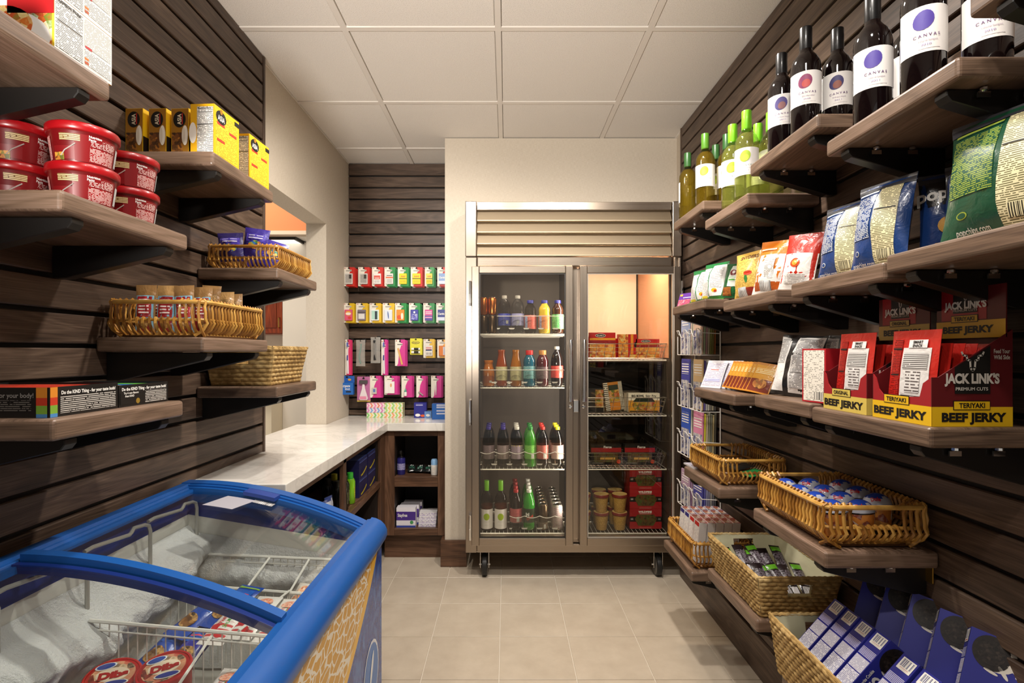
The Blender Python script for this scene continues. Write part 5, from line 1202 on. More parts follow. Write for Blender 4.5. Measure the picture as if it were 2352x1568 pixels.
# ---- willow basket with fruit cups
willow_basket('large willow basket full of clear fruit cups on the right wall', .745, .988, 1.205, 1.535, .817, .100, WBG, pitch=.0155, r=.0044, flare=.024)
CUPC = clear('f2f4f4', .03, 1, 1.5); DOME = mat('a9abb6', .10, 0, .7, .6); DBL = mat('22409c', .12, 0, .7, .6); PEACH = mat('d28a3a', .3); PEA2 = mat('8a3a2a', .35)
def fruit_cup():
    t = thing('fruit_cup', 'x', 'fruit cup', (0, 0, 0), 0, 'clear fruit cups')
    m = MB(); m.lathe([(.026, 0), (.027, .002), (.0365, .058)], PEA2, 22, mats=[PEA2, mottled(['c8742a', 'd89a4a', '8a3a24', 'e8e2d8'], 45)]); m.build('cup', t)
    # domed lid: film with a blue swash and red lettering
    m = MB(); m.lathe([(.0395, .058), (.0405, .060), (.0395, .063)], CUPC, 24, capb=False, capt=False); rr = .038
    def D(a, th): return (rr * math.sin(th) * math.cos(a), rr * math.sin(th) * math.sin(a), .063 + .030 * math.cos(th) - .001)
    def dm(u, v): return DBL if (.32 < u < .50 and v < .8) else DOME
    m.grid(lambda u, v: D(2 * math.pi * u, math.pi / 2 * v), 24, 7, DOME, flip=True, matfn=lambda u, v: DBL if v < .56 + .08 * math.sin(2 * math.pi * u * 2) else DOME)
    def W(a, b): 
        x, y = a, b; r2 = math.hypot(x, y); th = min(r2 / rr, 1.45); an = math.atan2(y, x); p = D(an, th); return (p[0], p[1], p[2] + .0008)
    m.text('Dole', -.004, -.036, .013, mat('b8202a', .3), w=.030, bold=.04, warp=W); m.build('lid', t, smooth_angle=60); return t
fc = None
fpos = [(.803, 1.478), (.873, 1.478), (.803, 1.407), (.873, 1.407), (.803, 1.336), (.873, 1.336), (.803, 1.265), (.873, 1.265), (.940, 1.442), (.940, 1.371), (.940, 1.300)]
fl_ = ['farthest, in the corner', 'far end, middle row', 'aisle side, second from the far end', 'middle row, second from the far end', 'aisle side, third from the far end', 'middle row, third from the far end', 'aisle side, nearest', 'middle row, nearest', 'wall side, farthest', 'wall side, centre', 'wall side, nearest']
for k, (x, y) in enumerate(fpos):
    lb = 'clear fruit cup in the large willow basket, ' + fl_[k]
    if fc is None: fc = fruit_cup(); o = fc; o['label'] = lb
    else: o = dup(fc, label=lb)
    o.scale = (.84, .84, .95); o.location = (x, y, .831 + .006 * (k in (8, 9, 10))); o.rotation_euler = (R(-4), R(-6), R(-50 + 9 * (k % 4)))
# ---- willow basket with cracker boxes
willow_basket('willow basket of blue and red cracker boxes on the lowest shelf', .75, .985, 2.075, 2.405, .404, .105, WBG, pitch=.0165)
def cracker(col):
    def f(m, w, d, h):
        Ft(m, w, d, h); m.panel(.003, w - .003, .002, d - .002, mottled(['d8d2c8', 'b89878', '8a3a2a', 'e8e4de'], 45)); Fl(m, w, d, h); m.panel(.004, d - .002, .004, h - .004, fine('efece8', 'b8b4b8', .008, .5))
        Ff(m, w, d, h); m.panel(.004, w - .004, .004, h - .004, fine('efece8', 'c8c4c8', .007, .5)); m.panel(.004, w - .004, h - .020, h - .004, mat(col, .4), 2)
    return f
for r_, (col, nm) in enumerate((('33307e', 'blue trimmed'), ('c8282a', 'red trimmed'))):
    for k in range(5):
        for j in (0, 1):
            y = (2.335 if r_ == 0 else 2.215) - .058 * j; x = .796 + .0345 * k
            carton('cracker_box', on[k] + ' from the aisle of the ' + ('far' if j == 0 else 'near') + ' ' + nm + ' white cracker boxes', 'cracker box', .054, .031, .165, (x, y, .412), R(-90), 'efece8', {'+z': col, '-x': col, '+x': 'e8e4e0'}, cracker(col), 'small cracker boxes', tilt=.10)
# ---- lined seagrass basket with dark snack bars
seagrass_basket('cloth lined seagrass basket of dark snack bars on the right', .757, .965, 1.535, 1.87, .492, .125, .020, True, 'seagrass baskets')
BARD = foil('241a1c')
def dbar2(panel, txt, blob):
    panel(.06, .94, .34, .80, fine('241a1c', '8a808a', .005, .46, .3), .0010); panel(.22, .78, .07, .30, foil('c8c4c8'), .0012)
def dbar(panel, txt, blob):
    panel(.04, .96, .78, .94, foil('5a9a24'), .0008); panel(.06, .94, .30, .74, fine('241a1c', '8a808a', .005, .46, .3), .0010); panel(.18, .82, .07, .26, bars('d8d4d8', '2a262a', .003), .0012)
bp_ = []
for k in range(6): bp_.append((.785 + .029 * k, 1.775 - .006 * (k % 3), .525 + .012 * (k % 2)))
for k in range(6): bp_.append((.785 + .029 * k, 1.640 - .006 * (k % 2), .520 + .008 * (k % 2)))
for k, (x, y, z) in enumerate(bp_):
    bag('snack_bar', on[k % 6] + ' from the aisle in the ' + ('far' if k < 6 else 'near') + ' row of dark green-tipped snack bars', 'snack bar', .036, .125, .016, BARD, BARD, (x, y - .05, z), R(4 - 3 * (k % 3)), 1.05, dbar2 if k % 3 == 1 else dbar, 90 + k, 'dark snack bars', .003, roll=R(6 * ((k % 3) - 1)), nu=6, nv=8)
# ---- lined seagrass basket with blue cookie boxes
seagrass_basket('cloth lined seagrass basket of blue cookie boxes at the bottom right', .75, .985, 1.02, 1.425, .40, .150, .018, True, 'seagrass baskets', holes=True)
OBL = mat('2c2f8e', .35); OB2 = mat('27388f', .35); CKD = mottled(['100c0b', '241c18', '1a1412'], 160); CRM = mat('e8e2d6', .4)
def oreo(m, w, d, h):
    # narrow side: nutrition panels and barcode; broad face: biscuit with milk splash, lettering along the box
    Fl(m, w, d, h); m.panel(.002, d - .002, .004, h * .36, fine('e6e4ee', '8a88b0', .0045, .45)); m.panel(.002, d - .002, h * .375, h * .57, fine('e6e4ee', '9a98b8', .0040, .40)); m.panel(.002, d - .002, h * .59, h * .72, fine('2c2f8e', 'd8d8ec', .0042, .35)); m.panel(d * .16, d * .92, h * .80, h * .975, Wt, 2); m.panel(d * .24, d * .86, h * .85, h * .96, bars('f1efe8', '2c2f6e', .003), 3); m.panel(d * .3, d * .8, h * .815, h * .835, fine('f1efe8', 'c8544a', .006, .2), 3)
    Ff(m, w, d, h); r = w * .40; m.disc(w * .57, h - r * 1.10, r * .98, r * 1.02, CRM, 1, 28); m.disc(w * .45, h - r * 1.12, r * .92, r * 1.04, CKD, 2, 28); m.disc(w * .45, h - r * 1.12, r * .66, r * .74, mottled(['2a221e', '0e0a09', '3a302a'], 220), 3, 24)
    for a, b, r1, r2, ro in ((.88, .60, .34, .10, .9), (.93, 1.1, .36, .09, .15), (.88, 1.6, .34, .12, -.6), (.72, 2.0, .42, .11, -.9), (.50, 2.2, .36, .09, -.2), (.96, .3, .09, .07, 0), (.80, .2, .07, .06, 0), (.97, 1.95, .08, .07, 0)): m.disc(w * a, h - r * b, r * r1, r * r2, CRM, 2, 12, ro)
    if h > .16: m.text('OREO', w * .50, h * .30, w * .36, Wt, w=h * .40, lift=3, bold=.05, rot=R(90)); h > .16 and m.text("Milk's Favorite Cookie", w * .17, h * .32, .0075, Wt, w=h * .42, lift=3, rot=R(90))
OW, OD, OH = .080, .050, .190
cnt = {}
def cookie(x, y, z, mrot, row, OH=.168):
    k = cnt.get(row, 0); cnt[row] = k + 1
    o = carton('cookie_box', on[k] + ' from the far end in the ' + row + ' of blue cookie boxes', 'cookie box', OW, OD, OH, (0, 0, 0), 0, OBL, {'+z': OB2, '-x': OBL}, oreo, 'blue cookie boxes')
    o.matrix_world = Matrix.Translation((x, y, z)) @ mrot
# aisle row leans to the wall, narrow printed side up; the others lean back with the biscuit face showing
LEAN = Matrix.Rotation(R(-5), 4, 'Z') @ Matrix.Rotation(R(42), 4, 'Y') @ Matrix.Rotation(R(-4), 4, 'X')
BACK = Matrix.Rotation(R(-40), 4, 'Z') @ Matrix.Rotation(R(12), 4, 'Y') @ Matrix.Rotation(R(-30), 4, 'X')
for k in range(4): cookie(.806, 1.372 - .0525 * k, .462, LEAN, 'aisle side row')
for k in range(5): cookie(.945, 1.345 - .078 * k, .560, BACK, 'upper wall side row', .150)
cookie(.806, 1.130, .455, LEAN, 'nearest pair'); cookie(.806, 1.074, .455, LEAN, 'nearest pair')
# ================================================================ goods in the refrigerator
def rx(px, Y=3.05): return (px - CX) / F * Y
SODA = [(.026, 0), (.034, .006), (.0355, .02), (.0345, .05), (.0345, .085), (.0355, .10), (.0355, .14), (.033, .165), (.024, .192), (.0135, .208), (.0125, .216)]
SCAP = [(.0145, .216), (.0150, .218), (.0150, .231), (.0140, .233), (.001, .233)]
JUICE = [(.028, 0), (.034, .005), (.035, .02), (.035, .105), (.033, .120), (.0345, .135), (.030, .152), (.019, .168), (.0165, .176)]
JCAP = [(.0185, .176), (.019, .178), (.019, .192), (.0178, .194), (.001, .194)]
WATER = [(.028, 0), (.036, .006), (.037, .02), (.037, .125), (.0375, .140), (.036, .160), (.030, .180), (.018, .198), (.0125, .204)]
WCAP2 = [(.0145, .204), (.0150, .206), (.0150, .220), (.0140, .222), (.001, .222)]
TEA = [(.028, 0), (.033, .005), (.034, .02), (.034, .115), (.031, .130), (.027, .150), (.0215, .175), (.020, .195), (.0215, .199), (.0215, .212), (.020, .2135)]
JAR = [(.030, 0), (.0355, .005), (.036, .015), (.036, .080), (.033, .098), (.028, .112), (.0255, .125), (.0255, .135), (.0285, .138), (.0285, .150), (.026, .152)]
SPORT = [(.028, 0), (.0355, .006), (.0365, .03), (.034, .05), (.036, .07), (.036, .10), (.034, .115), (.0365, .135), (.034, .155), (.024, .176), (.0185, .184)]
SPCAP = [(.0215, .184), (.022, .186), (.022, .208), (.0205, .211), (.001, .211)]
CL = clear('eef0f2', .02, 1, 1.5)
def dk(c, r=.08): return mat(c, r, 0, .6, .3)
def sl(bg, fg, pitch=.006): return fine(bg, fg, pitch, .40, .35)
RG = {'top': 'drinks on the top refrigerator shelf', 'mid': 'drinks on the second refrigerator shelf', 'low': 'bottles on the third refrigerator shelf', 'floor': 'drinks on the bottom of the refrigerator'}
def drink(label, px, sh, prof, capp, body, cap, lab, Y=3.05, name='drink_bottle', liquid=None, cat='bottle', rz=0, n_back=0, back_label=None, seg=16):
    z = LSH[sh] + .001
    t = bottle(name, label, cat, prof, (rx(px, Y), Y, z), body, cap, capp, lab=lab, rz=rz, group=RG[sh], seg=seg, liquid=liquid)
    for k in range(n_back): dup(t, loc=(rx(px, Y) * 1.0 + .004 * (k + 1) * (-1 if px < 1200 else 1) * .2, Y + .085 * (k + 1), z), label=back_label + ', ' + ['second', 'third', 'fourth', 'fifth', 'rearmost'][k] + ' in its line')
    return t
def can(label, px, sh, h, r, body, Y=3.05, z=None, n_back=0, back_label=None, lab=None):
    zz = z if z is not None else LSH[sh] + .001
    t = bottle('drink_can', label, 'can', [(r * .78, 0), (r * .95, .004), (r, .010), (r, h - .012), (r * .84, h - .003)], (rx(px, Y), Y, zz), body, mat('b8b0a4', .25, .9), [(r * .84, h - .003), (r * .86, h), (r * .80, h), (r * .78, h - .003), (.001, h - .003)], lab=lab, group=RG[sh], seg=20, capname='can_top')
    for k in range(n_back): dup(t, loc=(rx(px, Y), Y + .072 * (k + 1), zz), label=back_label + ', ' + ['second', 'third', 'fourth', 'fifth', 'rearmost'][k] + ' in its line')
    return t
COP = mat('c0723a', .22, .9); COPD = mat('5a4632', .25, .8)
for j, px in enumerate((1111, 1131)):
    for k in (0, 1): can(('upper' if k else 'lower') + ' copper coloured can at the top left, ' + ('outer' if j == 0 else 'inner') + ' stack', px, 'top', .105, .0255, COP if k else COPD, z=LSH['top'] + .001 + k * .1065)
BOOL = mat('2a2f8a', .35)
drink('clear water bottle with a dark blue label', 1158.6, 'top', WATER, WCAP2, CL, mat('dcd8d0', .4), (.045, .115, .0376, sl('2a2f86', '6a6fc0'), 300, lambda p, t, b: p(.010, .024, .055, .075, bars())))
drink('clear water bottle with a pale violet label', 1189, 'top', WATER, WCAP2, CL, mat('dcd8d0', .4), (.045, .115, .0376, sl('8a88b8', 'b0aed0'), 300, lambda p, t, b: p(-.006, .010, .055, .078, bars('c8c8d8', '8a88a8'))))
drink('clear bottle with a red label and blue cap', 1218, 'top', JUICE, JCAP, clear('d8d4cc', .03), mat('3a3a8e', .4), (.025, .105, .0356, sl('d84a44', 'e8a098'), 300, lambda p, t, b: p(-.04, -.018, .03, .10, sl('c8c8d8', '4a6ab0'))))
drink('yellow juice bottle with an orange label and blue cap', 1250.5, 'top', JUICE, JCAP, dk('d6b43c', .15), mat('3a3a8e', .4), (.025, .105, .0356, sl('e0783a', 'f0b080'), 300, lambda p, t, b: p(-.04, -.02, .03, .10, sl('c8c8d8', '6a6ab0'))))
drink('brown drink bottle with a bright green label', 1281, 'top', JUICE, JCAP, dk('3a2014', .1), mat('2e2e78', .4), (.025, .110, .0356, sl('2aa04a', 'a8e0a0'), 300, lambda p, t, b: p(.018, .04, .03, .10, sl('186a34', 'd0e8d0'))))
drink('squat orange juice jar without a label band', 1122, 'mid', JAR, None, dk('b86a24', .12), None, (.018, .06, .0364, sl('a85a24', '8a4418'), 120, lambda p, t, b: p(.006, .022, .022, .034, bars())))
CRL = sl('d8cfa4', '8a8460', .0055)
for px, nm in ((1152, 'reddish'), (1185, 'golden')):
    drink(nm + ' iced tea bottle with a cream label', px, 'mid', TEA, None, dk('8a3c16' if nm == 'reddish' else '9a5c14', .07), None, (.035, .115, .0346, CRL, 260, lambda p, t, b: p(-.014, .010, .045, .060, bars('d8cfa4', '3a3424'))))
drink('bright teal sports drink with a red cap', 1216, 'mid', SPORT, SPCAP, dk('1a5a72', .1), mat('c8282a', .35), (.045, .118, .0372, sl('2a7a88', 'a8d0d4'), 200))
drink('dark red drink bottle with a tan cap', 1246, 'mid', SPORT, SPCAP, dk('4a1418', .1), mat('c08448', .35), (.045, .115, .0372, sl('4a3438', '8a7478'), 260))
drink('cola bottle with a red label and white cap on the second shelf', 1279, 'mid', SODA, SCAP, dk('140a08', .06), mat('e0dcd4', .4), (.050, .120, .0360, sl('c8201c', 'e86a60'), 300, lambda p, t, b: p(.012, .026, .055, .08, bars())))
CLB = clear('b8a898', .03); 
for px, nm, cap, body, lab in (
    (1122, 'purple capped bottle at the far left of the third shelf', '3a2a88', CLB, sl('6a5a5e', '9a8a8e')), (1155.5, 'purple capped bottle second on the third shelf', '3a2a88', CLB, sl('7a686a', 'a89a98')),
    (1187, 'white capped bottle with a yellow edged label', 'dcd8d0', CLB, sl('8a7888', 'b0a0a8')), (1218, 'green soda bottle with a green cap', '2a8a3a', dk('3f8f2c', .08), sl('4fa83a', 'a8d87a')),
    (1246, 'clear bottle with a red cap and red label', 'c8281e', CLB, sl('a8443c', 'c88a80')), (1280, 'yellow capped bottle with a white label', 'd8cc1c', CLB, sl('c8beb4', '9a5a58'))):
    ex = (lambda p, t, b: p(-.05, .05, .122, .128, mat('d8c83a', .4))) if 'yellow edged' in nm else (lambda p, t, b: p(.004, .022, .052, .082, bars())) if px in (1218, 1246) else None
    drink(nm, px, 'low', SODA, SCAP, body, mat(cap, .35), (.048, .128, .0361, lab, 300, ex), n_back=2, back_label='bottle behind the ' + nm.replace(' at the far left of the third shelf', ' at far left').replace(' second on the third shelf', ' second from left'), seg=14)
for px, nm in ((1118, 'left'), (1150, 'right')):
    t = bottle('wine_bottle', nm + ' chilled white wine bottle on the refrigerator floor', 'wine bottle', WPROF, (rx(px), 3.05, LSH['floor'] + .001), clear('b08a4a', .02), GCAP, WCAP, lab=(.012, .130, .0380, LAB, 170, lambda p, t_, b: (b(0, .085, .019, .021, mat('a3bf1a', .5)), t_('C A N V A S', 0, .055, .005, mat('9aa89a', .5), ww=.034), t_('Chardonnay', 0, .035, .0035, mat('b8b8b0', .5), ww=.022))), group=RG['floor'], seg=24, liquid=([(.029, .006), (.0352, .010), (.0360, .150), (.001, .150)], dk('9a5a1c', .1)), capname='foil_cap'); t.scale = (.95, .95, .96)
drink('red capped cola bottle on the refrigerator floor', 1185, 'floor', SODA, SCAP, dk('180c0a', .06), mat('a82428', .35), (.048, .128, .0361, sl('9a3a40', 'c87a78'), 300, lambda p, t, b: p(.004, .022, .052, .082, bars())), n_back=3, back_label='cola bottle behind the red capped one', seg=14)
drink('green soda bottle with a white cap on the refrigerator floor', 1215, 'floor', SODA, SCAP, dk('2f8a2a', .08), mat('d8d8d0', .4), (.048, .128, .0361, mat('20301c', .35), 300, lambda p, t, b: (t('M', -.010, .095, .020, mat('d8d8d0', .4), bold=.04), t('DEW', .006, .078, .013, mat('c83a2a', .4), bold=.04, rot=.5))), n_back=3, back_label='green soda bottle behind the white capped one', seg=14)
can('brown drink can on the refrigerator floor', 1247, 'floor', .150, .0285, COPD, n_back=5, back_label='brown drink can behind the front one', lab=(.008, .045, .0288, sl('4a382a', '8a7868'), 200, lambda p, t, b: p(.004, .016, .010, .036, bars())))
can('silver drink can on the refrigerator floor', 1280, 'floor', .148, .0300, mat('b0aaa4', .3, .7), n_back=5, back_label='silver drink can behind the front one', lab=(.012, .135, .0303, sl('b8b0ac', '8a5a60', .008), 300))
# freezer side
SRED = mat('b81e20', .38)
FOOD1 = mottled(['c8541c', 'e0a03a', 'a8341a', 'd8c070', 'e87828'], 70); FOOD2 = mottled(['8a5a24', 'c8983a', '4a6a24', 'b8482a', 'd8c88a'], 70); FOODD = mottled(['3a2a18', '5a4424', '4a5a24', '6a3a20'], 80)
def stouf(m, w, d, h):
    Ff(m, w, d, h); m.panel(0, w, 0, h * .55, FOOD1); m.panel(0, w, h * .70, h * .78, mat('e0a030', .4)); m.panel(0, w, h * .56, h * .68, mat('8e1a1e', .4)); m.disc(w * .42, h * .88, w * .20, h * .075, Wt, 2); m.disc(w * .42, h * .88, w * .185, h * .062, BK_, 3); m.text("Stouffer's", w * .42, h * .88, h * .045, Wt, w=w * .27, lift=4)
def stouf2(m, w, d, h):
    Ff(m, w, d, h); m.panel(0, w * .52, 0, h, FOOD1); m.panel(w * .66, w * .80, 0, h, mat('e08a28', .4)); m.panel(w * .6, w, 0, h * .14, FOOD1, 2); m.disc(w * .90, h * .55, w * .06, h * .12, BK_, 2)
z1 = RSH['top'] + .009; z2 = RSH['mid'] + .009; z3 = RSH['low'] + .009; z4 = RSH['floor'] + .002
FG = 'frozen meal boxes in the refrigerator'
carton('frozen_meal_box', 'large red frozen meal box with a black oval on the upper freezer basket', 'meal box', .152, .04, .148, (rx(1381, 3.06) + .004, 3.06, z1), 0, SRED, None, stouf, FG)
carton('frozen_meal_box', 'red frozen meal box stood on its side in the upper freezer basket', 'meal box', .110, .04, .138, (rx(1438.5, 3.06) + .004, 3.06, z1), 0, SRED, None, stouf2, FG)
carton('frozen_meal_box', 'smaller red frozen meal box at the right of the upper basket', 'meal box', .138, .04, .110, (rx(1490, 3.06) - .012, 3.06, z1), 0, SRED, None, stouf, FG)
def bigbowl(m, w, d, h):
    Ff(m, w, d, h); m.panel(0, w, 0, h * .62, mat('d8962a', .4)); m.panel(w * .14, w * .86, h * .10, h * .70, FOOD2, 2, [(w * .2, h * .1), (w * .8, h * .1), (w * .88, h * .4), (w * .78, h * .70), (w * .22, h * .70), (w * .12, h * .4)]); m.panel(w * .2, w * .8, h * .58, h * .74, mat('1e2a1e', .4), 3, [(w * .14, h * .55), (w * .86, h * .55), (w * .76, h * .74), (w * .24, h * .74)]); m.text('BIG BOWL', w * .30, h * .86, h * .11, BK_, w=w * .40, lift=3, bold=.04); m.text('Stir Fry', w * .72, h * .86, h * .11, BK_, w=w * .34, lift=3); m.panel(.04 * w, .96 * w, .02 * h, .08 * h, mat('2a2a22', .4), 3)
def bertolli(m, w, d, h):
    Ff(m, w, d, h); m.panel(0, w * .24, 0, h, fine('d8d0bc', '3a362e', .016, .3)); m.panel(w * .80, w, 0, h, fine('d8d0bc', '3a362e', .010, .3)); m.panel(w * .26, w * .78, h * .28, h * .82, FOOD2, 2); m.panel(w * .26, w * .78, 0, h * .26, mat('c87a24', .4), 2); m.panel(w * .26, w * .78, h * .72, h * .90, mat('26301e', .4), 3)
carton('frozen_meal_box', 'white and orange stir fry bowl box in the middle freezer basket', 'meal box', .184, .045, .112, (rx(1477, 3.07), 3.07, z2), 0, 'e6dfcc', None, bigbowl, FG)
carton('frozen_meal_box', 'tilted narrow meal box in the middle freezer basket', 'meal box', .110, .03, .165, (rx(1411, 3.06) + .006, 3.065, z2 + .012), 0, 'b87424', None, bertolli, FG, tilt=.05, tiltz=R(-7))
carton('frozen_meal_bag', 'dark bag style meal box at the left of the middle basket', 'meal box', .095, .03, .140, (rx(1368, 3.06) - .004, 3.06, z2), 0, '2e2a26', None, lambda m, w, d, h: (Ff(m, w, d, h), m.panel(w * .5, w, h * .1, h * .95, FOOD2), m.panel(0, w, 0, h * .2, BK_, 2), m.panel(w * .05, w * .48, h * .5, h * .64, fine('2e2a26', '8a8478', .014, .3), 2)), FG)
def fierce(m, w, d, h):
    Ff(m, w, d, h); m.panel(0, w, h * .62, h * .84, mat('9a1c22', .4)); m.panel(w * .1, w * .9, h * .12, h * .60, FOODD); m.disc(w * .92, h * .15, w * .07, h * .10, mat('c8401c'), 3); m.panel(w * .3, w * .8, h * .25, h * .36, mat('c89a4a', .5), 3); m.text('Fierce', w * .55, h * .88, h * .11, Wt, w=w * .26, lift=3); m.panel(.04 * w, .4 * w, .06 * h, .10 * h, mat('8a8478'), 3)
for k, px in enumerate((1388, 1465)):
    carton('frozen_meal_box', ['left', 'right'][k] + ' dark frozen meal box with a red band in the low freezer basket', 'meal box', .178, .05, .118, (rx(px, 3.08) + .006, 3.08, z3), 0, '1a1614', None, fierce, FG)
for k in range(3):  # rear ranks added to block the cabinet lamp
    for j in range(3): carton('frozen_meal_box', on[j] + ' added red meal box in the ' + ['second', 'third', 'rear'][k] + ' rank of the upper freezer basket', 'meal box', .125, .045, .125 - .01 * j, (.492 + .142 * j, 3.125 + .11 * k, z1), 0, SRED, None, None, FG)
    for j in range(3): carton('frozen_meal_box', on[j] + ' added pale meal box in the ' + ['second', 'third', 'rear'][k] + ' rank of the middle freezer basket', 'meal box', .125, .045, .105, (.488 + .142 * j, 3.14 + .11 * k, z2), 0, 'b8a890', None, None, FG)
def wild(m, w, d, h):
    Ff(m, w, d, h); m.panel(0, w, h * .36, h * .62, BK_); m.panel(0, 0, 0, 0, FOODD, 2, [(w * .16, h * .50), (w * .26, h * .16), (w * .74, h * .16), (w * .86, h * .50), (w * .76, h * .72), (w * .24, h * .72)]); m.text('WILDFIRE', w * .48, h * .86, h * .085, Wt, w=w * .42, lift=2, bold=.05); m.panel(w * .30, w * .68, h * .76, h * .775, Wt, 2); m.panel(w * .30, w * .68, h * .03, h * .10, fine('a01c22', 'd87a72', h * .1, .3), 3); m.panel(w * .03, w * .11, h * .44, h * .54, fine('141210', 'd8d4cc', .006, .2), 3); m.panel(w * .89, w * .97, h * .44, h * .54, fine('141210', 'a8a49c', .006, .2), 3)
for k in range(3):
    carton('frozen_meal_box', ['bottom', 'middle', 'top'][k] + ' box of the red frozen meal stack on the freezer floor', 'meal box', .188, .15, .1160, (rx(1483, 3.05), 3.125, z4 + .1170 * k), 0, 'a01c22', None, wild, FG)
TUB = [(.030, 0), (.031, .002), (.042, .085)]; TLID = [(.0425, .085), (.045, .087), (.045, .101), (.0435, .103), (.040, .103), (.039, .1015), (.001, .1015)]
MAR = mat('7a2a26', .35); TCR = mat('cfa75a', .4)
tb = [(1381, 3.05, 0), (1381, 3.05, 1), (1423, 3.05, 0), (1423, 3.05, 1), (1375, 3.15, 0), (1375, 3.15, 1), (1412, 3.15, 0), (1412, 3.15, 1), (1349, 3.06, 0), (1349, 3.06, 1)]
for px, Y, k in tb:
    nm = {1381: 'front left', 1423: 'front right', 1375: 'rear left', 1412: 'rear right', 1349: 'farthest left'}[px]
    x = rx(px, Y) if px != 1349 else RI[0] + .047
    t = thing('ice_cream_tub', ('upper' if k else 'lower') + ' ice cream tub of the ' + nm + ' stack on the freezer floor', 'ice cream tub', (x, Y, z4 + k * .1045), R(12 * k - 8), 'ice cream tubs')
    m = MB(); m.lathe(TUB, TCR, 22, mats=[TCR, fine('cfa75a', '9a7434', .007, .45)]); m.build('tub', t)
    m = MB(); m.lathe(TLID, MAR, 24, mats=[MAR, MAR, MAR, mat('c8a868', .4), mat('c8a868', .4), mat('c8a868', .4)]); m.build('lid', t)

# ================================================================ carded goods hanging on the back wall
HY = 3.430
PKG = 'carded goods on the back wall'
def hook(x, z, of):
    m = MB(); m.tube([(0, 0, .012), (0, -.004, 0), (0, -.085, 0), (0, -.097, .010)], .0022, BLACK, 6); m.box(-.012, .012, 0, .003, -.004, .022, BLACK)
    tag(m.build('peg_hook', loc=(x, 3.516, z)), 'hook holding the ' + of.replace('carded pack', 'card'), 'hook', 'peg hooks on the back wall')
def pack(label, pxl, pxr, pyt, pyb, base, style, inner=None, n=2):
    Y = HY; x0, z1_ = (pxl - CX) / F * Y, CH + (CY - pyt) / F * Y; x1 = (pxr - CX) / F * Y; z0 = CH + (CY - pyb) / F * Y
    w = (x1 - x0) * (.88 if n else .98); h = z1_ - z0; cx = x0 + w / 2
    t = thing('carded_pack', label, 'carded pack', (cx, Y, z0), 0, PKG)
    m = MB(); m.rbox(-w / 2, w / 2, -.001, .001, 0, h, .004, mat(base, .35), 'y', 2); m.v = [Vector((v.x, v.y, v.z)) for v in m.v]
    m2 = m; m2.frame((-w / 2, -.001, 0), (1, 0, 0), (0, 0, 1), .0004)
    if style != 'plain':
        m2.panel(0, 0, 0, 0, mat('e8e2d4', .4), 1, [(0, 0), (w * .18, 0), (w * .30, h * .10), (w * .40, h * .55), (w * .62, h * .80), (w * .40, h), (0, h)])
        m2.panel(w * .22, w * .72, h * .78, h * .86, fine('e8e2d4', '4a4640', h * .09, .3), 2); m2.disc(w * .13, h * .95, w * .07, h * .018, mat('a83a30', .4), 2, 10)
    m2.panel(w * .40, w * .56, h * .90, h * .96, BK_, 3)
    m.build('backing_card', t)
    if inner: inner(t, w, h)
    for k in range(n):
        c = dup(t, loc=(cx + .003 * (k + 1), Y + .024 * (k + 1), z0 - .002 * (k + 1)), label=['second', 'third'][k] + ' pack behind the ' + label.replace('carded pack', 'card').replace(' in the bottom row', '').replace(' in the third row', '').replace(', ', ' ').replace('with a ', 'with '), group=PKG + ', rear ones')
    hook(cx, z1_ - .012, label)
    return t
def blister(cols, art=None, txt=None, box=(.16, .84, .10, .66), dep=.014):
    def f(t, w, h):
        m = MB(); m.box(w * (box[0] - .5), w * (box[1] - .5), -dep, -.0016, h * box[2], h * box[3], mat(cols[0], .4)); m.frame((w * (box[0] - .5), -dep, h * box[2]), (1, 0, 0), (0, 0, 1), .0004); bw, bh = w * (box[1] - box[0]), h * (box[3] - box[2])
        if art: art(m, bw, bh)
        else:
            m.panel(bw * .08, bw * .92, bh * .35, bh * .62, mat(cols[1], .4)); m.panel(bw * .1, bw * .9, bh * .08, bh * .28, fine(cols[0], '8a8680', .005, .4), 1)
            if txt: m.text(txt, bw * .5, bh * .8, bh * .16, mat(cols[2] if len(cols) > 2 else '2a2620', .4), w=bw * .8, lift=2, bold=.03)
        m.build('blister', t, bevel=.002, seg=1)
    return f
def a_grey(m, w, h): m.panel(w * .1, w * .9, h * .1, h * .9, fine('b8b4ae', '8a8680', .006, .4)); m.panel(w * .55, w * .88, h * .5, h * .9, mat('3a3632', .4), 2)
def a_carmex(m, w, h): m.panel(w * .1, w * .9, h * .45, h * .8, mat('d84a3a', .4)); m.panel(w * .2, w * .8, h * .52, h * .72, fine('d84a3a', 'f0ece4', h * .3, .25), 2); m.panel(w * .15, w * .85, h * .1, h * .35, fine('e8e4de', 'a8a49e', .006, .4))
def a_bayer(m, w, h): m.panel(0, w, h * .55, h * .68, mat('d86a3a', .4)); m.panel(w * .15, w * .85, h * .08, h * .48, fine('d8d4ce', '9a9690', .005, .35)); m.panel(w * .12, w * .88, h * .76, h * .9, fine('e0dcd6', '5a564e', h * .2, .3), 2)
def a_advil(m, w, h): m.text('Advil', w * .5, h * .72, h * .16, mat('d8702a', .4), w=w * .6, lift=2, bold=.03); m.panel(0, w, h * .48, h * .54, BK_); m.panel(w * .1, w * .9, h * .1, h * .38, fine('e8d41c', 'b8a020', .006, .4))
def a_pink(m, w, h): m.disc(w * .5, h * .66, w * .38, h * .22, mat('e8a03a', .4)); m.disc(w * .5, h * .62, w * .34, h * .12, mat('efe6dc', .4), 2); m.disc(w * .66, h * .25, w * .22, h * .12, mat('d83a3a', .4), 2)
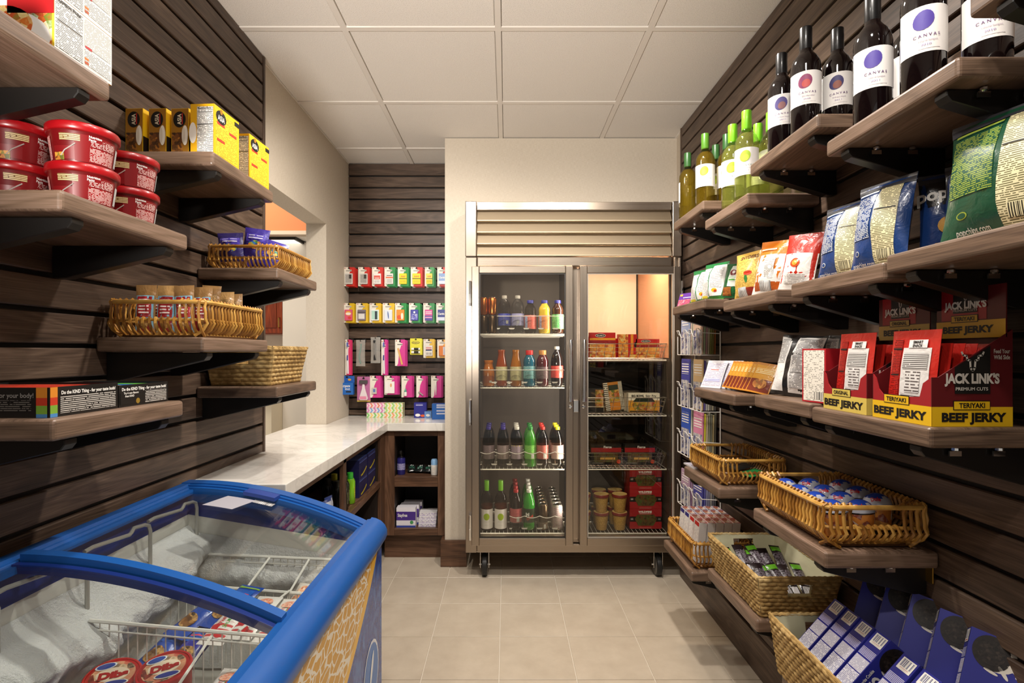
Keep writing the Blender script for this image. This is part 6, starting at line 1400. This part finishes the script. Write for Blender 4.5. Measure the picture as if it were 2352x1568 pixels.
def a_window(m, w, h): m.panel(w * .12, w * .88, h * .15, h * .62, mat('d8d4d0', .4)); m.panel(0, w, h * .70, h * .80, mat('4a4248', .4))
def a_band(m, w, h): m.panel(w * .1, w * .9, h * .1, h * .9, mat('a8d0c0', .4)); m.panel(w * .5, w * .8, h * .1, h * .85, mat('2e3a40', .4), 2)
def a_tooth(m, w, h): m.panel(w * .1, w * .9, h * .1, h * .9, mat('d8e0e8', .4)); m.disc(w * .5, h * .5, w * .07, h * .36, mat('3a5a9a', .4), 2, 12, .1)
def a_orange(m, w, h): m.disc(w * .35, h * .3, w * .28, h * .20, mat('d8501c', .4)); m.disc(w * .72, h * .4, w * .16, h * .30, mat('f0e2c8', .4), 2)
def a_blue(m, w, h): m.disc(w * .5, h * .75, w * .12, h * .10, Wt); m.panel(w * .1, w * .9, h * .1, h * .6, mottled(['3a3a9a', '6a6ac0', 'c8c8e8', '2a2a78'], 120))
def a_purple(m, w, h): m.panel(w * .1, w * .9, h * .62, h * .9, fine('d85a9a', 'f4e8f0', h * .2, .3), 2); m.panel(0, w, 0, h * .45, mat('4a3a98', .4)); m.panel(w * .05, w * .95, h * .22, h * .34, mat('e89ac8', .4), 2)
def a_clar(m, w, h): m.text('Claritin', w * .5, h * .62, h * .18, Wt, w=w * .9, lift=2, bold=.03); m.panel(0, w, 0, h * .3, mat('d8e0f0', .4))
R1 = [(789.2, 818.5, 'c8281e', ['d8d4ce'], a_grey, 'red carded pack with a grey panel, leftmost, top row'), (823, 853, 'c8281e', ['dcd8d2'], a_grey, 'red carded pack, second top row'), (854.6, 883.3, 'c8281e', ['e8e4de'], a_carmex, 'red carded pack with a white and red box, third, top row'), (883.3, 911, '2a8a48', ['e0dcd6'], a_bayer, 'green carded pack with a white box, fourth top row'),
      (913.8, 942.5, '1f8a40', ['e8d41c'], a_advil, 'green carded pack with a yellow box, fifth top row'), (943.6, 974.6, 'c8281e', ['e8d01c'], a_advil, 'red carded pack with a yellow box, sixth top row'), (975.8, 999.9, '3a9a50', ['e8dc5a'], a_advil, 'pale green carded pack with a yellow box, seventh top row'), (1004.5, 1031, 'c8281e', ['8aa8d8'], a_clar, 'red carded pack with a blue box, last top row')]
for a, b, base, cols, art, nm in R1: pack(nm, a, b, 613.5, 657, base, 'sw', blister(cols, art))
R2 = [(788.6, 817.9, 'd8b41c', ['d85a7a'], a_pink, 'yellow carded pack with a pink box, leftmost in the second row'), (818, 848.9, 'e0b82a', ['7a7078'], a_window, 'yellow carded pack with a grey window, second second row'), (848.9, 879.3, 'e0b82a', ['e8ece8'], a_band, 'yellow carded pack with a teal bandage, third second row'), (879.3, 909.7, 'e0b82a', ['e0e4e8'], a_tooth, 'yellow carded pack with a blue stick, fourth second row'),
      (907.5, 937.3, '188a3c', ['e08a28'], a_orange, 'green carded pack with an orange box, fifth second row'), (939.6, 968.9, '188a3c', ['3a3e9a'], a_blue, 'green carded pack with a blue box, sixth second row'), (972.3, 1001.6, '188a3c', ['d85a9a'], a_purple, 'green carded pack with a pink and violet box, seventh second row'), (1002.2, 1029, '188a3c', ['2a3a8a'], a_clar, 'green carded pack with a navy box, last second row')]
for a, b, base, cols, art, nm in R2: pack(nm, a, b, 696, 740.5, base, 'sw', blister(cols, art))
PINK = 'd03a8e'
def p3x(v): return 770 + v / 7.126
def p3y(v): return 760 + v / 7.126
def toothbrush(t, w, h):
    m = MB(); m.tube([(0, -.004, h * .04), (.001, -.008, h * .2), (-.001, -.010, h * .45), (0, -.008, h * .62), (0, -.007, h * .93)], .004, mat('e8e4ea', .3), 8, rs=[.006, .006, .007, .0035, .004]); m.build('toothbrush', t)
    m = MB(); m.box(-.004, .004, -.022, -.010, h * .80, h * .92, mat('5a6ab8', .5)); m.build('bristles', t)
    m = MB(); m.tube([(0, -.0175, h * .42), (0, -.0185, h * .5), (0, -.0165, h * .56)], .004, mat('3a2a8a', .4), 8); m.build('grip', t)
pack('pink carded toothbrush at the left end of the third row', p3x(165), p3x(270), p3y(140), p3y(720), 'd8386a', 'sw', toothbrush, 1)
pack('pink and purple carded toothbrush in the middle of the third row', p3x(755), p3x(862), p3y(140), p3y(720), PINK, 'sw', toothbrush, 1)
def wrapped(label, xl, xr, yt, yb, col, name, pts, r):
    Y = HY; x0, z1_ = (p3x(xl) - CX) / F * Y, CH + (CY - p3y(yt)) / F * Y; x1 = (p3x(xr) - CX) / F * Y; z0 = CH + (CY - p3y(yb)) / F * Y; w, h = x1 - x0, z1_ - z0
    t = thing('wrapped_pack', label, 'wrapped pack', ((x0 + x1) / 2, Y, z0), 0, 'bagged goods on the back wall')
    S = bag_surface(w, h, .022, xl * .01, .004); m = MB(); FC = film_clear('d8d4cc', .30)
    m.grid(lambda u, v: S(u, v), 8, 14, FC); m.grid(lambda u, v: S(u, v, 0, 1), 8, 14, FC, flip=True); m.build('clear_bag', t)
    m = MB(); m.tube([(a * w, 0, b * h) for a, b in pts], r, mat(col, .4), 8); m.build(name, t); hook((x0 + x1) / 2, z1_ - .012, label)
wrapped('clear bag with a teal razor in the third row', 340, 492, 145, 575, '157a6e', 'razor', [(.05, .85), (.02, .7), (-.12, .45), (-.16, .3), (.0, .1)], .0055)
wrapped('clear bag with a black comb in the third row', 580, 740, 100, 525, '1e1e20', 'comb', [(-.1, .88), (-.08, .6), (-.08, .35), (-.06, .12)], .010)
def board(t, w, h):
    m = MB(); m.xf = Matrix.Translation((0, -.004, h * .36)) @ Matrix.Rotation(R(-14), 4, 'Y'); m.box(-.006, .006, -.001, .001, -h * .32, h * .32, mat('d8a862', .6)); m.build('emery_board', t)
pack('pink carded emery boards in the third row', p3x(980), p3x(1170), p3y(140), p3y(570), PINK, 'sw', board, 2)
def balm(t, w, h):
    for k, zz in enumerate((.15, .35)):
        m = MB(); m.xf = Matrix.Translation((0, -.009, h * zz)) @ Matrix.Rotation(R(90), 4, 'Y') @ Matrix.Translation((0, 0, -w * .36)); m.lathe([(.007, 0), (.0075, .001), (.0075, w * .22), (.0075, w * .60), (.0075, w * .72), (.007, w * .725)], BK_, 12, mats=[Wt, Wt, BK_, Wt, Wt]); m.build('lip_balm', t)
    m = MB(); m.frame((-w / 2, -.0014, 0), (1, 0, 0), (0, 0, 1), .0004); m.disc(w * .48, h * .74, w * .34, h * .08, BK_, 1); m.disc(w * .48, h * .74, w * .30, h * .06, mat('e8d84a', .4), 2); m.text('ChapStick', w * .48, h * .74, h * .06, BK_, w=w * .5, lift=3, bold=.03); m.build('print', t)
pack('yellow lip balm card with two tubes in the third row', p3x(1225), p3x(1445), p3y(120), p3y(387), 'd8d02a', 'plain', balm, 1)
def a_nexcare(m, w, h): m.panel(w * .12, w * .88, h * .62, h * .84, fine('e8e4dc', 'd85a5a', h * .2, .3), 2); m.panel(w * .1, w * .9, h * .48, h * .60, mat('2a3a6a', .4)); m.panel(w * .15, w * .85, h * .1, h * .32, bars('e8e4de', '4a4640'))
pack('white and yellow carded pack beside the lip balm in the third row', p3x(1445), p3x(1652), p3y(130), p3y(437), 'e0b41c', 'sw', blister(['e8e4dc'], a_nexcare), 1)
def a_or2(m, w, h): m.panel(w * .55, w * .9, h * .1, h * .9, mat('e8e4de', .4)); m.panel(w * .6, w * .85, h * .1, h * .9, fine('e8e4de', '6a6aa8', .006, .3), 2)
pack('orange carded pack cut by the bulkhead in the third row', p3x(1670), p3x(1880), p3y(140), p3y(437), 'e8a82a', 'sw', blister(['e07a1c'], a_or2), 1)
def trojan(t, w, h):
    m = MB(); m.box(-w / 2, w / 2, -.03, -.0016, 0, h * .64, mat('2266b8', .35)); m.frame((-w / 2, -.03, 0), (1, 0, 0), (0, 0, 1), .0004); m.text('TROJAN', w * .42, h * .46, h * .10, Wt, w=w * .72, bold=.03, lift=1); m.text('ENZ', w * .62, h * .30, h * .08, Wt, w=w * .34, lift=1); m.panel(w * .5, w * .85, h * .12, h * .19, BK_); m.build('carton', t)
    m = MB(); m.frame((-w / 2, -.0014, 0), (1, 0, 0), (0, 0, 1), .0004); m.disc(w * .66, h * .80, w * .12, h * .06, mat('e0a03a', .4)); m.build('print', t)
pack('blue hanging carton at the left end of the bottom row', p3x(80), p3x(320), p3y(735), p3y(1035), '1d5cb0', 'plain', trojan, 0)
def razor(t, w, h):
    m = MB(); m.smooth = True
    m.prism([(-w * .28, h * .06), (w * .28, h * .06), (w * .34, h * .14), (w * .12, h * .52), (w * .08, h * .70), (-w * .08, h * .70), (-w * .12, h * .52), (-w * .34, h * .14)], -.016, -.002, mat('e4d8dc', .3), 'y'); m.build('shaver', t, bevel=.004)
    m = MB(); m.rbox(-w * .30, w * .30, -.018, -.003, h * .72, h * .86, .004, mat('4a4648', .4), 'y'); m.build('shaver_head', t)
    m = MB(); m.box(-w / 2, w / 2, -.003, -.0016, 0, h * .05, mat('c8b04a', .4)); m.frame((-w * .26, -.0165, h * .10), (1, 0, 0), (0, 0, 1), .0004); m.panel(0, w * .5, 0, h * .12, mat('e08aa8', .4)); m.build('print', t)
pack('pink blister with a white ladies shaver in the bottom row', p3x(360), p3x(582), p3y(745), p3y(1155), 'b86a9a', 'plain', razor, 0)
def small(col, shape):
    def f(t, w, h):
        m = MB(); m.frame((-w / 2, -.0014, 0), (1, 0, 0), (0, 0, 1), .0004)
        m2 = MB()
        if shape == 'box': m2.box(-w * .3, w * .14, -.010, -.0016, h * .18, h * .46, mat(col, .4)); m2.frame((-w * .3, -.010, h * .18), (1, 0, 0), (0, 0, 1)); m2.panel(w * .12, w * .32, h * .08, h * .22, mat('5a78b8', .4))
        elif shape == 'wide': m2.box(-w * .42, w * .28, -.010, -.0016, h * .08, h * .70, mat(col, .4)); m2.frame((-w * .42, -.010, h * .08), (1, 0, 0), (0, 0, 1)); m2.panel(w * .30, w * .305, 0, h * .6, mat('9a9690', .4)); m2.disc(w * .44, h * .42, w * .07, h * .10, mat('e0a870', .4))
        elif shape == 'bottle': m2.lathe([(w * .13, 0), (w * .14, h * .02), (w * .14, h * .18), (w * .08, h * .27), (w * .06, h * .33)], mat(col, .3), 12, (-w * .08, -.016, h * .08), mats=[Wt, Wt, mat('5aa08a', .3), mat('8ab0a0', .3)])
        elif shape == 'clip': m2.xf = Matrix.Translation((0, -.006, h * .18)) @ Matrix.Rotation(R(38), 4, 'Y'); m2.box(-w * .30, w * .30, -.004, .004, -h * .025, h * .025, mat(col, .25, .6))
        else: m2.tube([(-w * .02, -.006, h * .12), (-w * .02, -.007, h * .4), (0, -.006, h * .7), (w * .05, -.006, h * .78)], .003, mat(col, .3), 8, rs=[.002, .005, .003, .0045])
        m2.build('article', t)
    return f
for a, b, yb, nm, col, sh in ((570, 770, 1090, 'pink carded sewing kit in the bottom row', 'c8c0b8', 'box'), (805, 1050, 1040, 'pink card with a wide white folder in the bottom row', 'efece6', 'wide'), (1085, 1280, 1085, 'pink card with a tiny green bottle in the bottom row', 'e8ece8', 'bottle'), (1328, 1505, 1085, 'pink card with metal nail clippers in the bottom row', 'c8c4c0', 'clip'), (1570, 1760, 1090, 'pink card with white tweezers, last in the bottom row', 'efece8', 'stick')):
    pack(nm, p3x(a), p3x(b), p3y(732), p3y(yb), PINK, 'sw', small(col, sh), 2)
# goods on the counter
CZ = .8485
def chev(c1, c2, c3):
    k = ('chev', c1, c2, c3)
    if k not in MATS:
        a = NT('chevron_print'); a.set(.4); tc = a.n('TexCoord'); sp = a.n('SeparateXYZ'); a.l(tc.outputs['UV'], sp.inputs[0])
        z = a.math('ABSOLUTE', a.math('SUBTRACT', a.math('FRACT', a.math('MULTIPLY', sp.outputs[1], 34)), .5)); f = a.math('FRACT', a.math('MULTIPLY', a.math('ADD', sp.outputs[0], a.math('MULTIPLY', z, .022)), 22))
        a.l(a.ramp(f, [(0, c1), (.33, 'f0ece4'), (.5, c2), (.8, 'f0ece4'), (1, c3)]), a.b.inputs['Base Color']); MATS[k] = a.m
    return MATS[k]
tis = [('e06ab0', 'e0502a'), ('8ad03a', 'e8d03a')], [('c85ab0', '4a90d8'), ('8ad03a', 'e8c03a')], [('5ac03a', 'e8c03a'), ('e88a2a', '8ad03a')]
for r_ in range(3):
    for c_ in range(2):
        a, b = tis[2 - r_][c_] if False else tis[r_][c_]; zz = CZ + .0318 * (2 - r_)
        xw = .118; x = (p3x(510) - CX) / F * 3.40 + xw / 2 + .1195 * c_
        tag(carton('tissue_pack', ['top', 'middle', 'bottom'][r_] + ' ' + ['left pink and orange', 'right green and yellow'][c_] + ' chevron tissue pack on the counter' if r_ < 2 else ['bottom left green and yellow', 'bottom right orange and green'][c_] + ' chevron tissue pack on the counter', 'tissue pack', xw, .07, .031, (x, 3.44, zz), 0, chev(a, b, a), None, None, 'tissue packs on the counter', bevel=.004))
def medbox(m, w, d, h): Ff(m, w, d, h); m.disc(w * .3, h * .18, w * .2, h * .10, Wt); m.disc(w * .7, h * .14, w * .18, h * .08, mat('e0602a', .4)); m.panel(w * .15, w * .7, h * .78, h * .92, fine('2b2d86', 'c8c8e8', .012, .3))
carton('medicine_display', 'tall dark blue display carton on the counter', 'display carton', .082, .06, .098, ((p3x(1400) - CX) / F * 3.42, 3.42, CZ), R(3), '2b2d86', None, medbox)
carton('medicine_display', 'low pale blue display carton on the counter', 'display carton', .045, .05, .042, ((p3x(1545) - CX) / F * 3.41 - .006, 3.41, CZ), R(-4), '6a94cc', None, lambda m, w, d, h: (Ff(m, w, d, h), m.disc(w * .5, h * .4, w * .3, h * .2, Wt)))
carton('medicine_display', 'bright blue display carton with white strips beside the bulkhead', 'display carton', .098, .05, .100, ((p3x(1590) - CX) / F * 3.33 + .049, 3.335, CZ), 0, '2a62b0', None, lambda m, w, d, h: (Ff(m, w, d, h), [m.panel(w * .3, w * .84, h * b, h * (b + .10), fine('e8e8ec', '7a88b8', .004, .3)) for b in (.32, .50, .72, .86)]))

# ================================================================ goods in the base cabinets
def cp(px, Y): return (px - CX) / F * Y
SZ = .5155
t = bottle('shaving_foam_can', 'purple shaving foam can with a clear cap in the cabinet', 'can', [(.024, 0), (.0255, .003), (.0255, .095), (.022, .104)], (cp(919, 3.24) + .007, 3.24, SZ), mat('2e2a72', .3, .2), clear('d8d8d8', .05), [(.0235, .104), (.0245, .106), (.0235, .140), (.018, .148), (.001, .149)], lab=(.03, .07, .0258, sl('3a347e', 'c8c4e0', .007), 160, None), seg=20)
t = bottle('deodorant_stick', 'white deodorant stick with a blue cap in the cabinet', 'deodorant', [(.020, 0), (.021, .002), (.021, .062)], (cp(999, 3.23) - .004, 3.23, SZ), mat('e4e0d8', .35), mat('8ab4dc', .3), [(.0212, .062), (.0212, .085), (.016, .096), (.001, .098)], lab=(.012, .05, .0213, sl('e4e0d8', 'b0a090', .007), 160, None), seg=18, sq=3)
for k in range(3): bag('travel_pouch', ['left', 'middle', 'right'][k] + ' crumpled black clear pouch lying in the cabinet', 'pouch', .055, .075, .03, foil('1c2020', .18), foil('2a3030', .18), (cp(945 + 18 * k, 3.24), 3.255 - .008 * k, SZ + .014), R(10 - 12 * k), 1.25, lambda p, t, b: (p(.2, .8, .2, .5, foil('2e5a4a', .15)), p(.3, .7, .55, .8, foil('c8ccc8', .15))), 120 + k, 'crumpled pouches in the cabinet', .012, nu=8, nv=8)
LZ = .1955
def stay(m, w, d, h): Ff(m, w, d, h); m.panel(0, w, h * .36, h * .80, mat('4a2f86', .35)); m.text('Stayfree', w * .32, h * .62, h * .16, Wt, w=w * .5, lift=2); m.panel(0, w, 0, h * .10, mat('3a4aa0', .35)); m.disc(w * .80, h * .26, w * .09, h * .09, mat('4a9a5a', .4), 2)
for k in range(3): carton('hygiene_box', ['front', 'second', 'rear'][k] + ' white and purple box in the lower cabinet shelf', 'hygiene box', .118, .055, .122, (cp(934, 3.22) + .010 * k, 3.225 + .06 * k, LZ), 0, 'e6e2e8', None, stay, 'white and purple boxes')
for k in range(4): carton('hygiene_pack', ['bottom', 'second', 'third', 'top'][k] + ' white pack of the stack in the lower cabinet shelf', 'hygiene pack', .108, .09, .0205, (cp(984, 3.23) - .004, 3.25 + .006 * k, LZ + .021 * k), R(1.5 * k), 'e4e0e0', {'-y': fine('e4e0e0', '8a78b0', .009, .45)}, None, 'white hygiene packs', bevel=.004)
# left run, goods facing the aisle
LF = R(90); LX2 = -.765
def always(m, w, d, h): Ff(m, w, d, h); m.disc(w * .56, h * .24, w * .36, h * .10, mat('d8c41c', .4), 1, 16, .25); m.disc(w * .52, h * .33, w * .34, h * .10, mat('20204e', .4), 2, 16, .25); m.panel(w * .05, w * .95, h * .8, h * .92, fine('20204e', '5a6ab0', .012, .3))
for c_ in range(2):
    for r_ in range(2): carton('hygiene_box', ['lower', 'upper'][r_] + ' navy box with a yellow swoosh, ' + ['near', 'far'][c_] + ' stack in the long cabinet', 'hygiene box', .160, .12, .098, (LX2 - .065, 2.785 + .175 * c_, SZ + .099 * r_), LF, '20204e', {'+z': '3a4a8a'}, always, 'navy swoosh boxes')
SH = [(.020, 0), (.024, .004), (.024, .11), (.018, .125)]; SHC = [(.015, .125), (.016, .127), (.015, .155), (.001, .157)]
for k, (x, y, col, cap, nm) in enumerate(((-.79, 2.615, '7ab81c', '3ab83a', 'green shampoo bottle with a green cap'), (-.80, 2.555, '16160f', '2a2a18', 'dark bottle beside the green shampoo'), (-.79, 2.50, '1a1a12', '2a2a18', 'dark bottle second from the green shampoo'), (-.80, 2.445, '16160f', '22221a', 'dark bottle farthest from the green shampoo'), (-.86, 2.585, '14140f', 'b8b02a', 'dark bottle with a yellow neck behind the green shampoo'), (-.86, 2.49, '14140f', '22221a', 'dark bottle in the second line'))):
    bottle('shampoo_bottle', nm + ' in the long cabinet', 'bottle', SH, (x, y, SZ), mat(col, .25), mat(cap, .3), SHC, lab=(.03, .085, .0243, sl('d8d02a' if k == 0 else '2a2a1e', '3a3a1a' if k == 0 else '8a8a5a', .008), 140, None), rz=LF, seg=16, sq=3)
for k in range(4): bag('wipes_pack', ['nearest', 'second', 'third', 'farthest'][k] + ' blue and silver pack standing in the long cabinet', 'pack', .06, .105, .02, foil('3a4a86'), foil('8a92a8'), (-.79 - .012 * (k % 2), 2.205 + .052 * k, SZ), R(75), .12, lambda p, t, b: (p(.1, .9, .55, .9, foil('c8ccd8')), p(.2, .8, .15, .45, foil('2a3a78'))), 130 + k, 'blue and silver packs', .004, nu=8, nv=10)
carton('bandage_box', 'white and green box at the near end of the long cabinet', 'box', .13, .11, .085, (-.83, 2.095, SZ), LF, 'd8d4c8', None, lambda m, w, d, h: (Ff(m, w, d, h), m.panel(w * .08, w * .92, h * .08, h * .92, mat('3a9a6a', .4)), m.disc(w * .6, h * .6, w * .14, h * .2, mat('c8dcc8', .4), 2)))

# ================================================================ goods in the chest freezer
IG = 'frozen novelties in the chest freezer'
def tub(label, x, y, z, col, dome=False, tilt=(0, 0)):
    t = thing('ice_cream_tub', label, 'ice cream tub', (x, y, z), R(20), 'tubs in the chest freezer', rot=(tilt[0], tilt[1], R(18)))
    m = MB(); m.lathe([(.042, 0), (.044, .003), (.050, .075)], mat(col, .35), 28); m.build('tub', t)
    m = MB(); m.lathe([(.051, .075), (.0525, .077), (.0525, .088), (.050, .091), (.047, .091), (.046, .089), (.001, .089)] if not dome else [(.051, .075), (.0525, .077), (.0525, .086), (.046, .098), (.030, .106), (.001, .109)], mat(col, .3, 0, .5, .2), 32, mats=None)
    if not dome:
        m.frame((0, 0, .0895), (1, 0, 0), (0, 1, 0), .0006); m.disc(0, 0, .0455, .0455, mat('a8161b', .3), 1, 28); m.disc(0, .0, .040, .040, mottled(['b8201e', 'd8a078', 'e8c8a0', '3a1c14', 'c83a2a'], 60), 2, 28); m.disc(0, .002, .030, .020, mat('f0dcc0', .35), 3, 24); m.text('Dibs', .002, .0, .018, mat('b01c20', .3), w=.052, lift=5, bold=.06, rot=.15); m.disc(-.020, .026, .019, .010, mat('e8ecf2', .3), 4, 16, .3); m.disc(-.020, .026, .016, .008, mat('2a4aa0', .3), 5, 16, .3); m.disc(.012, -.024, .024, .009, mat('efe6dc', .3), 4, 16, .1); m.disc(.012, -.024, .021, .007, mat('2a3a8e', .3), 5, 16, .1)
    m.build('lid', t, smooth_angle=45); return t
tub('left red round bite-size ice cream tub in the chest freezer', -.835, 1.095, .515, 'b81e22', tilt=(R(10), R(4))); tub('right red round bite-size ice cream tub in the chest freezer', -.724, 1.107, .525, 'b81e22', tilt=(R(10), R(-2)))
tub('dark blue domed tub beside the red tubs in the chest freezer', -.882, .982, .49, '22348c', True); tub('blue domed tub in front of the red tubs in the chest freezer', -.735, .990, .50, '2450a8', True)
STW = foil('e4ded8', .3)
def straw(panel, txt, blob):
    panel(.08, .92, .10, .42, fine('e4ded8', 'c8484a', .020, .25, .3), .0010); txt('STRAWBERRY', .38, .5, .010, mat('c83a3a', .35), ww=.060, rot=R(90)); txt('SHORTCAKE', .62, .5, .010, mat('4a9a3a', .35), ww=.060, rot=R(90)); blob(.5, .80, .34, .10, mottled(['d86a4a', 'e89878', 'f0c8b0', 'c84a3a'], 230), .0016); blob(.28, .30, .16, .06, foil('c8282e'), .0016); blob(.72, .66, .14, .05, foil('c8282e'), .0018); blob(.6, .16, .14, .05, foil('c8282e'), .0016)
k = 0
for j in range(2):
    for i in range(4 - j):
        bag('ice_cream_bar', on[i] + ' from the left in the ' + ['far', 'near'][j] + ' row of white strawberry bars', 'ice cream bar', .066, .150, .026, STW, STW, (-.690 + .062 * i + .075 * j, 1.20 - .190 * j + .004 * i, .600 + .010 * (i % 2) - .060 * j), R(-6), 1.36, straw, 140 + k, IG, .004, nu=8, nv=10); k += 1
CRB = foil('1e4aa8', .25)
def crunch(panel, txt, blob):
    panel(.1, .9, .55, .85, foil('2a62c0', .25)); panel(.2, .8, .62, .78, fine('2a62c0', 'd84a5a', .016, .3), .0014); blob(.5, .30, .34, .14, mottled(['4a2c18', '8a5a2c', 'c89a5a', '2a1810'], 110), .0016); panel(.05, .95, .90, .97, foil('8ab83a'), .001)
cr = [(-.82, 1.340, .580, 'blue chocolate bar bag on top near the divider'), (-.735, 1.345, .600, 'blue chocolate bar bag leaning to the strawberry bars'), (-.850, 1.265, .535, 'blue and brown bar bag beside the frosted wall'), (-.765, 1.250, .545, 'purple blue bar bag below the others'), (-.845, 1.252, .485, 'lowest blue bar bag next to the red tubs')]
for k, (x, y, z, nm) in enumerate(cr): bag('ice_cream_bar', nm, 'ice cream bar', .075, .150, .028, CRB if k < 3 else foil('2c2f96', .25), CRB, (x, y - .07, z), R(-24 + 6 * k), 1.30, crunch, 160 + k, IG, .006, nu=8, nv=10)
def cone(panel, txt, blob): panel(.05, .95, .1, .5, foil('e4d8cc'), .001); blob(.5, .7, .3, .16, mottled(['c8542a', 'e8a070', 'f0d8c0'], 120), .0016); panel(.1, .9, .40, .52, foil('c8703a'), .0016)
for k, (x, y, z, nm) in enumerate(((-.600, 1.500, .545, 'orange and white novelty pack at the far end of the chest freezer'), (-.505, 1.495, .55, 'orange and white novelty pack nearer the front glass edge'), (-.57, 1.352, .535, 'pale novelty pack beyond the wire divider'))): bag('ice_cream_bar', nm, 'ice cream bar', .062, .10, .026, foil('d8cfc4'), foil('c8b8a8'), (x, y - .055, z), R(-12 + 8 * k), 1.05, cone, 170 + k, IG, .006, nu=8, nv=10)
